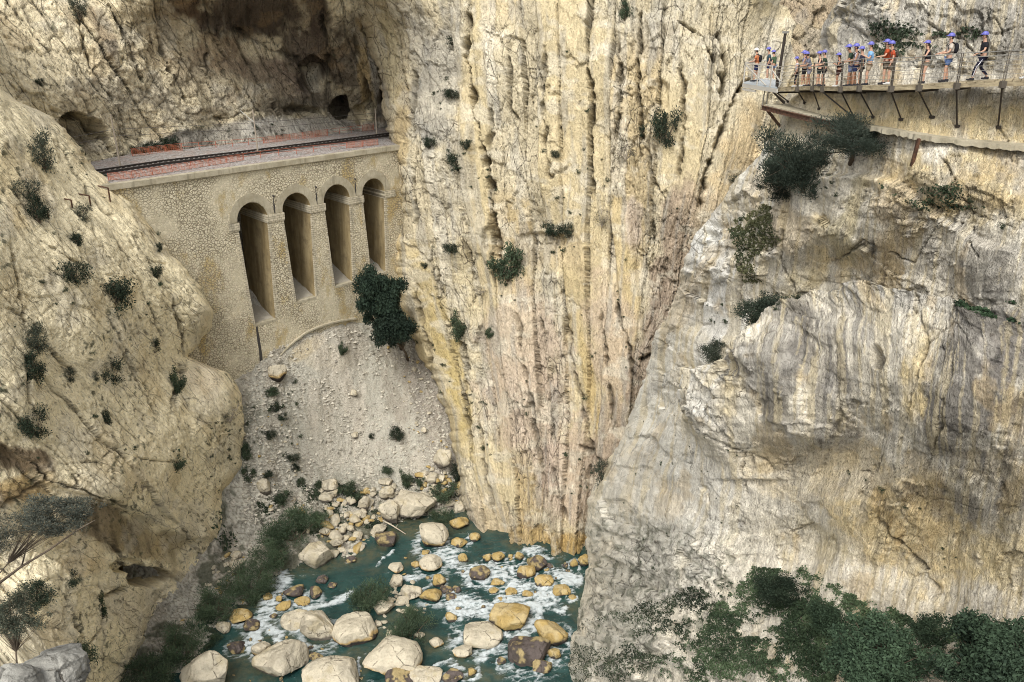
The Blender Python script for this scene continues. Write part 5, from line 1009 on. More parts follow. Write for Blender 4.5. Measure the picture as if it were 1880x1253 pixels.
def boulder_mesh(seed, dims, kind, lvl, name='boulder', wet=.25, cuts=9, soft=.12):
    V_, T_ = ico(lvl); rs = np.random.RandomState(seed); P = V_.copy(); P = np.sign(P)*np.abs(P)**.85
    for _ in range(cuts):
        n = rs.normal(size=3); n /= np.linalg.norm(n); d = rs.uniform(.55, .92); h = P@n-d; P = P-np.where(h > 0, h*(1-soft), 0)[:, None]*n
    P = P/np.abs(P).max(0); D = np.array(dims)/2; r = P*D; mn = D.min(); q = r/mn*1.2+seed*3.7
    nrm = P/np.linalg.norm(P, axis=1, keepdims=True)
    f1, e, cid, dx, dy = worley(q[:, 0]*.8+q[:, 2]*.3, q[:, 1]*.8-q[:, 2]*.5, seed)
    o = mn*(.12*fbm(q[:, 0]*.8, q[:, 1]*.8, q[:, 2]*.8, o=5, seed=seed)+.09*(cid-.5)-.06*(1-sst(e, 0, .12))+.035*ridged(q[:, 0]*2, q[:, 1]*2, q[:, 2]*2, o=4, seed=seed+3)); r = r+nrm*o[:, None]
    zr = r[:, 2]/D[2]; w_ = fbm(q[:, 0], q[:, 1], q[:, 2], o=4, seed=seed+7)
    DK = (.055, .047, .043); CR = (.52, .465, .355)
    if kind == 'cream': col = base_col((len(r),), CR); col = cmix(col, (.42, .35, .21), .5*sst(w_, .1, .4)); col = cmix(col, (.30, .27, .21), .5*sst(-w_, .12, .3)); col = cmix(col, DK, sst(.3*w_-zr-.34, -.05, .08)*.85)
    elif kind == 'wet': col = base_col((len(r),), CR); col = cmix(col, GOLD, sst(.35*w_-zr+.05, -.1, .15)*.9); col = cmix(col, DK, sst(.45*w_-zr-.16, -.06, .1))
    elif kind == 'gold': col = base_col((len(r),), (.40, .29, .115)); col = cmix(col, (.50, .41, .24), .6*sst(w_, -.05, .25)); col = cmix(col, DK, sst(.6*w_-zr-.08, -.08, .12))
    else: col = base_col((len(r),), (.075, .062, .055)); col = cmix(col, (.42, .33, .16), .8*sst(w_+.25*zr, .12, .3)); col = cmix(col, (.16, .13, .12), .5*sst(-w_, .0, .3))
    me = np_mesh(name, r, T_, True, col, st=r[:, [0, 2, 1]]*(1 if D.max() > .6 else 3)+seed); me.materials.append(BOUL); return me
def boulder(cx, cy, w_, h_, kind, label, seed, ground='water', sink=.22, cuts=9, rz=None, flat=1.0, soft=.12, group=None):
    if w_ > 50: w_, h_ = w_*1.08, h_*1.06
    if ground == 'water': c = atZ(cx, cy+h_*.25, 0); s = mpp(cx, cy, c.y)
    else: c = on(ground, cx, cy+h_*.25); s = mpp(cx, cy, c.y)
    el = math.atan2(H-c.z, c.y); W_ = w_*s; dpt = W_*.8; hz = max(.45*W_, min(1.15*W_, (h_*s-dpt*.75*math.sin(el))/math.cos(el)*1.25))*flat
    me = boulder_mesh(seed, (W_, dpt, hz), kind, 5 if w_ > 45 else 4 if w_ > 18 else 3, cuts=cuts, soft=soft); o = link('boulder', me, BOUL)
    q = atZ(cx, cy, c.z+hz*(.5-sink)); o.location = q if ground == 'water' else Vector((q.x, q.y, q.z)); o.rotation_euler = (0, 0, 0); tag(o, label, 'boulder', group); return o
BL = [
 (581, 1019, 58, 62, 'cream', 'upright rounded cream boulder on the river edge beside the dark green bushes', 'w'), (757, 925, 76, 58, 'cream', 'wide pale angular boulder at the scree foot above the river bend', 't'),
 (717, 938, 42, 46, 'cream', 'blocky cream boulder just left of the wide pale one at the scree foot', 't'), (709, 906, 28, 27, 'cream', 'cube-like cream block sitting above the blocky boulder at the scree foot', 't'), (709, 885, 28, 16, 'cream', 'flat cream slab topmost of the stack at the scree foot', 't'),
 (607, 889, 35, 27, 'cream', 'rounded pale boulder, upper of two stacked in the middle of the scree foot', 't'), (611, 905, 29, 22, 'cream', 'lower of two pale boulders stacked in the middle of the scree foot', 't'), (485, 893, 27, 48, 'cream', 'tall narrow cream boulder on the left of the scree foot', 't'),
 (811, 840, 38, 46, 'cream', 'sharp-edged cream block leaning on the centre cliff foot', 't'), (512, 684, 36, 36, 'wet', 'round cream boulder with ochre underside right below the viaduct footing', 't'), (650, 722, 14, 15, 'cream', 'small pale stone high on the middle of the scree fan', 't'), (650, 799, 17, 13, 'cream', 'small flat pale stone alone low on the scree fan', 't'),
 (779, 791, 12, 13, 'cream', 'small pale stone on the right side of the scree fan near the cliff', 't'), (842, 902, 22, 28, 'cream', 'cream stone against the foot of the centre cliff below the sharp block', 't'), (670, 924, 24, 26, 'cream', 'tilted cream boulder between shrubs left of the scree foot stack', 't'), (799, 877, 24, 20, 'cream', 'cream stone just below the sharp-edged block', 't'), (779, 870, 24, 16, 'cream', 'half-buried cream stone left of and below the sharp-edged block', 't'),
 (844, 933, 31, 30, 'cream', 'square cream block on top of the ochre boulder by the centre cliff', 't'), (843, 960, 36, 30, 'gold', 'ochre boulder under the square cream block by the centre cliff', 'w'), (794, 987, 54, 52, 'wet', 'large cream boulder with ochre side standing in the upper river pool', 'w'),
 (541, 1086, 38, 28, 'dark', 'dark rounded boulder at the head of the left rapid', 'w'), (578, 1089, 25, 25, 'dark', 'dark and ochre boulder right of the dark one at the left rapid', 'w'), (554, 1105, 30, 14, 'gold', 'low ochre rock below the dark boulders of the left rapid', 'w'), (521, 1112, 28, 20, 'gold', 'ochre rock in the middle of the left rapid', 'w'), (513, 1100, 13, 15, 'gold', 'small ochre rock at the top of the left rapid', 'w'), (503, 1131, 16, 11, 'dark', 'small dark rock sitting in the white water of the left rapid', 'w'),
 (590, 1064, 24, 18, 'dark', 'dark wet rock alone in the turquoise pool', 'w'), (609, 1075, 19, 13, 'dark', 'smaller dark wet rock right of the one in the turquoise pool', 'w'), (491, 1097, 19, 16, 'gold', 'ochre rock at the bush edge left of the left rapid', 'w'), (440, 1132, 48, 24, 'gold', 'long ochre-topped rock with dark side left of the left rapid', 'w'), (461, 1148, 32, 26, 'dark', 'dark rock below the long ochre-topped one', 'w'), (411, 1152, 30, 24, 'cream', 'cream boulder at the bushes on the lower left bank', 'w'),
 (435, 1187, 36, 28, 'dark', 'smooth purplish dark boulder in the lower left pool', 'w'), (380, 1232, 88, 86, 'cream', 'big pointed cream boulder at the bottom edge of the photo, lower left', 'w'), (545, 1138, 54, 34, 'cream', 'smooth cream slab boulder right of the left rapid', 'w'), (585, 1150, 58, 62, 'cream', 'large cream boulder leaning over the smooth slab below the left rapid', 'w'),
 (515, 1212, 98, 76, 'cream', 'huge cream boulder below the left rapid', 'w'), (480, 1192, 34, 36, 'wet', 'cream boulder with dark side touching the huge one below the left rapid', 'w'), (657, 1157, 84, 54, 'wet', 'wide rounded cream boulder with ochre waterline, centre of the lower river', 'w'), (714, 1208, 112, 74, 'wet', 'broadest cream boulder, bottom centre of the river', 'w'), (609, 1244, 102, 42, 'cream', 'cream boulder cut by the bottom edge of the photo, left of the broadest one', 'w'), (783, 1245, 60, 38, 'cream', 'cream boulder cut by the bottom edge of the photo, right of the broadest one', 'w'),
 (702, 1115, 42, 36, 'cream', 'angular cream boulder between the two river bushes', 'w'), (728, 1068, 26, 28, 'cream', 'cream boulder at the upper right of the left river bush', 'w'), (755, 1089, 40, 32, 'cream', 'pale boulder above the right river bush', 'w'), (738, 1105, 26, 16, 'cream', 'low pale boulder just above the right river bush', 'w'), (729, 1043, 33, 20, 'wet', 'low ochre-edged boulder at the river pool outlet', 'w'), (763, 1037, 19, 16, 'gold', 'small ochre boulder right of the pool outlet boulder', 'w'),
 (790, 1036, 44, 36, 'wet', 'sloping cream boulder below the one in the upper pool', 'w'), (766, 1038, 14, 15, 'gold', 'small yellow stone left of the sloping cream boulder', 'w'), (782, 1015, 16, 12, 'gold', 'small ochre stone above the sloping cream boulder', 'w'), (849, 1027, 19, 21, 'gold', 'ochre stone in the upper rapid alone', 'w'), (843, 996, 30, 22, 'gold', 'ochre boulder at the top of the upper rapid', 'w'), (872, 987, 21, 18, 'gold', 'ochre boulder at the cliff foot above the upper rapid', 'w'),
 (894, 1024, 17, 20, 'gold', 'dark-sided ochre rock, leftmost of the row at the little waterfall', 'w'), (915, 1022, 24, 26, 'gold', 'ochre rock left of the little waterfall', 'w'), (937, 1023, 10, 20, 'gold', 'narrow ochre rock between the two strands of the little waterfall', 'w'), (953, 1022, 18, 26, 'gold', 'ochre rock right of the little waterfall', 'w'), (985, 1037, 38, 34, 'dark', 'round dark mossy boulder right of the little waterfall', 'w'), (965, 1049, 36, 34, 'gold', 'yellow tilted boulder in front of the dark mossy one', 'w'),
 (998, 1067, 36, 18, 'gold', 'long yellow rock below the tilted yellow boulder', 'w'), (880, 1056, 42, 32, 'dark', 'purplish boulder with ochre flank in the white water', 'w'), (913, 1069, 28, 14, 'gold', 'low ochre rock awash right of the purplish boulder', 'w'), (908, 1084, 22, 12, 'gold', 'low ochre rock below the one awash in the rapid', 'w'), (937, 1086, 26, 16, 'gold', 'flat ochre rock in the middle of the white water', 'w'), (970, 1091, 23, 10, 'gold', 'flat ochre rock right of the middle of the white water', 'w'), (919, 1100, 13, 9, 'gold', 'smallest ochre rock in the white water', 'w'),
 (932, 1136, 78, 54, 'gold', 'big flat-topped golden boulder in the lower rapid', 'w'), (879, 1163, 80, 48, 'cream', 'large pale boulder left of the big golden one', 'w'), (849, 1197, 38, 32, 'wet', 'block-like cream boulder with wet base below the large pale one', 'w'), (801, 1182, 29, 23, 'wet', 'small cream boulder with dark base below the right river bush', 'w'), (973, 1195, 78, 62, 'dark', 'purplish brown boulder with hollows at the foot of the right cliff', 'w'), (1010, 1160, 60, 52, 'gold', 'golden brown boulder wedged against the right cliff', 'w'),
 (806, 1066, 26, 26, 'gold', 'ochre boulder right of the sloping cream one', 'w'), (791, 1092, 42, 32, 'gold', 'long yellow boulder with dark flank, middle of the rapids bank', 'w'), (818, 1083, 28, 16, 'dark', 'dark rock right of the long yellow boulder', 'w'), (839, 1082, 17, 16, 'dark', 'rightmost dark rock of the trio in the rapid centre', 'w'), (829, 1096, 22, 11, 'dark', 'lowest dark rock of the trio in the rapid centre', 'w'), (828, 1134, 22, 20, 'gold', 'ochre rock right of the right river bush', 'w'),
 (867, 1234, 17, 22, 'gold', 'ochre rock in the bottom rapid', 'w'), (830, 1242, 42, 22, 'dark', 'dark jagged rock at the bottom edge right of centre', 'w'), (921, 1213, 17, 28, 'dark', 'narrow dark rock left of the purplish boulder with hollows', 'w'), (1008, 1039, 14, 12, 'dark', 'small dark rock right of the mossy boulder', 'w'), (1054, 1035, 17, 26, 'gold', 'upright golden rock at the cliff gap', 'w'), (1071, 1030, 22, 34, 'gold', 'golden rock wedged between centre and right cliffs', 'w'), (1038, 1038, 11, 14, 'dark', 'small dark rock left of the upright golden one', 'w'),
 (1030, 1084, 36, 13, 'gold', 'long low brown rock in the right channel', 'w'), (1050, 1097, 18, 9, 'gold', 'low brown rock where the channel meets the right cliff', 'w'), (709, 992, 44, 34, 'dark', 'long dark bedrock lump at the bank where the driftwood lies', 'w'), (643, 1028, 22, 11, 'dark', 'low dark rock at the bank left of the dark bedrock lump', 'w'), (657, 985, 20, 20, 'cream', 'rounded cream stone on the bank left of the dark bedrock lump', 't'), (619, 996, 29, 20, 'cream', 'cream stone right of the upright rounded boulder', 't'),
 (697, 973, 28, 20, 'cream', 'cream stone above the dark bedrock lump', 't'), (659, 946, 28, 18, 'cream', 'flat cream stone on the bank below the tilted boulder', 't'), (644, 970, 20, 14, 'cream', 'cream stone on the bank above the rounded one', 't'), (628, 974, 15, 15, 'cream', 'small cream stone in the bank row', 't'), (596, 976, 22, 20, 'wet', 'ochre-stained stone above the upright rounded boulder', 't'), (435, 1018, 22, 15, 'cream', 'pale stone at the foot of the left cliff above the bushes', 't'), (432, 1043, 24, 28, 'cream', 'pale broken block at the foot of the left cliff', 't'),
 (580, 1207, 28, 22, 'dark', 'dark rock in the lower pool left of the broadest boulder', 'w'), (625, 1213, 24, 16, 'dark', 'dark rock in the lower pool touching the broadest boulder', 'w'), (718, 1166, 18, 16, 'cream', 'small cream stone above the broadest boulder', 'w'), (770, 1168, 22, 13, 'wet', 'small stone with wet base under the right river bush', 'w'), (695, 1146, 14, 12, 'cream', 'little stone in the gravel heap by the centre boulder', 'w'), (740, 1242, 60, 14, 'dark', 'dark wet ledge under the broadest boulder', 'w'), (993, 1222, 40, 30, 'dark', 'dark wet rock in the shade under the right cliff', 'w'), (1018, 1200, 26, 30, 'gold', 'brown wet rock in the slot against the right cliff', 'w'),
]
for i, (cx, cy, w_, h_, kd, lab, g) in enumerate(BL):
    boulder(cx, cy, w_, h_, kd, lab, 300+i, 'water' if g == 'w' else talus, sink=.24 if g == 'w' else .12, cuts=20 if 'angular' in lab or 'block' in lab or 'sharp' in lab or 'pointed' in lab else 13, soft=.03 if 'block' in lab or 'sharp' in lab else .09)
# loose stones: six shapes, many copies, each its own object
rs = random.Random(12); proto = []
for i in range(7):
    me = boulder_mesh(700+i, (1, .8, .6), 'cream' if i < 5 else 'gold', 3, 'stone', cuts=12, soft=.05); proto.append(me)
wproto = [boulder_mesh(720+i, (1, .8, .6), 'dark' if i < 2 else 'gold', 3, 'wet_stone') for i in range(4)]
def stones(n, fn, meshes, lo, hi, label, group, cat='stone', name='stone'):
    k_ = 0; tries = 0
    while k_ < n and tries < n*30:
        tries += 1; r = fn()
        if r is None: continue
        x, y, p = r; o = bpy.data.objects.new(name, rs.choice(meshes)); C.objects.link(o); s_ = rs.random()**2.2; s = (lo+(hi-lo)*s_)*mpp(x, y, p.y)
        o.location = p+Vector((0, 0, s*.12)); o.scale = (s, s*rs.uniform(.7, 1.1), s*rs.uniform(.7, 1.2)); o.rotation_euler = (rs.uniform(-.4, .4), rs.uniform(-.4, .4), rs.uniform(0, 6.28)); tag(o, nearby(x, y, ('tiny ' if s_ < .25 else 'small ' if s_ < .6 else 'larger ')+label), cat, group); k_ += 1
def zone(poly, sh, dens=None):
    xs = [p[0] for p in poly]; ys = [p[1] for p in poly]
    def inside(x, y):
        c = False; j = len(poly)-1
        for i in range(len(poly)):
            if (poly[i][1] > y) != (poly[j][1] > y) and x < (poly[j][0]-poly[i][0])*(y-poly[i][1])/(poly[j][1]-poly[i][1])+poly[i][0]: c = not c
            j = i
        return c
    def f():
        x, y = rs.uniform(min(xs), max(xs)), rs.uniform(min(ys), max(ys))
        if not inside(x, y): return None
        if sh == 'water': return x, y, atZ(x, y, 0)
        return x, y, on(sh, x, y)
    return f
stones(130, zone([(470, 930), (560, 900), (640, 900), (840, 880), (850, 950), (780, 945), (740, 950), (700, 1000), (640, 1015), (600, 1000), (520, 990)], talus), proto, 6, 20, 'pale stone', 'loose stones at the scree foot')
stones(34, zone([(775, 850), (850, 870), (860, 960), (800, 945), (770, 900)], talus), proto, 12, 34, 'pale block', 'blocks at the centre cliff foot')
stones(44, zone([(590, 900), (700, 890), (720, 960), (690, 1010), (600, 1020), (570, 980)], talus), proto, 12, 30, 'pale block', 'blocks of the bank rubble')
stones(60, zone([(445, 700), (540, 700), (560, 900), (450, 900)], talus), proto, 3, 9, 'pale pebble', 'small stones on the scree')
stones(45, zone([(700, 620), (760, 640), (840, 860), (760, 860), (740, 720)], talus), proto, 4, 12, 'grey pebble', 'small stones on the scree')
stones(35, zone([(420, 980), (460, 1010), (430, 1060), (300, 1200), (360, 1100)], talus), proto, 7, 18, 'cream stone', 'stones at the left cliff foot')
stones(40, zone([(690, 1090), (760, 1060), (790, 1120), (730, 1180), (690, 1160)], 'water'), proto[:5], 6, 16, 'gravel bar stone', 'stones of the gravel bar')
stones(32, zone([(700, 1040), (800, 1000), (1050, 1040), (1060, 1110), (960, 1180), (820, 1140), (780, 1090)], 'water'), wproto, 5, 13, 'wet stone', 'wet stones in the rapids', name='wet_stone')
stones(40, zone([(420, 1100), (520, 1080), (640, 1200), (700, 1253), (430, 1253)], 'water'), wproto[:3], 5, 14, 'dark wet stone', 'wet stones in the lower pools', name='wet_stone')
# gravel on the scree: nobody could count it
_rg = np.random.RandomState(77); _n = 16000; _X = _rg.uniform(445, 860, _n); _Y = _rg.uniform(600, 960, _n); _w = sst(_Y, 780, 930)+sst(_X-(700+.25*(_Y-600)), 0, 50)+(1-sst(_X, 500, 570))+.25+.8*sst(fbm(_X/30, _Y/60, o=3, seed=150), 0, .4); _k = _rg.rand(_n) < _w/2.2; _X, _Y = _X[_k], _Y[_k]
_r = np.clip(np.searchsorted(talus.rows, _Y), 0, len(talus.rows)-1); _c = np.clip((_X-talus.ex[_r])/talus.step, 0, talus.ns-1).astype(int); _P = talus.P[_r, _c]; _m = len(_P)
_o = np.array([(1, 0, 0), (0, 1, 0), (-1, 0, 0), (0, -1, 0), (0, 0, 1), (0, 0, -1)], float); _s = (.08+.30*_rg.rand(_m)**3.5)[:, None, None]
_V = _P[:, None]+(_o[None]+_rg.normal(size=(_m, 6, 3))*.28)*_s*np.array([1, 1, .7])+np.array([0, 0, .05]); _F = np.array([(0, 1, 4), (1, 2, 4), (2, 3, 4), (3, 0, 4), (1, 0, 5), (2, 1, 5), (3, 2, 5), (0, 3, 5)])
_C = np.array([.58, .54, .45])*(.55+.55*_rg.rand(_m, 1)); _me = np_mesh('gravel', _V.reshape(-1, 3), (_F[None]+6*np.arange(_m)[:, None, None]).reshape(-1, 3), False, np.repeat(_C, 6, 0), st=_V.reshape(-1, 3)); tag(link('gravel', _me, BOUL), 'loose gravel strewn over the scree fan below the viaduct', 'gravel', kind='stuff')
# driftwood
a = atZ(703, 956, 1.0); b = atZ(745, 981, .15); m = MB(); m.tube([a, a.lerp(b, .4)+Vector((0, 0, .12)), b], [.14, .11, .06], 7); m.tube([a.lerp(b, .55)+Vector((0, 0, .08)), a.lerp(b, .6)+Vector((.2, .5, .5))], [.05, .02], 5)
tag(m.build('driftwood', M('bleached_wood', (.50, .44, .34), .9), smooth=True), 'bleached driftwood trunk lying from the bank into the pool', 'driftwood')
# grey outcrop in the near left corner
def outcrop(cx, cy, Y, W_, D_, Hh, seed, label):
    me = boulder_mesh(seed, (W_, D_, Hh), 'cream', 6, cuts=7, soft=.3); V_ = np.empty(len(me.vertices)*3, np.float32); me.vertices.foreach_get('co', V_); V_ = V_.reshape(-1, 3)
    q = V_*1.0; o_ = .10*ridged(q[:, 0]*1.5+q[:, 2], q[:, 1]*1.5, q[:, 2]*2.2, o=5, seed=seed)+.16*blocks(q[:, 0]*.9+q[:, 2]*.5, q[:, 2]*1.2+q[:, 1]*.6, seed, .9, .08)[0]; n = V_/np.linalg.norm(V_, axis=1, keepdims=True); V_ = V_+n*o_[:, None]; me.vertices.foreach_set('co', V_.ravel().astype(np.float32))
    c = base_col((len(V_),), (.33, .32, .285)); c = cmix(c, (.19, .185, .165), .8*sst(fbm(q[:, 0]*1.5, q[:, 1]*1.5, q[:, 2]*1.5, o=5, seed=seed+1), 0, .3)); cc = np.ones((len(V_), 4), np.float32); cc[:, :3] = c; me.color_attributes['Col'].data.foreach_set('color', cc.ravel()); me.update()
    o = link('rock_outcrop', me, BOUL); p = atY(cx, cy, Y); o.location = p; return tag(o, label, 'rock')
outcrop(95, 1240, 27, 3.0, 3.0, 2.6, 801, 'weathered grey rock hump with deep furrows in the bottom left corner of the photo')
outcrop(0, 1275, 25, 3.2, 2.6, 2.2, 802, 'paler low grey rock at the very bottom left corner, left of the furrowed hump')
# ------------------------------------------------------------------ the river surface
foamS = [([(523, 1062), (506, 1088), (493, 1117), (477, 1146), (461, 1184)], 16), ([(506, 1175), (510, 1150), (538, 1138), (567, 1118), (606, 1105), (645, 1092)], 8), ([(500, 1150), (515, 1165), (512, 1190)], 12),
         ([(816, 1015), (840, 1030), (856, 1045)], 20), ([(820, 975), (824, 1000), (818, 1018)], 5), ([(844, 1045), (880, 1066), (890, 1075)], 9), ([(905, 1052), (925, 1062), (957, 1080), (1008, 1096)], 17), ([(925, 1100), (960, 1108), (985, 1116), (974, 1145), (962, 1165)], 20),
         ([(833, 1108), (860, 1112), (892, 1116)], 20), ([(840, 1131), (870, 1125)], 12), ([(970, 1013), (985, 1012), (1003, 1026)], 8), ([(1020, 1056), (1040, 1064), (1060, 1068)], 12), ([(1045, 1108), (1062, 1100)], 6), ([(928, 1030), (928, 1056)], 5), ([(940, 1030), (941, 1056)], 6),
         ([(800, 1219), (830, 1220), (852, 1230)], 6), ([(890, 1190), (881, 1208), (875, 1235)], 8), ([(925, 1166), (945, 1170)], 5), ([(1005, 1190), (1016, 1215)], 6), ([(720, 1012), (700, 1022), (690, 1040)], 3), ([(738, 1060), (765, 1068)], 6), ([(1000, 1080), (1020, 1090), (1010, 1110)], 10), ([(985, 1100), (1030, 1120)], 9),
         ([(785, 1078), (775, 1085)], 4), ([(860, 985), (862, 1000)], 3), ([(660, 1215), (650, 1253)], 3)]
WX = np.arange(-75, 24, .17); WY = np.arange(64, 118, .17); GX, GY = np.meshgrid(WX, WY)
# photo pixel of every water point, used only to read where the photo's white water lies
_d = GY*CP+H*SP; PX = 940+F*GX/_d; PY = 626.5-F*(GY*SP-H*CP)/_d
foam = np.zeros_like(GX); jx = 14*fbm(GX/1.6, GY/1.6, o=5, seed=130, g=.6); jy = 9*fbm(GX/1.6, GY/1.6, o=5, seed=131, g=.6)
for pts, wd in foamS:
    d_, _, tt = poly_d(PX+jx, (PY+jy), pts); foam = np.maximum(foam, 1-sst(d_/wd, .1, 1.7))
ring = np.zeros_like(GX)
for cx, cy, bw, bh, *_r in BL:
    if _r[2] != 'w': continue
    m_ = (np.abs(PX-cx) < bw*1.3+14) & (np.abs(PY-cy) < bh*1.3+16)
    if not m_.any(): continue
    qx = (PX[m_]-cx)/(bw*.5); qy = (PY[m_]-cy-bh*.22)/(bh*.42); q_ = np.sqrt(qx*qx+qy*qy)+(.35*jx[m_]/14); act = .9 if foam[m_].mean() > .12 else .28
    ring[m_] = np.maximum(ring[m_], act*sst(q_, .7, .95)*(1-sst(q_, 1.0, 1.0+.9*act+.6*sst(qy, -.2, .8))))
foam = np.maximum(foam*.9, ring*.6)
lace = ridged((GX+.5*GY)/1.5+.8*fbm(GX, GY, o=4, seed=132), (GY-.3*GX)/.5, o=5, seed=133); rap = sst(PX, 800, 840)*sst(PY, 985, 1010)
foam = np.clip(foam*(.55+.9*sst(lace, -.1, .5))+rap*.28*sst(lace, .45, .8)+.25*sst(fbm(GX/2.5, GY/1.0, o=4, seed=140), .25, .4)*sst(lace, .2, .6), 0, 1)
wz = .05*fbm(GX/.9, GY/.7, o=4, seed=134)+.05*fbm(GX/3, GY/2, o=2, seed=135)+foam*(.25*ridged(GX/.6, GY/.45, o=4, seed=136)+.12)+rap*.12*fbm(GX/.8, GY/.6, o=3, seed=137)
shoal = np.clip(sst(fbm(GX/5, GY/5, o=4, seed=142), .05, .4)*.7+.8*(1-sst(np.abs(PY-np.interp(PX, [240, 400, 540, 600, 690, 740, 850], [1250, 1150, 1050, 1040, 1015, 970, 965])), 4, 22)), 0, 1)
R_, C_ = GX.shape; ix = np.arange(R_*C_).reshape(R_, C_); Q_ = np.stack([ix[:-1, :-1], ix[:-1, 1:], ix[1:, 1:], ix[1:, :-1]], -1).reshape(-1, 4)
wm = np_mesh('river', np.stack([GX, GY, wz], -1).reshape(-1, 3), Q_, True, attrs={'foam': foam.ravel(), 'shoal': shoal.ravel()})
WATER = M('water', (.02, .06, .06), .12, spec=.5); k = NT(WATER); v = k.coord()
fo = k.attr('foam')[2]; sh_ = k.attr('shoal')[2]; n = k.noise(v, 3.0, 8, .7); n2 = k.noise(v, .35, 5, .6); n3 = k.noise(k.coord(scale=(1, 1.6, 1)), 1.3, 6, .65, 1.0)
teal = k.mix(k.ramp(n2, (.35, 0), (.65, 1)), (.010, .036, .034), (.024, .066, .060)); teal = k.mix(k.ramp(n3, (.56, 0), (.72, .35)), teal, (.08, .15, .145)); bn = k.noise(v, 1.1, 5, .6); teal = k.mix(k.mix(1, sh_, k.ramp(bn, (.35, .2), (.6, 1)), 'MULTIPLY'), teal, (.085, .085, .05))
fn_ = k.noise(k.coord(scale=(.8, 2.2, 1), rot=(0, 0, .5)), 2.2, 9, .75, .8); ff = k.math('ADD', fo, k.math('MULTIPLY', k.math('SUBTRACT', fn_, .5), 1.5)); fm = k.ramp(ff, (.34, 0), (.60, .35), (1.05, 1))
k.l(k.mix(fm, teal, (.52, .565, .575)), k.b.inputs['Base Color']); k.l(k.ramp(fm, (0, .12), (1, .9)), k.b.inputs['Roughness'])
k.l(k.bump(n3, .12, .6, k.bump(n, .05, .7)), k.b.inputs['Normal'])
river = tag(link('river', wm, WATER), 'turquoise river with white rapids on the gorge floor', 'river', kind='structure')
# ================================================================== vegetation
LEAF = M('foliage', rough=.75, spec=.2); k = NT(LEAF); c = k.attr('Col')[0]; k.l(c, k.b.inputs['Base Color'])
tr = k.n('BsdfTranslucent'); mx = k.n('MixShader'); mx.inputs[0].default_value = .22; k.l(c, tr.inputs[0]); k.l(k.b.outputs[0], mx.inputs[1]); k.l(tr.outputs[0], mx.inputs[2]); k.l(mx.outputs[0], k.t.nodes['Material Output'].inputs[0])
BARK = M('bark', (.11, .085, .06), .95); DEADW = M('dead_twig', (.33, .29, .23), .95)
def leafcloud(name, seed, n, ls, kind='broad', clumps=22, flat=.8, colA=(.03, .055, .028), colB=(.095, .14, .065), clr=.34, aspect=.6, hole=0.0, dead=0.0, shell=.55):
    """n leaf blades in clumps through a unit crown (x, y in -1..1, z from 0 upwards)"""
    r = np.random.RandomState(seed); cc = r.normal(size=(clumps, 3)); cc /= np.linalg.norm(cc, axis=1, keepdims=True); cc *= (shell+(1-shell)*r.rand(clumps, 1))*.80; cc *= (.75+.5*r.rand(clumps, 1)); cc[:, 2] = cc[:, 2]*flat+.62*flat
    cr = clr*(.45+1.0*r.rand(clumps)); tone = r.rand(clumps); i = r.choice(clumps, n, p=cr**2/(cr**2).sum()); d = r.normal(size=(n, 3)); d /= np.linalg.norm(d, axis=1, keepdims=True); rad = r.rand(n, 1)**.6*(1+.35*(r.rand(n, 1)**3))
    p = cc[i]+d*rad*cr[i][:, None]*np.array([1, 1, .8])
    if kind == 'feather':
        u = d*.6+np.array([0, 0, .55])+r.normal(size=(n, 3))*.22; u /= np.linalg.norm(u, axis=1, keepdims=True)
    else: u = r.normal(size=(n, 3))+d*.4; u /= np.linalg.norm(u, axis=1, keepdims=True)
    w_ = np.cross(u, r.normal(size=(n, 3))); w_ /= np.linalg.norm(w_, axis=1, keepdims=True); s = ls*(.55+.9*r.rand(n, 1))
    if kind == 'broad': w_ = w_*.5+np.cross(u, d)*.5
    a = p-u*s*.5; b = p+w_*s*aspect*.5; c_ = p+u*s*.5; e = p-w_*s*aspect*.5; V_ = np.stack([a, b, c_, e], 1).reshape(-1, 3); V_[:, 2] = np.maximum(V_[:, 2], -.25)
    t = np.clip(.15+.5*tone[i]+.5*r.rand(n)-.1, 0, 1)[:, None]; col = np.array(colA)*(1-t)+np.array(colB)*t
    col = col*.72+col.mean(1, keepdims=True)*.26
    if dead: dm = (r.rand(n) < dead)[:, None]; col = np.where(dm, np.array((.20, .17, .11)), col)
    return np_mesh(name, V_, np.arange(4*n).reshape(-1, 4), False, np.repeat(col, 4, 0)), cc, cr
def branches(cc, seed, r0=.05, base=(0, 0, -.2), thin=.012, n=4):
    r = random.Random(seed); m = MB(); b = Vector(base)
    for c in cc:
        c = Vector(c); mid = b.lerp(c, .45)+Vector((r.uniform(-.1, .1), r.uniform(-.1, .1), r.uniform(0, .12))); m.tube([b, mid, c], [r0*.7, r0*.4, thin], n)
        for _ in range(2): m.tube([mid.lerp(c, r.uniform(.2, .8)), c+Vector((r.uniform(-.3, .3), r.uniform(-.3, .3), r.uniform(-.1, .3)))], [thin*1.4, thin*.6], 3, False)
    return m
KINDS = {
 'broad': dict(n=2600, ls=.13, clumps=18), 'dark': dict(n=3200, ls=.11, clumps=24, colA=(.018, .032, .02), colB=(.045, .07, .035), clr=.36),
 'olive': dict(n=2600, ls=.11, clumps=20, colA=(.035, .05, .032), colB=(.09, .11, .07), aspect=.35, clr=.32), 'feather': dict(n=9000, ls=.10, kind='feather', clumps=30, aspect=.16, colA=(.035, .065, .035), colB=(.12, .19, .085), clr=.30),
 'twiggy': dict(n=900, ls=.10, clumps=16, colA=(.06, .06, .04), colB=(.13, .12, .08), aspect=.3, clr=.25, dead=.4), 'tuft': dict(n=420, ls=.30, clumps=7, colA=(.025, .045, .022), colB=(.07, .10, .045), clr=.5, aspect=.5)}
PROT = {}
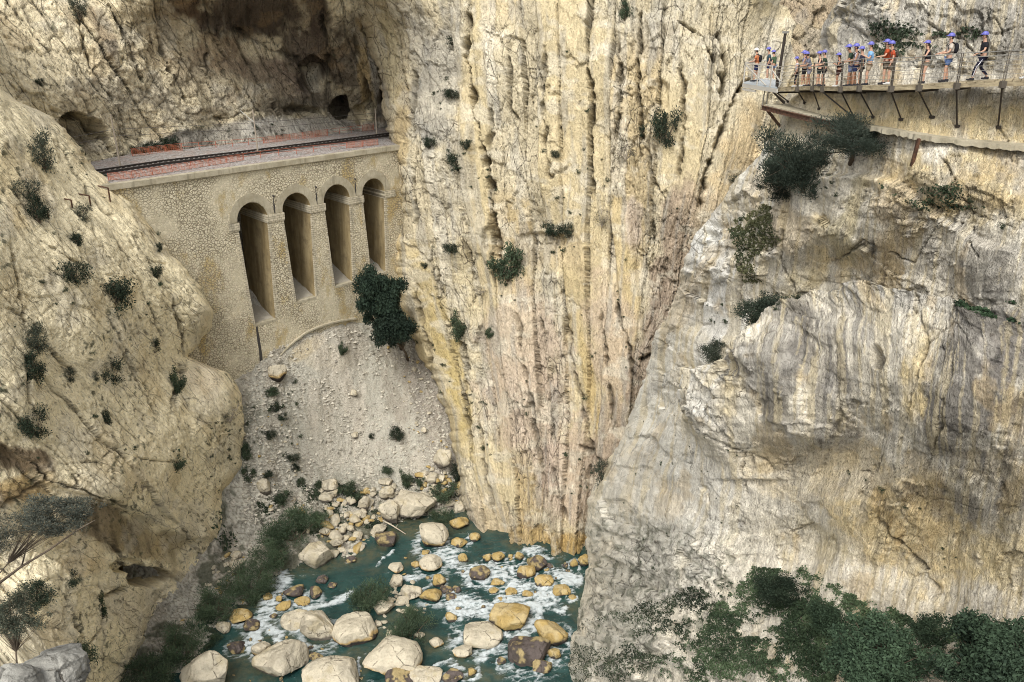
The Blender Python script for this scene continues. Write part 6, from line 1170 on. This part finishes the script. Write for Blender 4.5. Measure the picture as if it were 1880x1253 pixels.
for q, (nm, kw) in enumerate(KINDS.items()):
    for v_ in range(3):
        me, cc, cr = leafcloud('foliage', 900+q*10+v_, **kw); me.materials.append(LEAF)
        bm_ = branches(cc[:10], q*7+v_, .045 if nm != 'tuft' else .03); tmp = bm_.build('stem', DEADW if nm == 'twiggy' else BARK); sm_ = tmp.data; bpy.data.objects.remove(tmp); PROT[nm, v_] = (me, sm_)
rv = random.Random(5)
def bush(sh, cx, cy, w_, h_, kind, label, group=None, name='bush', cat='bush', fwd=.25, Y=None, z=None):
    by = cy+h_*.32
    p = atZ(cx, by, z) if z is not None else (atY(cx, by, Y) if Y else on(sh, cx, by)); s = mpp(cx, by, p.y); kf = .78 if kind == 'feather' else 1.0; rw, rh = w_*s/2*1.32*kf, h_*s*.80*kf
    me, sm_ = PROT[kind, rv.randrange(3)]; r = empty(name, p+Vector((0, -rw*fwd, 0)), rv.uniform(0, 6.28)); r.scale = (rw, rw, rh); tag(r, label, cat, group)
    f = bpy.data.objects.new('foliage', me); C.objects.link(f); f.parent = r
    if kind != 'tuft': t = bpy.data.objects.new('stem', sm_); C.objects.link(t); t.parent = r
    return r
BUSH = [
 (cliffL, 78, 283, 46, 72, 'olive', 'grey green bush high on the left cliff, topmost near the cave mouth'), (cliffL, 55, 350, 52, 36, 'olive', 'sprawling bush on the upper left cliff left of the rusty brackets'), (cliffL, 74, 382, 34, 50, 'dark', 'dark bush just below the sprawling one left of the rusty brackets'), (cliffL, 157, 390, 32, 34, 'olive', 'thin bush under the second rusty bracket'),
 (cliffL, 146, 438, 22, 28, 'dark', 'small dark bush below the rusty brackets on the left cliff'), (cliffL, 137, 500, 44, 42, 'dark', 'dark bush on the left cliff up and left of the biggest one'), (cliffL, 216, 540, 62, 58, 'dark', 'biggest dark bush in the middle of the left cliff'), (cliffL, 292, 452, 13, 18, 'dark', 'tiny upper bush on the left cliff near the viaduct wall'), (cliffL, 289, 498, 18, 28, 'dark', 'small bush below the tiny one near the viaduct wall'),
 (cliffL, 75, 618, 44, 56, 'olive', 'tall bush on the far left cliff, top of a vertical chain of three'), (cliffL, 66, 676, 40, 54, 'dark', 'middle bush of the vertical chain of three on the far left cliff'), (cliffL, 68, 772, 44, 58, 'dark', 'bottom bush of the vertical chain of three on the far left cliff'), (cliffL, 205, 680, 40, 44, 'dark', 'round dark bush low in the middle of the left cliff'), (cliffL, 330, 697, 25, 46, 'broad', 'green upright bush tucked under the round overhang beside the viaduct foot'),
 (cliffL, 421, 755, 42, 34, 'twiggy', 'brownish twiggy bush on the right shoulder of the left cliff'), (cliffL, 321, 843, 28, 40, 'broad', 'green bush on the crack line of the lower left cliff'), (cliffL, 290, 634, 20, 26, 'dark', 'small bush on the left cliff between the biggest bush and the overhang'), (cliffL, 172, 690, 17, 20, 'olive', 'small bush just left of the round dark one on the left cliff'), (cliffL, 132, 688, 26, 28, 'olive', 'pale small bush between the chain of three and the round dark bush'),
 (cliffL, 196, 765, 16, 34, 'dark', 'narrow bush below the round dark one on the left cliff'), (cliffL, 235, 349, 32, 26, 'broad', 'green bush at the near end of the viaduct coping'), (cliffL, 66, 1090, 60, 40, 'dark', 'dark bush low on the left cliff above the near shrub'), (cliffL, 185, 1110, 17, 52, 'broad', 'narrow fern-like plant hanging in a cleft at the lower left'), (cliffL, 155, 1200, 34, 50, 'broad', 'dark green shrub right of the grey corner rock'), (cliffL, 120, 1062, 34, 22, 'dark', 'small dark bush under the near olive tree on the left cliff'), (cliffL, 258, 892, 16, 20, 'twiggy', 'tiny twiggy bush on the lower left cliff below the crack'),
 (cliffB, 281, 273, 38, 24, 'dark', 'dark round bush behind the track, middle of three'), (cliffB, 320, 264, 32, 30, 'dark', 'dark bush behind the track, right of three'), (cliffB, 248, 277, 17, 14, 'dark', 'small dark bush behind the track, left of three'), (cliffB, 150, 16, 36, 38, 'olive', 'bush at the top edge of the photo on the upper left wall'), (cliffB, 78, 152, 12, 14, 'dark', 'little dark bush on the upper left wall over the cave mouth'),
 (cliffC, 843, 296, 34, 32, 'dark', 'dark bush on the centre cliff, largest in its upper left'), (cliffC, 825, 70, 30, 16, 'dark', 'flat dark bush near the top left of the centre cliff'), (cliffC, 825, 168, 28, 16, 'dark', 'flat dark bush below the top one on the centre cliff'), (cliffC, 1145, 18, 22, 34, 'broad', 'narrow green bush at the top edge of the centre cliff'), (cliffC, 1223, 235, 40, 66, 'dark', 'tall dark green bush on the right side of the centre cliff'),
 (cliffC, 1150, 274, 52, 40, 'twiggy', 'bare twiggy bush left of the tall dark green one on the centre cliff'), (cliffC, 1180, 240, 18, 22, 'dark', 'small dark bush between the twiggy bush and the tall dark one'), (cliffC, 935, 478, 58, 72, 'broad', 'large leafy green bush in the middle of the centre cliff'), (cliffC, 1017, 420, 36, 28, 'dark', 'dark low bush right of and above the large leafy one, left of a pair'), (cliffC, 1049, 425, 24, 24, 'dark', 'dark low bush, right of a pair above the large leafy one'),
 (cliffC, 1102, 397, 32, 38, 'twiggy', 'brownish bush right of the dark pair on the centre cliff'), (cliffC, 834, 453, 27, 18, 'dark', 'dark bush on the left part of the centre cliff at arch height'), (cliffC, 845, 597, 28, 52, 'broad', 'tall leafy green plant growing from a crack on the left of the centre cliff'), (cliffC, 905, 607, 15, 22, 'broad', 'small green plant right of the tall leafy one on the centre cliff'), (cliffC, 795, 262, 20, 22, 'dark', 'small dark bush left of the largest on the upper left of the centre cliff'), (cliffC, 868, 266, 18, 18, 'dark', 'small dark bush right of the largest on the upper left of the centre cliff'),
 (cliffC, 890, 530, 42, 12, 'twiggy', 'dry grassy strip of bush below the large leafy one'), (cliffC, 1025, 285, 14, 14, 'dark', 'tiny dark bush in the middle of the upper centre cliff'), (cliffC, 785, 486, 12, 10, 'dark', 'tiny dark bush beside the viaduct end on the centre cliff'), (cliffC, 1350, 325, 44, 16, 'olive', 'grey green bush at the base of the leaning slab, right of the centre cliff'), (cliffR, 1112, 862, 40, 54, 'olive', 'grey green bush on the edge of the right cliff above the water'),
 (talus, 729, 795, 26, 24, 'dark', 'round dark bush alone on the right half of the scree fan'), (talus, 748, 875, 20, 38, 'broad', 'upright green bush low on the right of the scree fan'), (talus, 503, 718, 22, 16, 'broad', 'green bush under the round boulder below the viaduct'), (talus, 508, 745, 17, 20, 'dark', 'dark small bush on the upper left of the scree fan'), (talus, 521, 764, 18, 12, 'dark', 'flat small bush below the dark one on the upper left of the scree'),
 (talus, 541, 838, 20, 14, 'dark', 'flat dark bush low on the left half of the scree'), (talus, 546, 857, 15, 15, 'dark', 'round dark bush just below the flat one on the left half of the scree'), (talus, 557, 882, 16, 15, 'broad', 'green bush left of the two stacked pale boulders'), (talus, 632, 638, 16, 22, 'broad', 'pale green bush near the top of the scree fan'), (talus, 455, 828, 20, 34, 'broad', 'green bush in the gully beside the left cliff, upper'), (talus, 458, 868, 24, 30, 'broad', 'green bush in the gully beside the left cliff, lower'),
 (talus, 586, 888, 15, 14, 'broad', 'small green bush touching the left of the stacked pale boulders'), (talus, 642, 893, 30, 26, 'broad', 'green bush right of the stacked pale boulders'), (talus, 665, 908, 28, 22, 'broad', 'green bush between the stacked boulders and the scree foot stack'), (talus, 712, 863, 20, 12, 'broad', 'small green bush above the scree foot stack'), (talus, 775, 880, 22, 14, 'broad', 'small green bush left of the sharp-edged block'), (talus, 815, 895, 50, 26, 'broad', 'spreading green bush below the sharp-edged block'), (talus, 838, 868, 22, 32, 'dark', 'dark green bush in the corner under the centre cliff'), (talus, 500, 795, 18, 16, 'dark', 'small dark bush on the left side of the scree, middle height'), (talus, 683, 800, 10, 10, 'dark', 'tiny dark bush left of the round one on the scree'), (talus, 520, 905, 34, 22, 'broad', 'green bush right of the tall narrow boulder'), (talus, 492, 868, 18, 14, 'dark', 'small dark bush above the tall narrow boulder'),
 (cliffL, 448, 960, 78, 100, 'broad', 'dense dark green fig bush at the foot of the left cliff'), (talus, 545, 955, 108, 70, 'feather', 'feathery green tamarisk bush left of the upright boulder, uppermost'), (talus, 500, 1005, 92, 66, 'feather', 'feathery bush below the uppermost tamarisk'), (talus, 470, 1055, 96, 84, 'feather', 'feathery bush overhanging the left rapid'), (talus, 405, 1095, 96, 66, 'feather', 'feathery bush on the left bank left of the rapid'),
 (talus, 345, 1170, 100, 84, 'feather', 'feathery bush on the lower left bank'), (talus, 285, 1222, 104, 74, 'feather', 'feathery bush at the bottom edge of the lower left bank'), (talus, 590, 950, 50, 36, 'feather', 'small feathery bush right of the uppermost tamarisk'), (talus, 400, 1170, 40, 30, 'feather', 'small feathery bush beside the big pointed boulder'), (talus, 812, 944, 50, 48, 'feather', 'green bush overhanging the upper pool by the centre cliff'),
]
for b_ in BUSH: bush(*b_[:6], b_[6], 'bushes of the gorge')
bush(None, 680, 1085, 80, 74, 'feather', 'left of two feathery bushes standing in the middle of the river', 'river bushes', z=.2); bush(None, 757, 1137, 84, 76, 'feather', 'right of two feathery bushes standing in the middle of the river', 'river bushes', z=.2)
# small tufts rooted in the cracks
LM += [(216, 540, 'the biggest bush of the left cliff', 28), (205, 680, 'the round dark bush', 20), (70, 690, 'the chain of bushes', 30), (321, 843, 'the crack line bush', 18), (421, 755, 'the twiggy bush', 18), (137, 500, 'the dark upper bush', 20), (150, 360, 'the rusty brackets', 25), (345, 640, 'the round overhang', 20), (430, 860, 'the cliff shoulder edge', 15), (290, 470, 'the viaduct wall edge', 20),
 (843, 296, 'the upper left cliff bush', 16), (1223, 235, 'the tall dark bush', 25), (935, 478, 'the large leafy bush', 28), (1033, 422, 'the pair of dark bushes', 22), (845, 597, 'the tall leafy plant', 20), (1102, 397, 'the brownish bush', 16), (834, 453, 'the arch height bush', 12), (825, 120, 'the flat dark bushes', 25), (1150, 500, 'the yellow slab', 30), (1000, 860, 'the lower bedding planes', 30), (1080, 680, 'the narrow ochre slab', 25), (1145, 18, 'the top edge bush', 15), (1025, 285, 'the tiny bush in mid cliff', 10),
 (1413, 578, 'the tree in the hollow', 45), (1315, 645, 'the round grey shrub', 26), (1628, 668, 'the dark hole', 12), (1360, 450, 'the cliff edge greenery', 30), (1300, 880, 'the rock lump', 20), (1180, 800, 'the cliff edge above the water', 30), (1680, 330, 'the rusty support post', 25), (1600, 540, 'the dome crest', 40), (1840, 590, 'the right edge greenery', 30), (1660, 1000, 'the ochre gully', 40), (1200, 1000, 'the grey pitted foot', 40), (1340, 1030, 'the top of the green slope', 40), (480, 780, 'the scree left edge', 20), (480, 240, 'the pale block by the track', 25), (380, 240, 'the shelf behind the track', 20), (590, 230, 'the tunnel mouth', 20)]
def tufts(n, sh, fn, lo, hi, label, group, kinds=('tuft',)):
    for _ in range(n):
        x, y = fn(); p = on(sh, x, y); s = (lo+(hi-lo)*rv.random()**2)*1.25*mpp(x, y, p.y)/2; me, sm_ = PROT[rv.choice(kinds), rv.randrange(3)]
        o = bpy.data.objects.new('tuft', me); C.objects.link(o); o.location = p-Vector((0, .1, s*.3)); o.scale = (s, s, s*.9); o.rotation_euler = (0, 0, rv.uniform(0, 6.3)); tag(o, nearby(x, y, label), 'plant', group)
def along(lines, wob=6):
    def f():
        l = rv.choice(lines); i = rv.randrange(len(l)-1); t = rv.random(); return l[i][0]*(1-t)+l[i+1][0]*t+rv.gauss(0, wob), l[i][1]*(1-t)+l[i+1][1]*t+rv.gauss(0, wob)
    return f
tufts(58, cliffC, along([[(1080, 560), (1085, 760)], [(1135, 540), (1170, 700)], [(960, 700), (975, 860)], [(920, 480), (960, 560)], [(870, 700), (900, 850)], [(1040, 830), (1090, 900)], [(800, 600), (820, 720)], [(1010, 460), (1150, 470)], [(940, 860), (1060, 900)], [(765, 600), (800, 750)]], 8), 4, 11, 'small green tuft in a crack', 'tufts on the centre cliff')
tufts(34, cliffC, along([[(800, 80), (830, 300)], [(1080, 100), (1100, 380)], [(880, 300), (910, 400)], [(990, 200), (1050, 400)], [(1200, 300), (1260, 400)]], 14), 4, 10, 'small dark tuft', 'tufts on the centre cliff')
tufts(52, cliffL, lambda: (rv.uniform(20, 330), rv.uniform(260, 860)), 4, 13, 'small dark tuft', 'tufts on the left cliff')
tufts(22, cliffL, lambda: (rv.uniform(385, 440), rv.uniform(760, 930)), 4, 11, 'small green tuft', 'tufts on the left cliff')
tufts(34, cliffR, lambda: (rv.uniform(1080, 1420), rv.uniform(760, 1090)), 3, 10, 'small tuft', 'tufts on the right cliff')
tufts(42, cliffR, along([[(1330, 380), (1400, 420), (1380, 500)], [(1500, 330), (1560, 350)], [(1640, 330), (1780, 380)], [(1300, 560), (1350, 620)], [(1600, 540), (1880, 610)], [(1540, 860), (1680, 930), (1740, 1050)], [(1700, 380), (1870, 400)], [(1400, 590), (1480, 590)]], 12), 4, 14, 'small green tuft on a ledge', 'tufts on the right cliff')
tufts(28, talus, lambda: (rv.uniform(450, 560), rv.uniform(700, 930)), 4, 11, 'small green tuft on scree', 'tufts on the scree')
tufts(20, talus, lambda: (rv.uniform(560, 850), rv.uniform(860, 950)), 4, 12, 'green tuft among stones', 'tufts on the scree')
tufts(10, cliffB, lambda: (rv.uniform(350, 620), rv.uniform(225, 250)), 4, 9, 'grey green tuft', 'tufts behind the track')
# ---- individual trees: crown of many leaves on a forked trunk
def tree(name, label, foot, crown_c, R, n, ls, seed, kind='broad', clumps=40, colA=(.03, .05, .025), colB=(.08, .12, .05), aspect=.5, r0=.12, clr=.26, flat=.75, cat='tree', dead=0.0, bark=None, shell=.4, limb=None):
    foot = Vector(foot); cc0 = Vector(crown_c); root = tag(empty(name, foot), label, cat); me, cc, cr = leafcloud('crown', seed, n, ls, kind, clumps, flat, colA, colB, clr, aspect, 0, dead, shell)
    V_ = np.empty(len(me.vertices)*3, np.float32); me.vertices.foreach_get('co', V_); V_ = V_.reshape(-1, 3); off = cc0-foot; S_ = np.array(R)*np.array([1.2, 1.2, 1.35])
    V_ = (V_-np.array([0, 0, .62*flat]))*S_+np.array(off[:]); me.vertices.foreach_set('co', V_.astype(np.float32).ravel()); me.update(); link('crown', me, LEAF, root)
    r = random.Random(seed); m = MB(); fork = Vector((0, 0, 0)).lerp(off, .35); m.tube([(0, 0, -.3), fork*.5+Vector((r0*.6, 0, 0)), fork], [r0*1.25, r0, r0*.85], 8); m.build('trunk', bark or BARK, root, True); m = MB()
    for c in cc:
        t = Vector([(c[i]-(.62*flat if i == 2 else 0))*float(S_[i])+off[i] for i in range(3)]); mid = fork.lerp(t, .5)+Vector((r.uniform(-.08, .08)*R[0], r.uniform(-.08, .08)*R[1], r.uniform(-.02, .12)*R[2])); m.tube([fork, mid, t], [r0*.4, r0*.2, r0*.06], 5, False)
        for _ in range(3): e_ = mid.lerp(t, r.random()); m.tube([e_, t+Vector((r.gauss(0, .16)*R[0], r.gauss(0, .16)*R[1], r.gauss(.02, .14)*R[2]))], [r0*.10, r0*.03], 3, False)
    m.build('branches', bark or BARK, root, True); return root
def at_cliff(sh, x, y, fw=.0): return on(sh, x, y)-Vector((0, fw, 0))
def ctr(x, y, Y): return atY(x, y, Y)
def crr(x, y, by, fw): return atY(x, y, on(cliffR, x, by).y-fw)
g1, g2 = (.022, .038, .026), (.062, .088, .058)
tree('pine_tree', 'largest grey green tree, hanging over the cliff edge below the old walkway', at_cliff(cliffR, 1490, 345), crr(1470, 298, 330, 1.3), (2.4, 1.8, 2.2), 30000, .055, 31, 'feather', 44, g1, g2, .22, .13, .24)
tree('pine_tree', 'grey green tree right of the large crown, its top crossing the old walkway', at_cliff(cliffR, 1560, 290), crr(1570, 252, 275, 1.6), (2.2, 1.3, 1.3), 20000, .055, 32, 'feather', 36, g1, (.07, .095, .065), .22, .10, .24)
tree('pine_tree', 'low dark part of the shrubbery hanging below the large crown', at_cliff(cliffR, 1450, 350), crr(1445, 338, 350, .8), (1.5, 1.0, 1.1), 11000, .07, 33, 'feather', 24, (.016, .028, .018), (.04, .06, .038), .22, .08, .26)
tree('leafy_tree', 'dark green tree growing from the hollow left of the domed buttress', at_cliff(cliffR, 1407, 628), crr(1413, 572, 600, 1.2), (1.75, 1.4, 1.3), 17000, .065, 34, 'broad', 34, (.022, .038, .025), (.055, .08, .045), .45, .10, .25)
tree('leafy_tree', 'small dark tree right of the hollow tree, beside the domed buttress top', at_cliff(cliffR, 1470, 590), crr(1468, 558, 580, .9), (.85, .7, .7), 5000, .09, 35, 'broad', 18, (.02, .035, .02), (.05, .07, .04), .45, .05, .3)
tree('leafy_tree', 'grey green round shrub on the right cliff below and left of the hollow tree', at_cliff(cliffR, 1318, 668), crr(1315, 645, 660, .8), (1.2, 1.0, 1.0), 7000, .08, 36, 'broad', 24, (.03, .045, .03), (.075, .095, .06), .4, .06, .28)
tree('fig_tree', 'big dark fig tree growing against the far end of the viaduct above the scree', at_cliff(talus, 738, 640), ctr(700, 548, 122.5), (3.7, 3.2, 5.0), 30000, .10, 37, 'broad', 60, (.012, .028, .018), (.04, .075, .042), .6, .25, .26)
tree('fig_tree', 'lower dark mass of fig branches hanging below the big fig tree', at_cliff(talus, 750, 660), ctr(722, 602, 121.5), (3.0, 2.6, 3.6), 17000, .12, 38, 'broad', 40, (.010, .022, .014), (.03, .055, .032), .6, .2, .3)
tree('fig_tree', 'large dark green leafy fig at the bottom right of the photo', at_cliff(cliffR, 1620, 1250), crr(1605, 1195, 1240, .5), (1.95, 1.5, 1.5), 34000, .062, 39, 'broad', 60, (.02, .045, .024), (.085, .155, .07), .7, .10, .2)
tree('fig_tree', 'dark leafy bush in the bottom right corner, largest and darkest there', at_cliff(cliffR, 1810, 1245), crr(1815, 1195, 1240, .5), (2.0, 1.5, 1.5), 32000, .062, 40, 'broad', 56, (.014, .032, .018), (.06, .11, .052), .7, .10, .2)
tree('leafy_shrub', 'dark shrub at the top of the green slope, centre right', at_cliff(cliffR, 1435, 1100), crr(1430, 1078, 1100, .8), (1.3, 1.0, 1.1), 12000, .075, 41, 'broad', 34, (.014, .028, .016), (.035, .06, .03), .6, .06, .25)
tree('leafy_shrub', 'green shrub left of the large fig on the green slope', at_cliff(cliffR, 1520, 1150), crr(1515, 1130, 1150, .5), (1.1, .9, .8), 12000, .075, 42, 'broad', 34, (.018, .04, .02), (.055, .10, .045), .6, .05, .25)
tree('leafy_shrub', 'green shrub filling the gap between the large fig and the corner bush', at_cliff(cliffR, 1700, 1190), crr(1708, 1160, 1180, .5), (.8, .8, .6), 9000, .09, 43, 'broad', 24, (.018, .036, .02), (.05, .09, .04), .6, .05, .28)
# near left: olive with pale twigs, its long branch and a loose shrub
og1, og2 = (.04, .052, .038), (.12, .135, .10)
fo_ = atY(-30, 1085, 26.5)
tree('olive_tree', 'grey olive tree with pale twigs reaching in from the left edge', fo_, ctr(95, 945, 27.5), (1.85, 1.3, .85), 17000, .07, 44, 'feather', 60, og1, og2, .25, .028, .19, .7, dead=.14)
_b = bpy.data.objects; m = MB(); ot = [o for o in _b if o.name == 'olive_tree'][0]; q_ = [atY(x, y, 26.8)-ot.location for x, y in ((-20, 1085), (40, 1040), (90, 1010), (140, 975), (175, 955))]; m.tube(q_, [.06, .05, .04, .03, .015], 6); m.tube([q_[1], atY(60, 960, 26.8)-ot.location], [.035, .012], 5); m.build('bough', BARK, ot, True)
tree('olive_tree', 'thin paler olive branches left of the grey olive tree at the photo edge', atY(-60, 1100, 26), ctr(-10, 985, 26.5), (1.2, 1.0, .9), 6000, .07, 45, 'feather', 30, og1, og2, .25, .025, .2, .8, dead=.3, bark=DEADW)
tree('loose_shrub', 'loose grey green shrub above the corner rocks at the left edge', atY(30, 1235, 26), ctr(28, 1125, 26.5), (1.25, 1.0, 1.45), 10000, .065, 46, 'broad', 50, (.04, .055, .035), (.11, .13, .08), .4, .04, .2, dead=.1)
# ---- ground cover on the right-hand slope: nobody could count it
def gcover(name, poly, sh, n, ls, seed, th, colA, colB, label, hgt=.25):
    r = np.random.RandomState(seed); xs = [p[0] for p in poly]; ys = [p[1] for p in poly]; X = r.uniform(min(xs), max(xs), n*3); Y = r.uniform(min(ys), max(ys), n*3)
    ins = np.zeros(len(X), bool); j = len(poly)-1
    for i in range(len(poly)):
        xi, yi = poly[i]; xj, yj = poly[j]; ins ^= ((yi > Y) != (yj > Y)) & (X < (xj-xi)*(Y-yi)/(yj-yi+1e-9)+xi); j = i
    nz = fbm(X/70, Y/45, o=4, seed=seed)+.5*fbm(X/14, Y/10, o=3, seed=seed+1); kp = ins & (nz > th+.15*(r.rand(len(X))-.5)); X, Y, nz = X[kp][:n], Y[kp][:n], nz[kp][:n]
    ri = np.clip(np.searchsorted(sh.rows, Y), 0, len(sh.rows)-1); ci = np.clip((X-sh.ex[ri])*sh.sg/sh.step, 0, sh.ns-1).astype(int); P = sh.P[ri, ci]; m_ = len(P); P = P+np.stack([r.normal(size=m_)*.08, -np.abs(r.normal(size=m_))*.12, (np.clip(nz-th, 0, 1))[:m_]*hgt*3*r.rand(m_)], 1)
    u = r.normal(size=(m_, 3)); u /= np.linalg.norm(u, axis=1, keepdims=True); w_ = np.cross(u, r.normal(size=(m_, 3))); w_ /= np.linalg.norm(w_, axis=1, keepdims=True); s = ls*(.5+r.rand(m_, 1)); V_ = np.stack([P-u*s*.5, P+w_*s*.4, P+u*s*.5, P-w_*s*.4], 1).reshape(-1, 3)
    t = np.clip(.4*r.rand(m_)+.6*sst(fbm(X/40, Y/30, o=3, seed=seed+5), -.3, .3), 0, 1)[:, None]; col = np.array(colA)*(1-t)+np.array(colB)*t; col = col*.75+col.mean(1, keepdims=True)*.24
    o = link(name, np_mesh(name, V_, np.arange(4*m_).reshape(-1, 4), False, np.repeat(col, 4, 0)), LEAF); return tag(o, label, 'ground cover', kind='stuff')
slopeP = [(1385, 1040), (1470, 1042), (1560, 1090), (1700, 1140), (1880, 1160), (1900, 1270), (1140, 1270), (1260, 1180)]
gcover('ground_cover', slopeP, cliffR, 75000, .11, 61, -.06, (.022, .045, .02), (.10, .16, .065), 'low green plants covering the slope at the bottom right')
gcover('ground_cover', [(1060, 1150), (1250, 1090), (1390, 1050), (1300, 1170), (1120, 1270), (1040, 1270)], cliffR, 22000, .13, 62, .08, (.02, .035, .02), (.06, .085, .04), 'patchy green growth on the grey foot of the right cliff')
gcover('ground_cover', [(1310, 400), (1420, 380), (1440, 440), (1390, 470), (1400, 520), (1370, 520), (1350, 450)], cliffR, 4200, .15, 63, .0, (.03, .05, .02), (.14, .14, .05), 'yellowish green growth on the upper edge of the right cliff')
gcover('ground_cover', [(1620, 335), (1760, 345), (1790, 385), (1700, 385)], cliffR, 1000, .10, 64, .15, (.02, .04, .02), (.07, .10, .04), 'green growth among the stones on the right cliff ledge')
gcover('ground_cover', [(1600, 40), (1700, 60), (1760, 20), (1800, 60), (1700, 90), (1610, 110)], cliffR, 3500, .13, 65, .05, (.02, .035, .02), (.07, .10, .05), 'green growth on the rocks above the walkway')
gcover('ground_cover', [(1780, 570), (1900, 550), (1900, 600), (1800, 600)], cliffR, 3000, .12, 66, -.1, (.018, .04, .018), (.06, .12, .05), 'green growth at the right edge on top of the domed buttress')
gcover('ground_cover', [(455, 890), (640, 890), (700, 960), (600, 1000), (480, 940)], talus, 15000, .20, 67, .02, (.02, .04, .022), (.065, .10, .045), 'green growth between the stones at the scree foot')
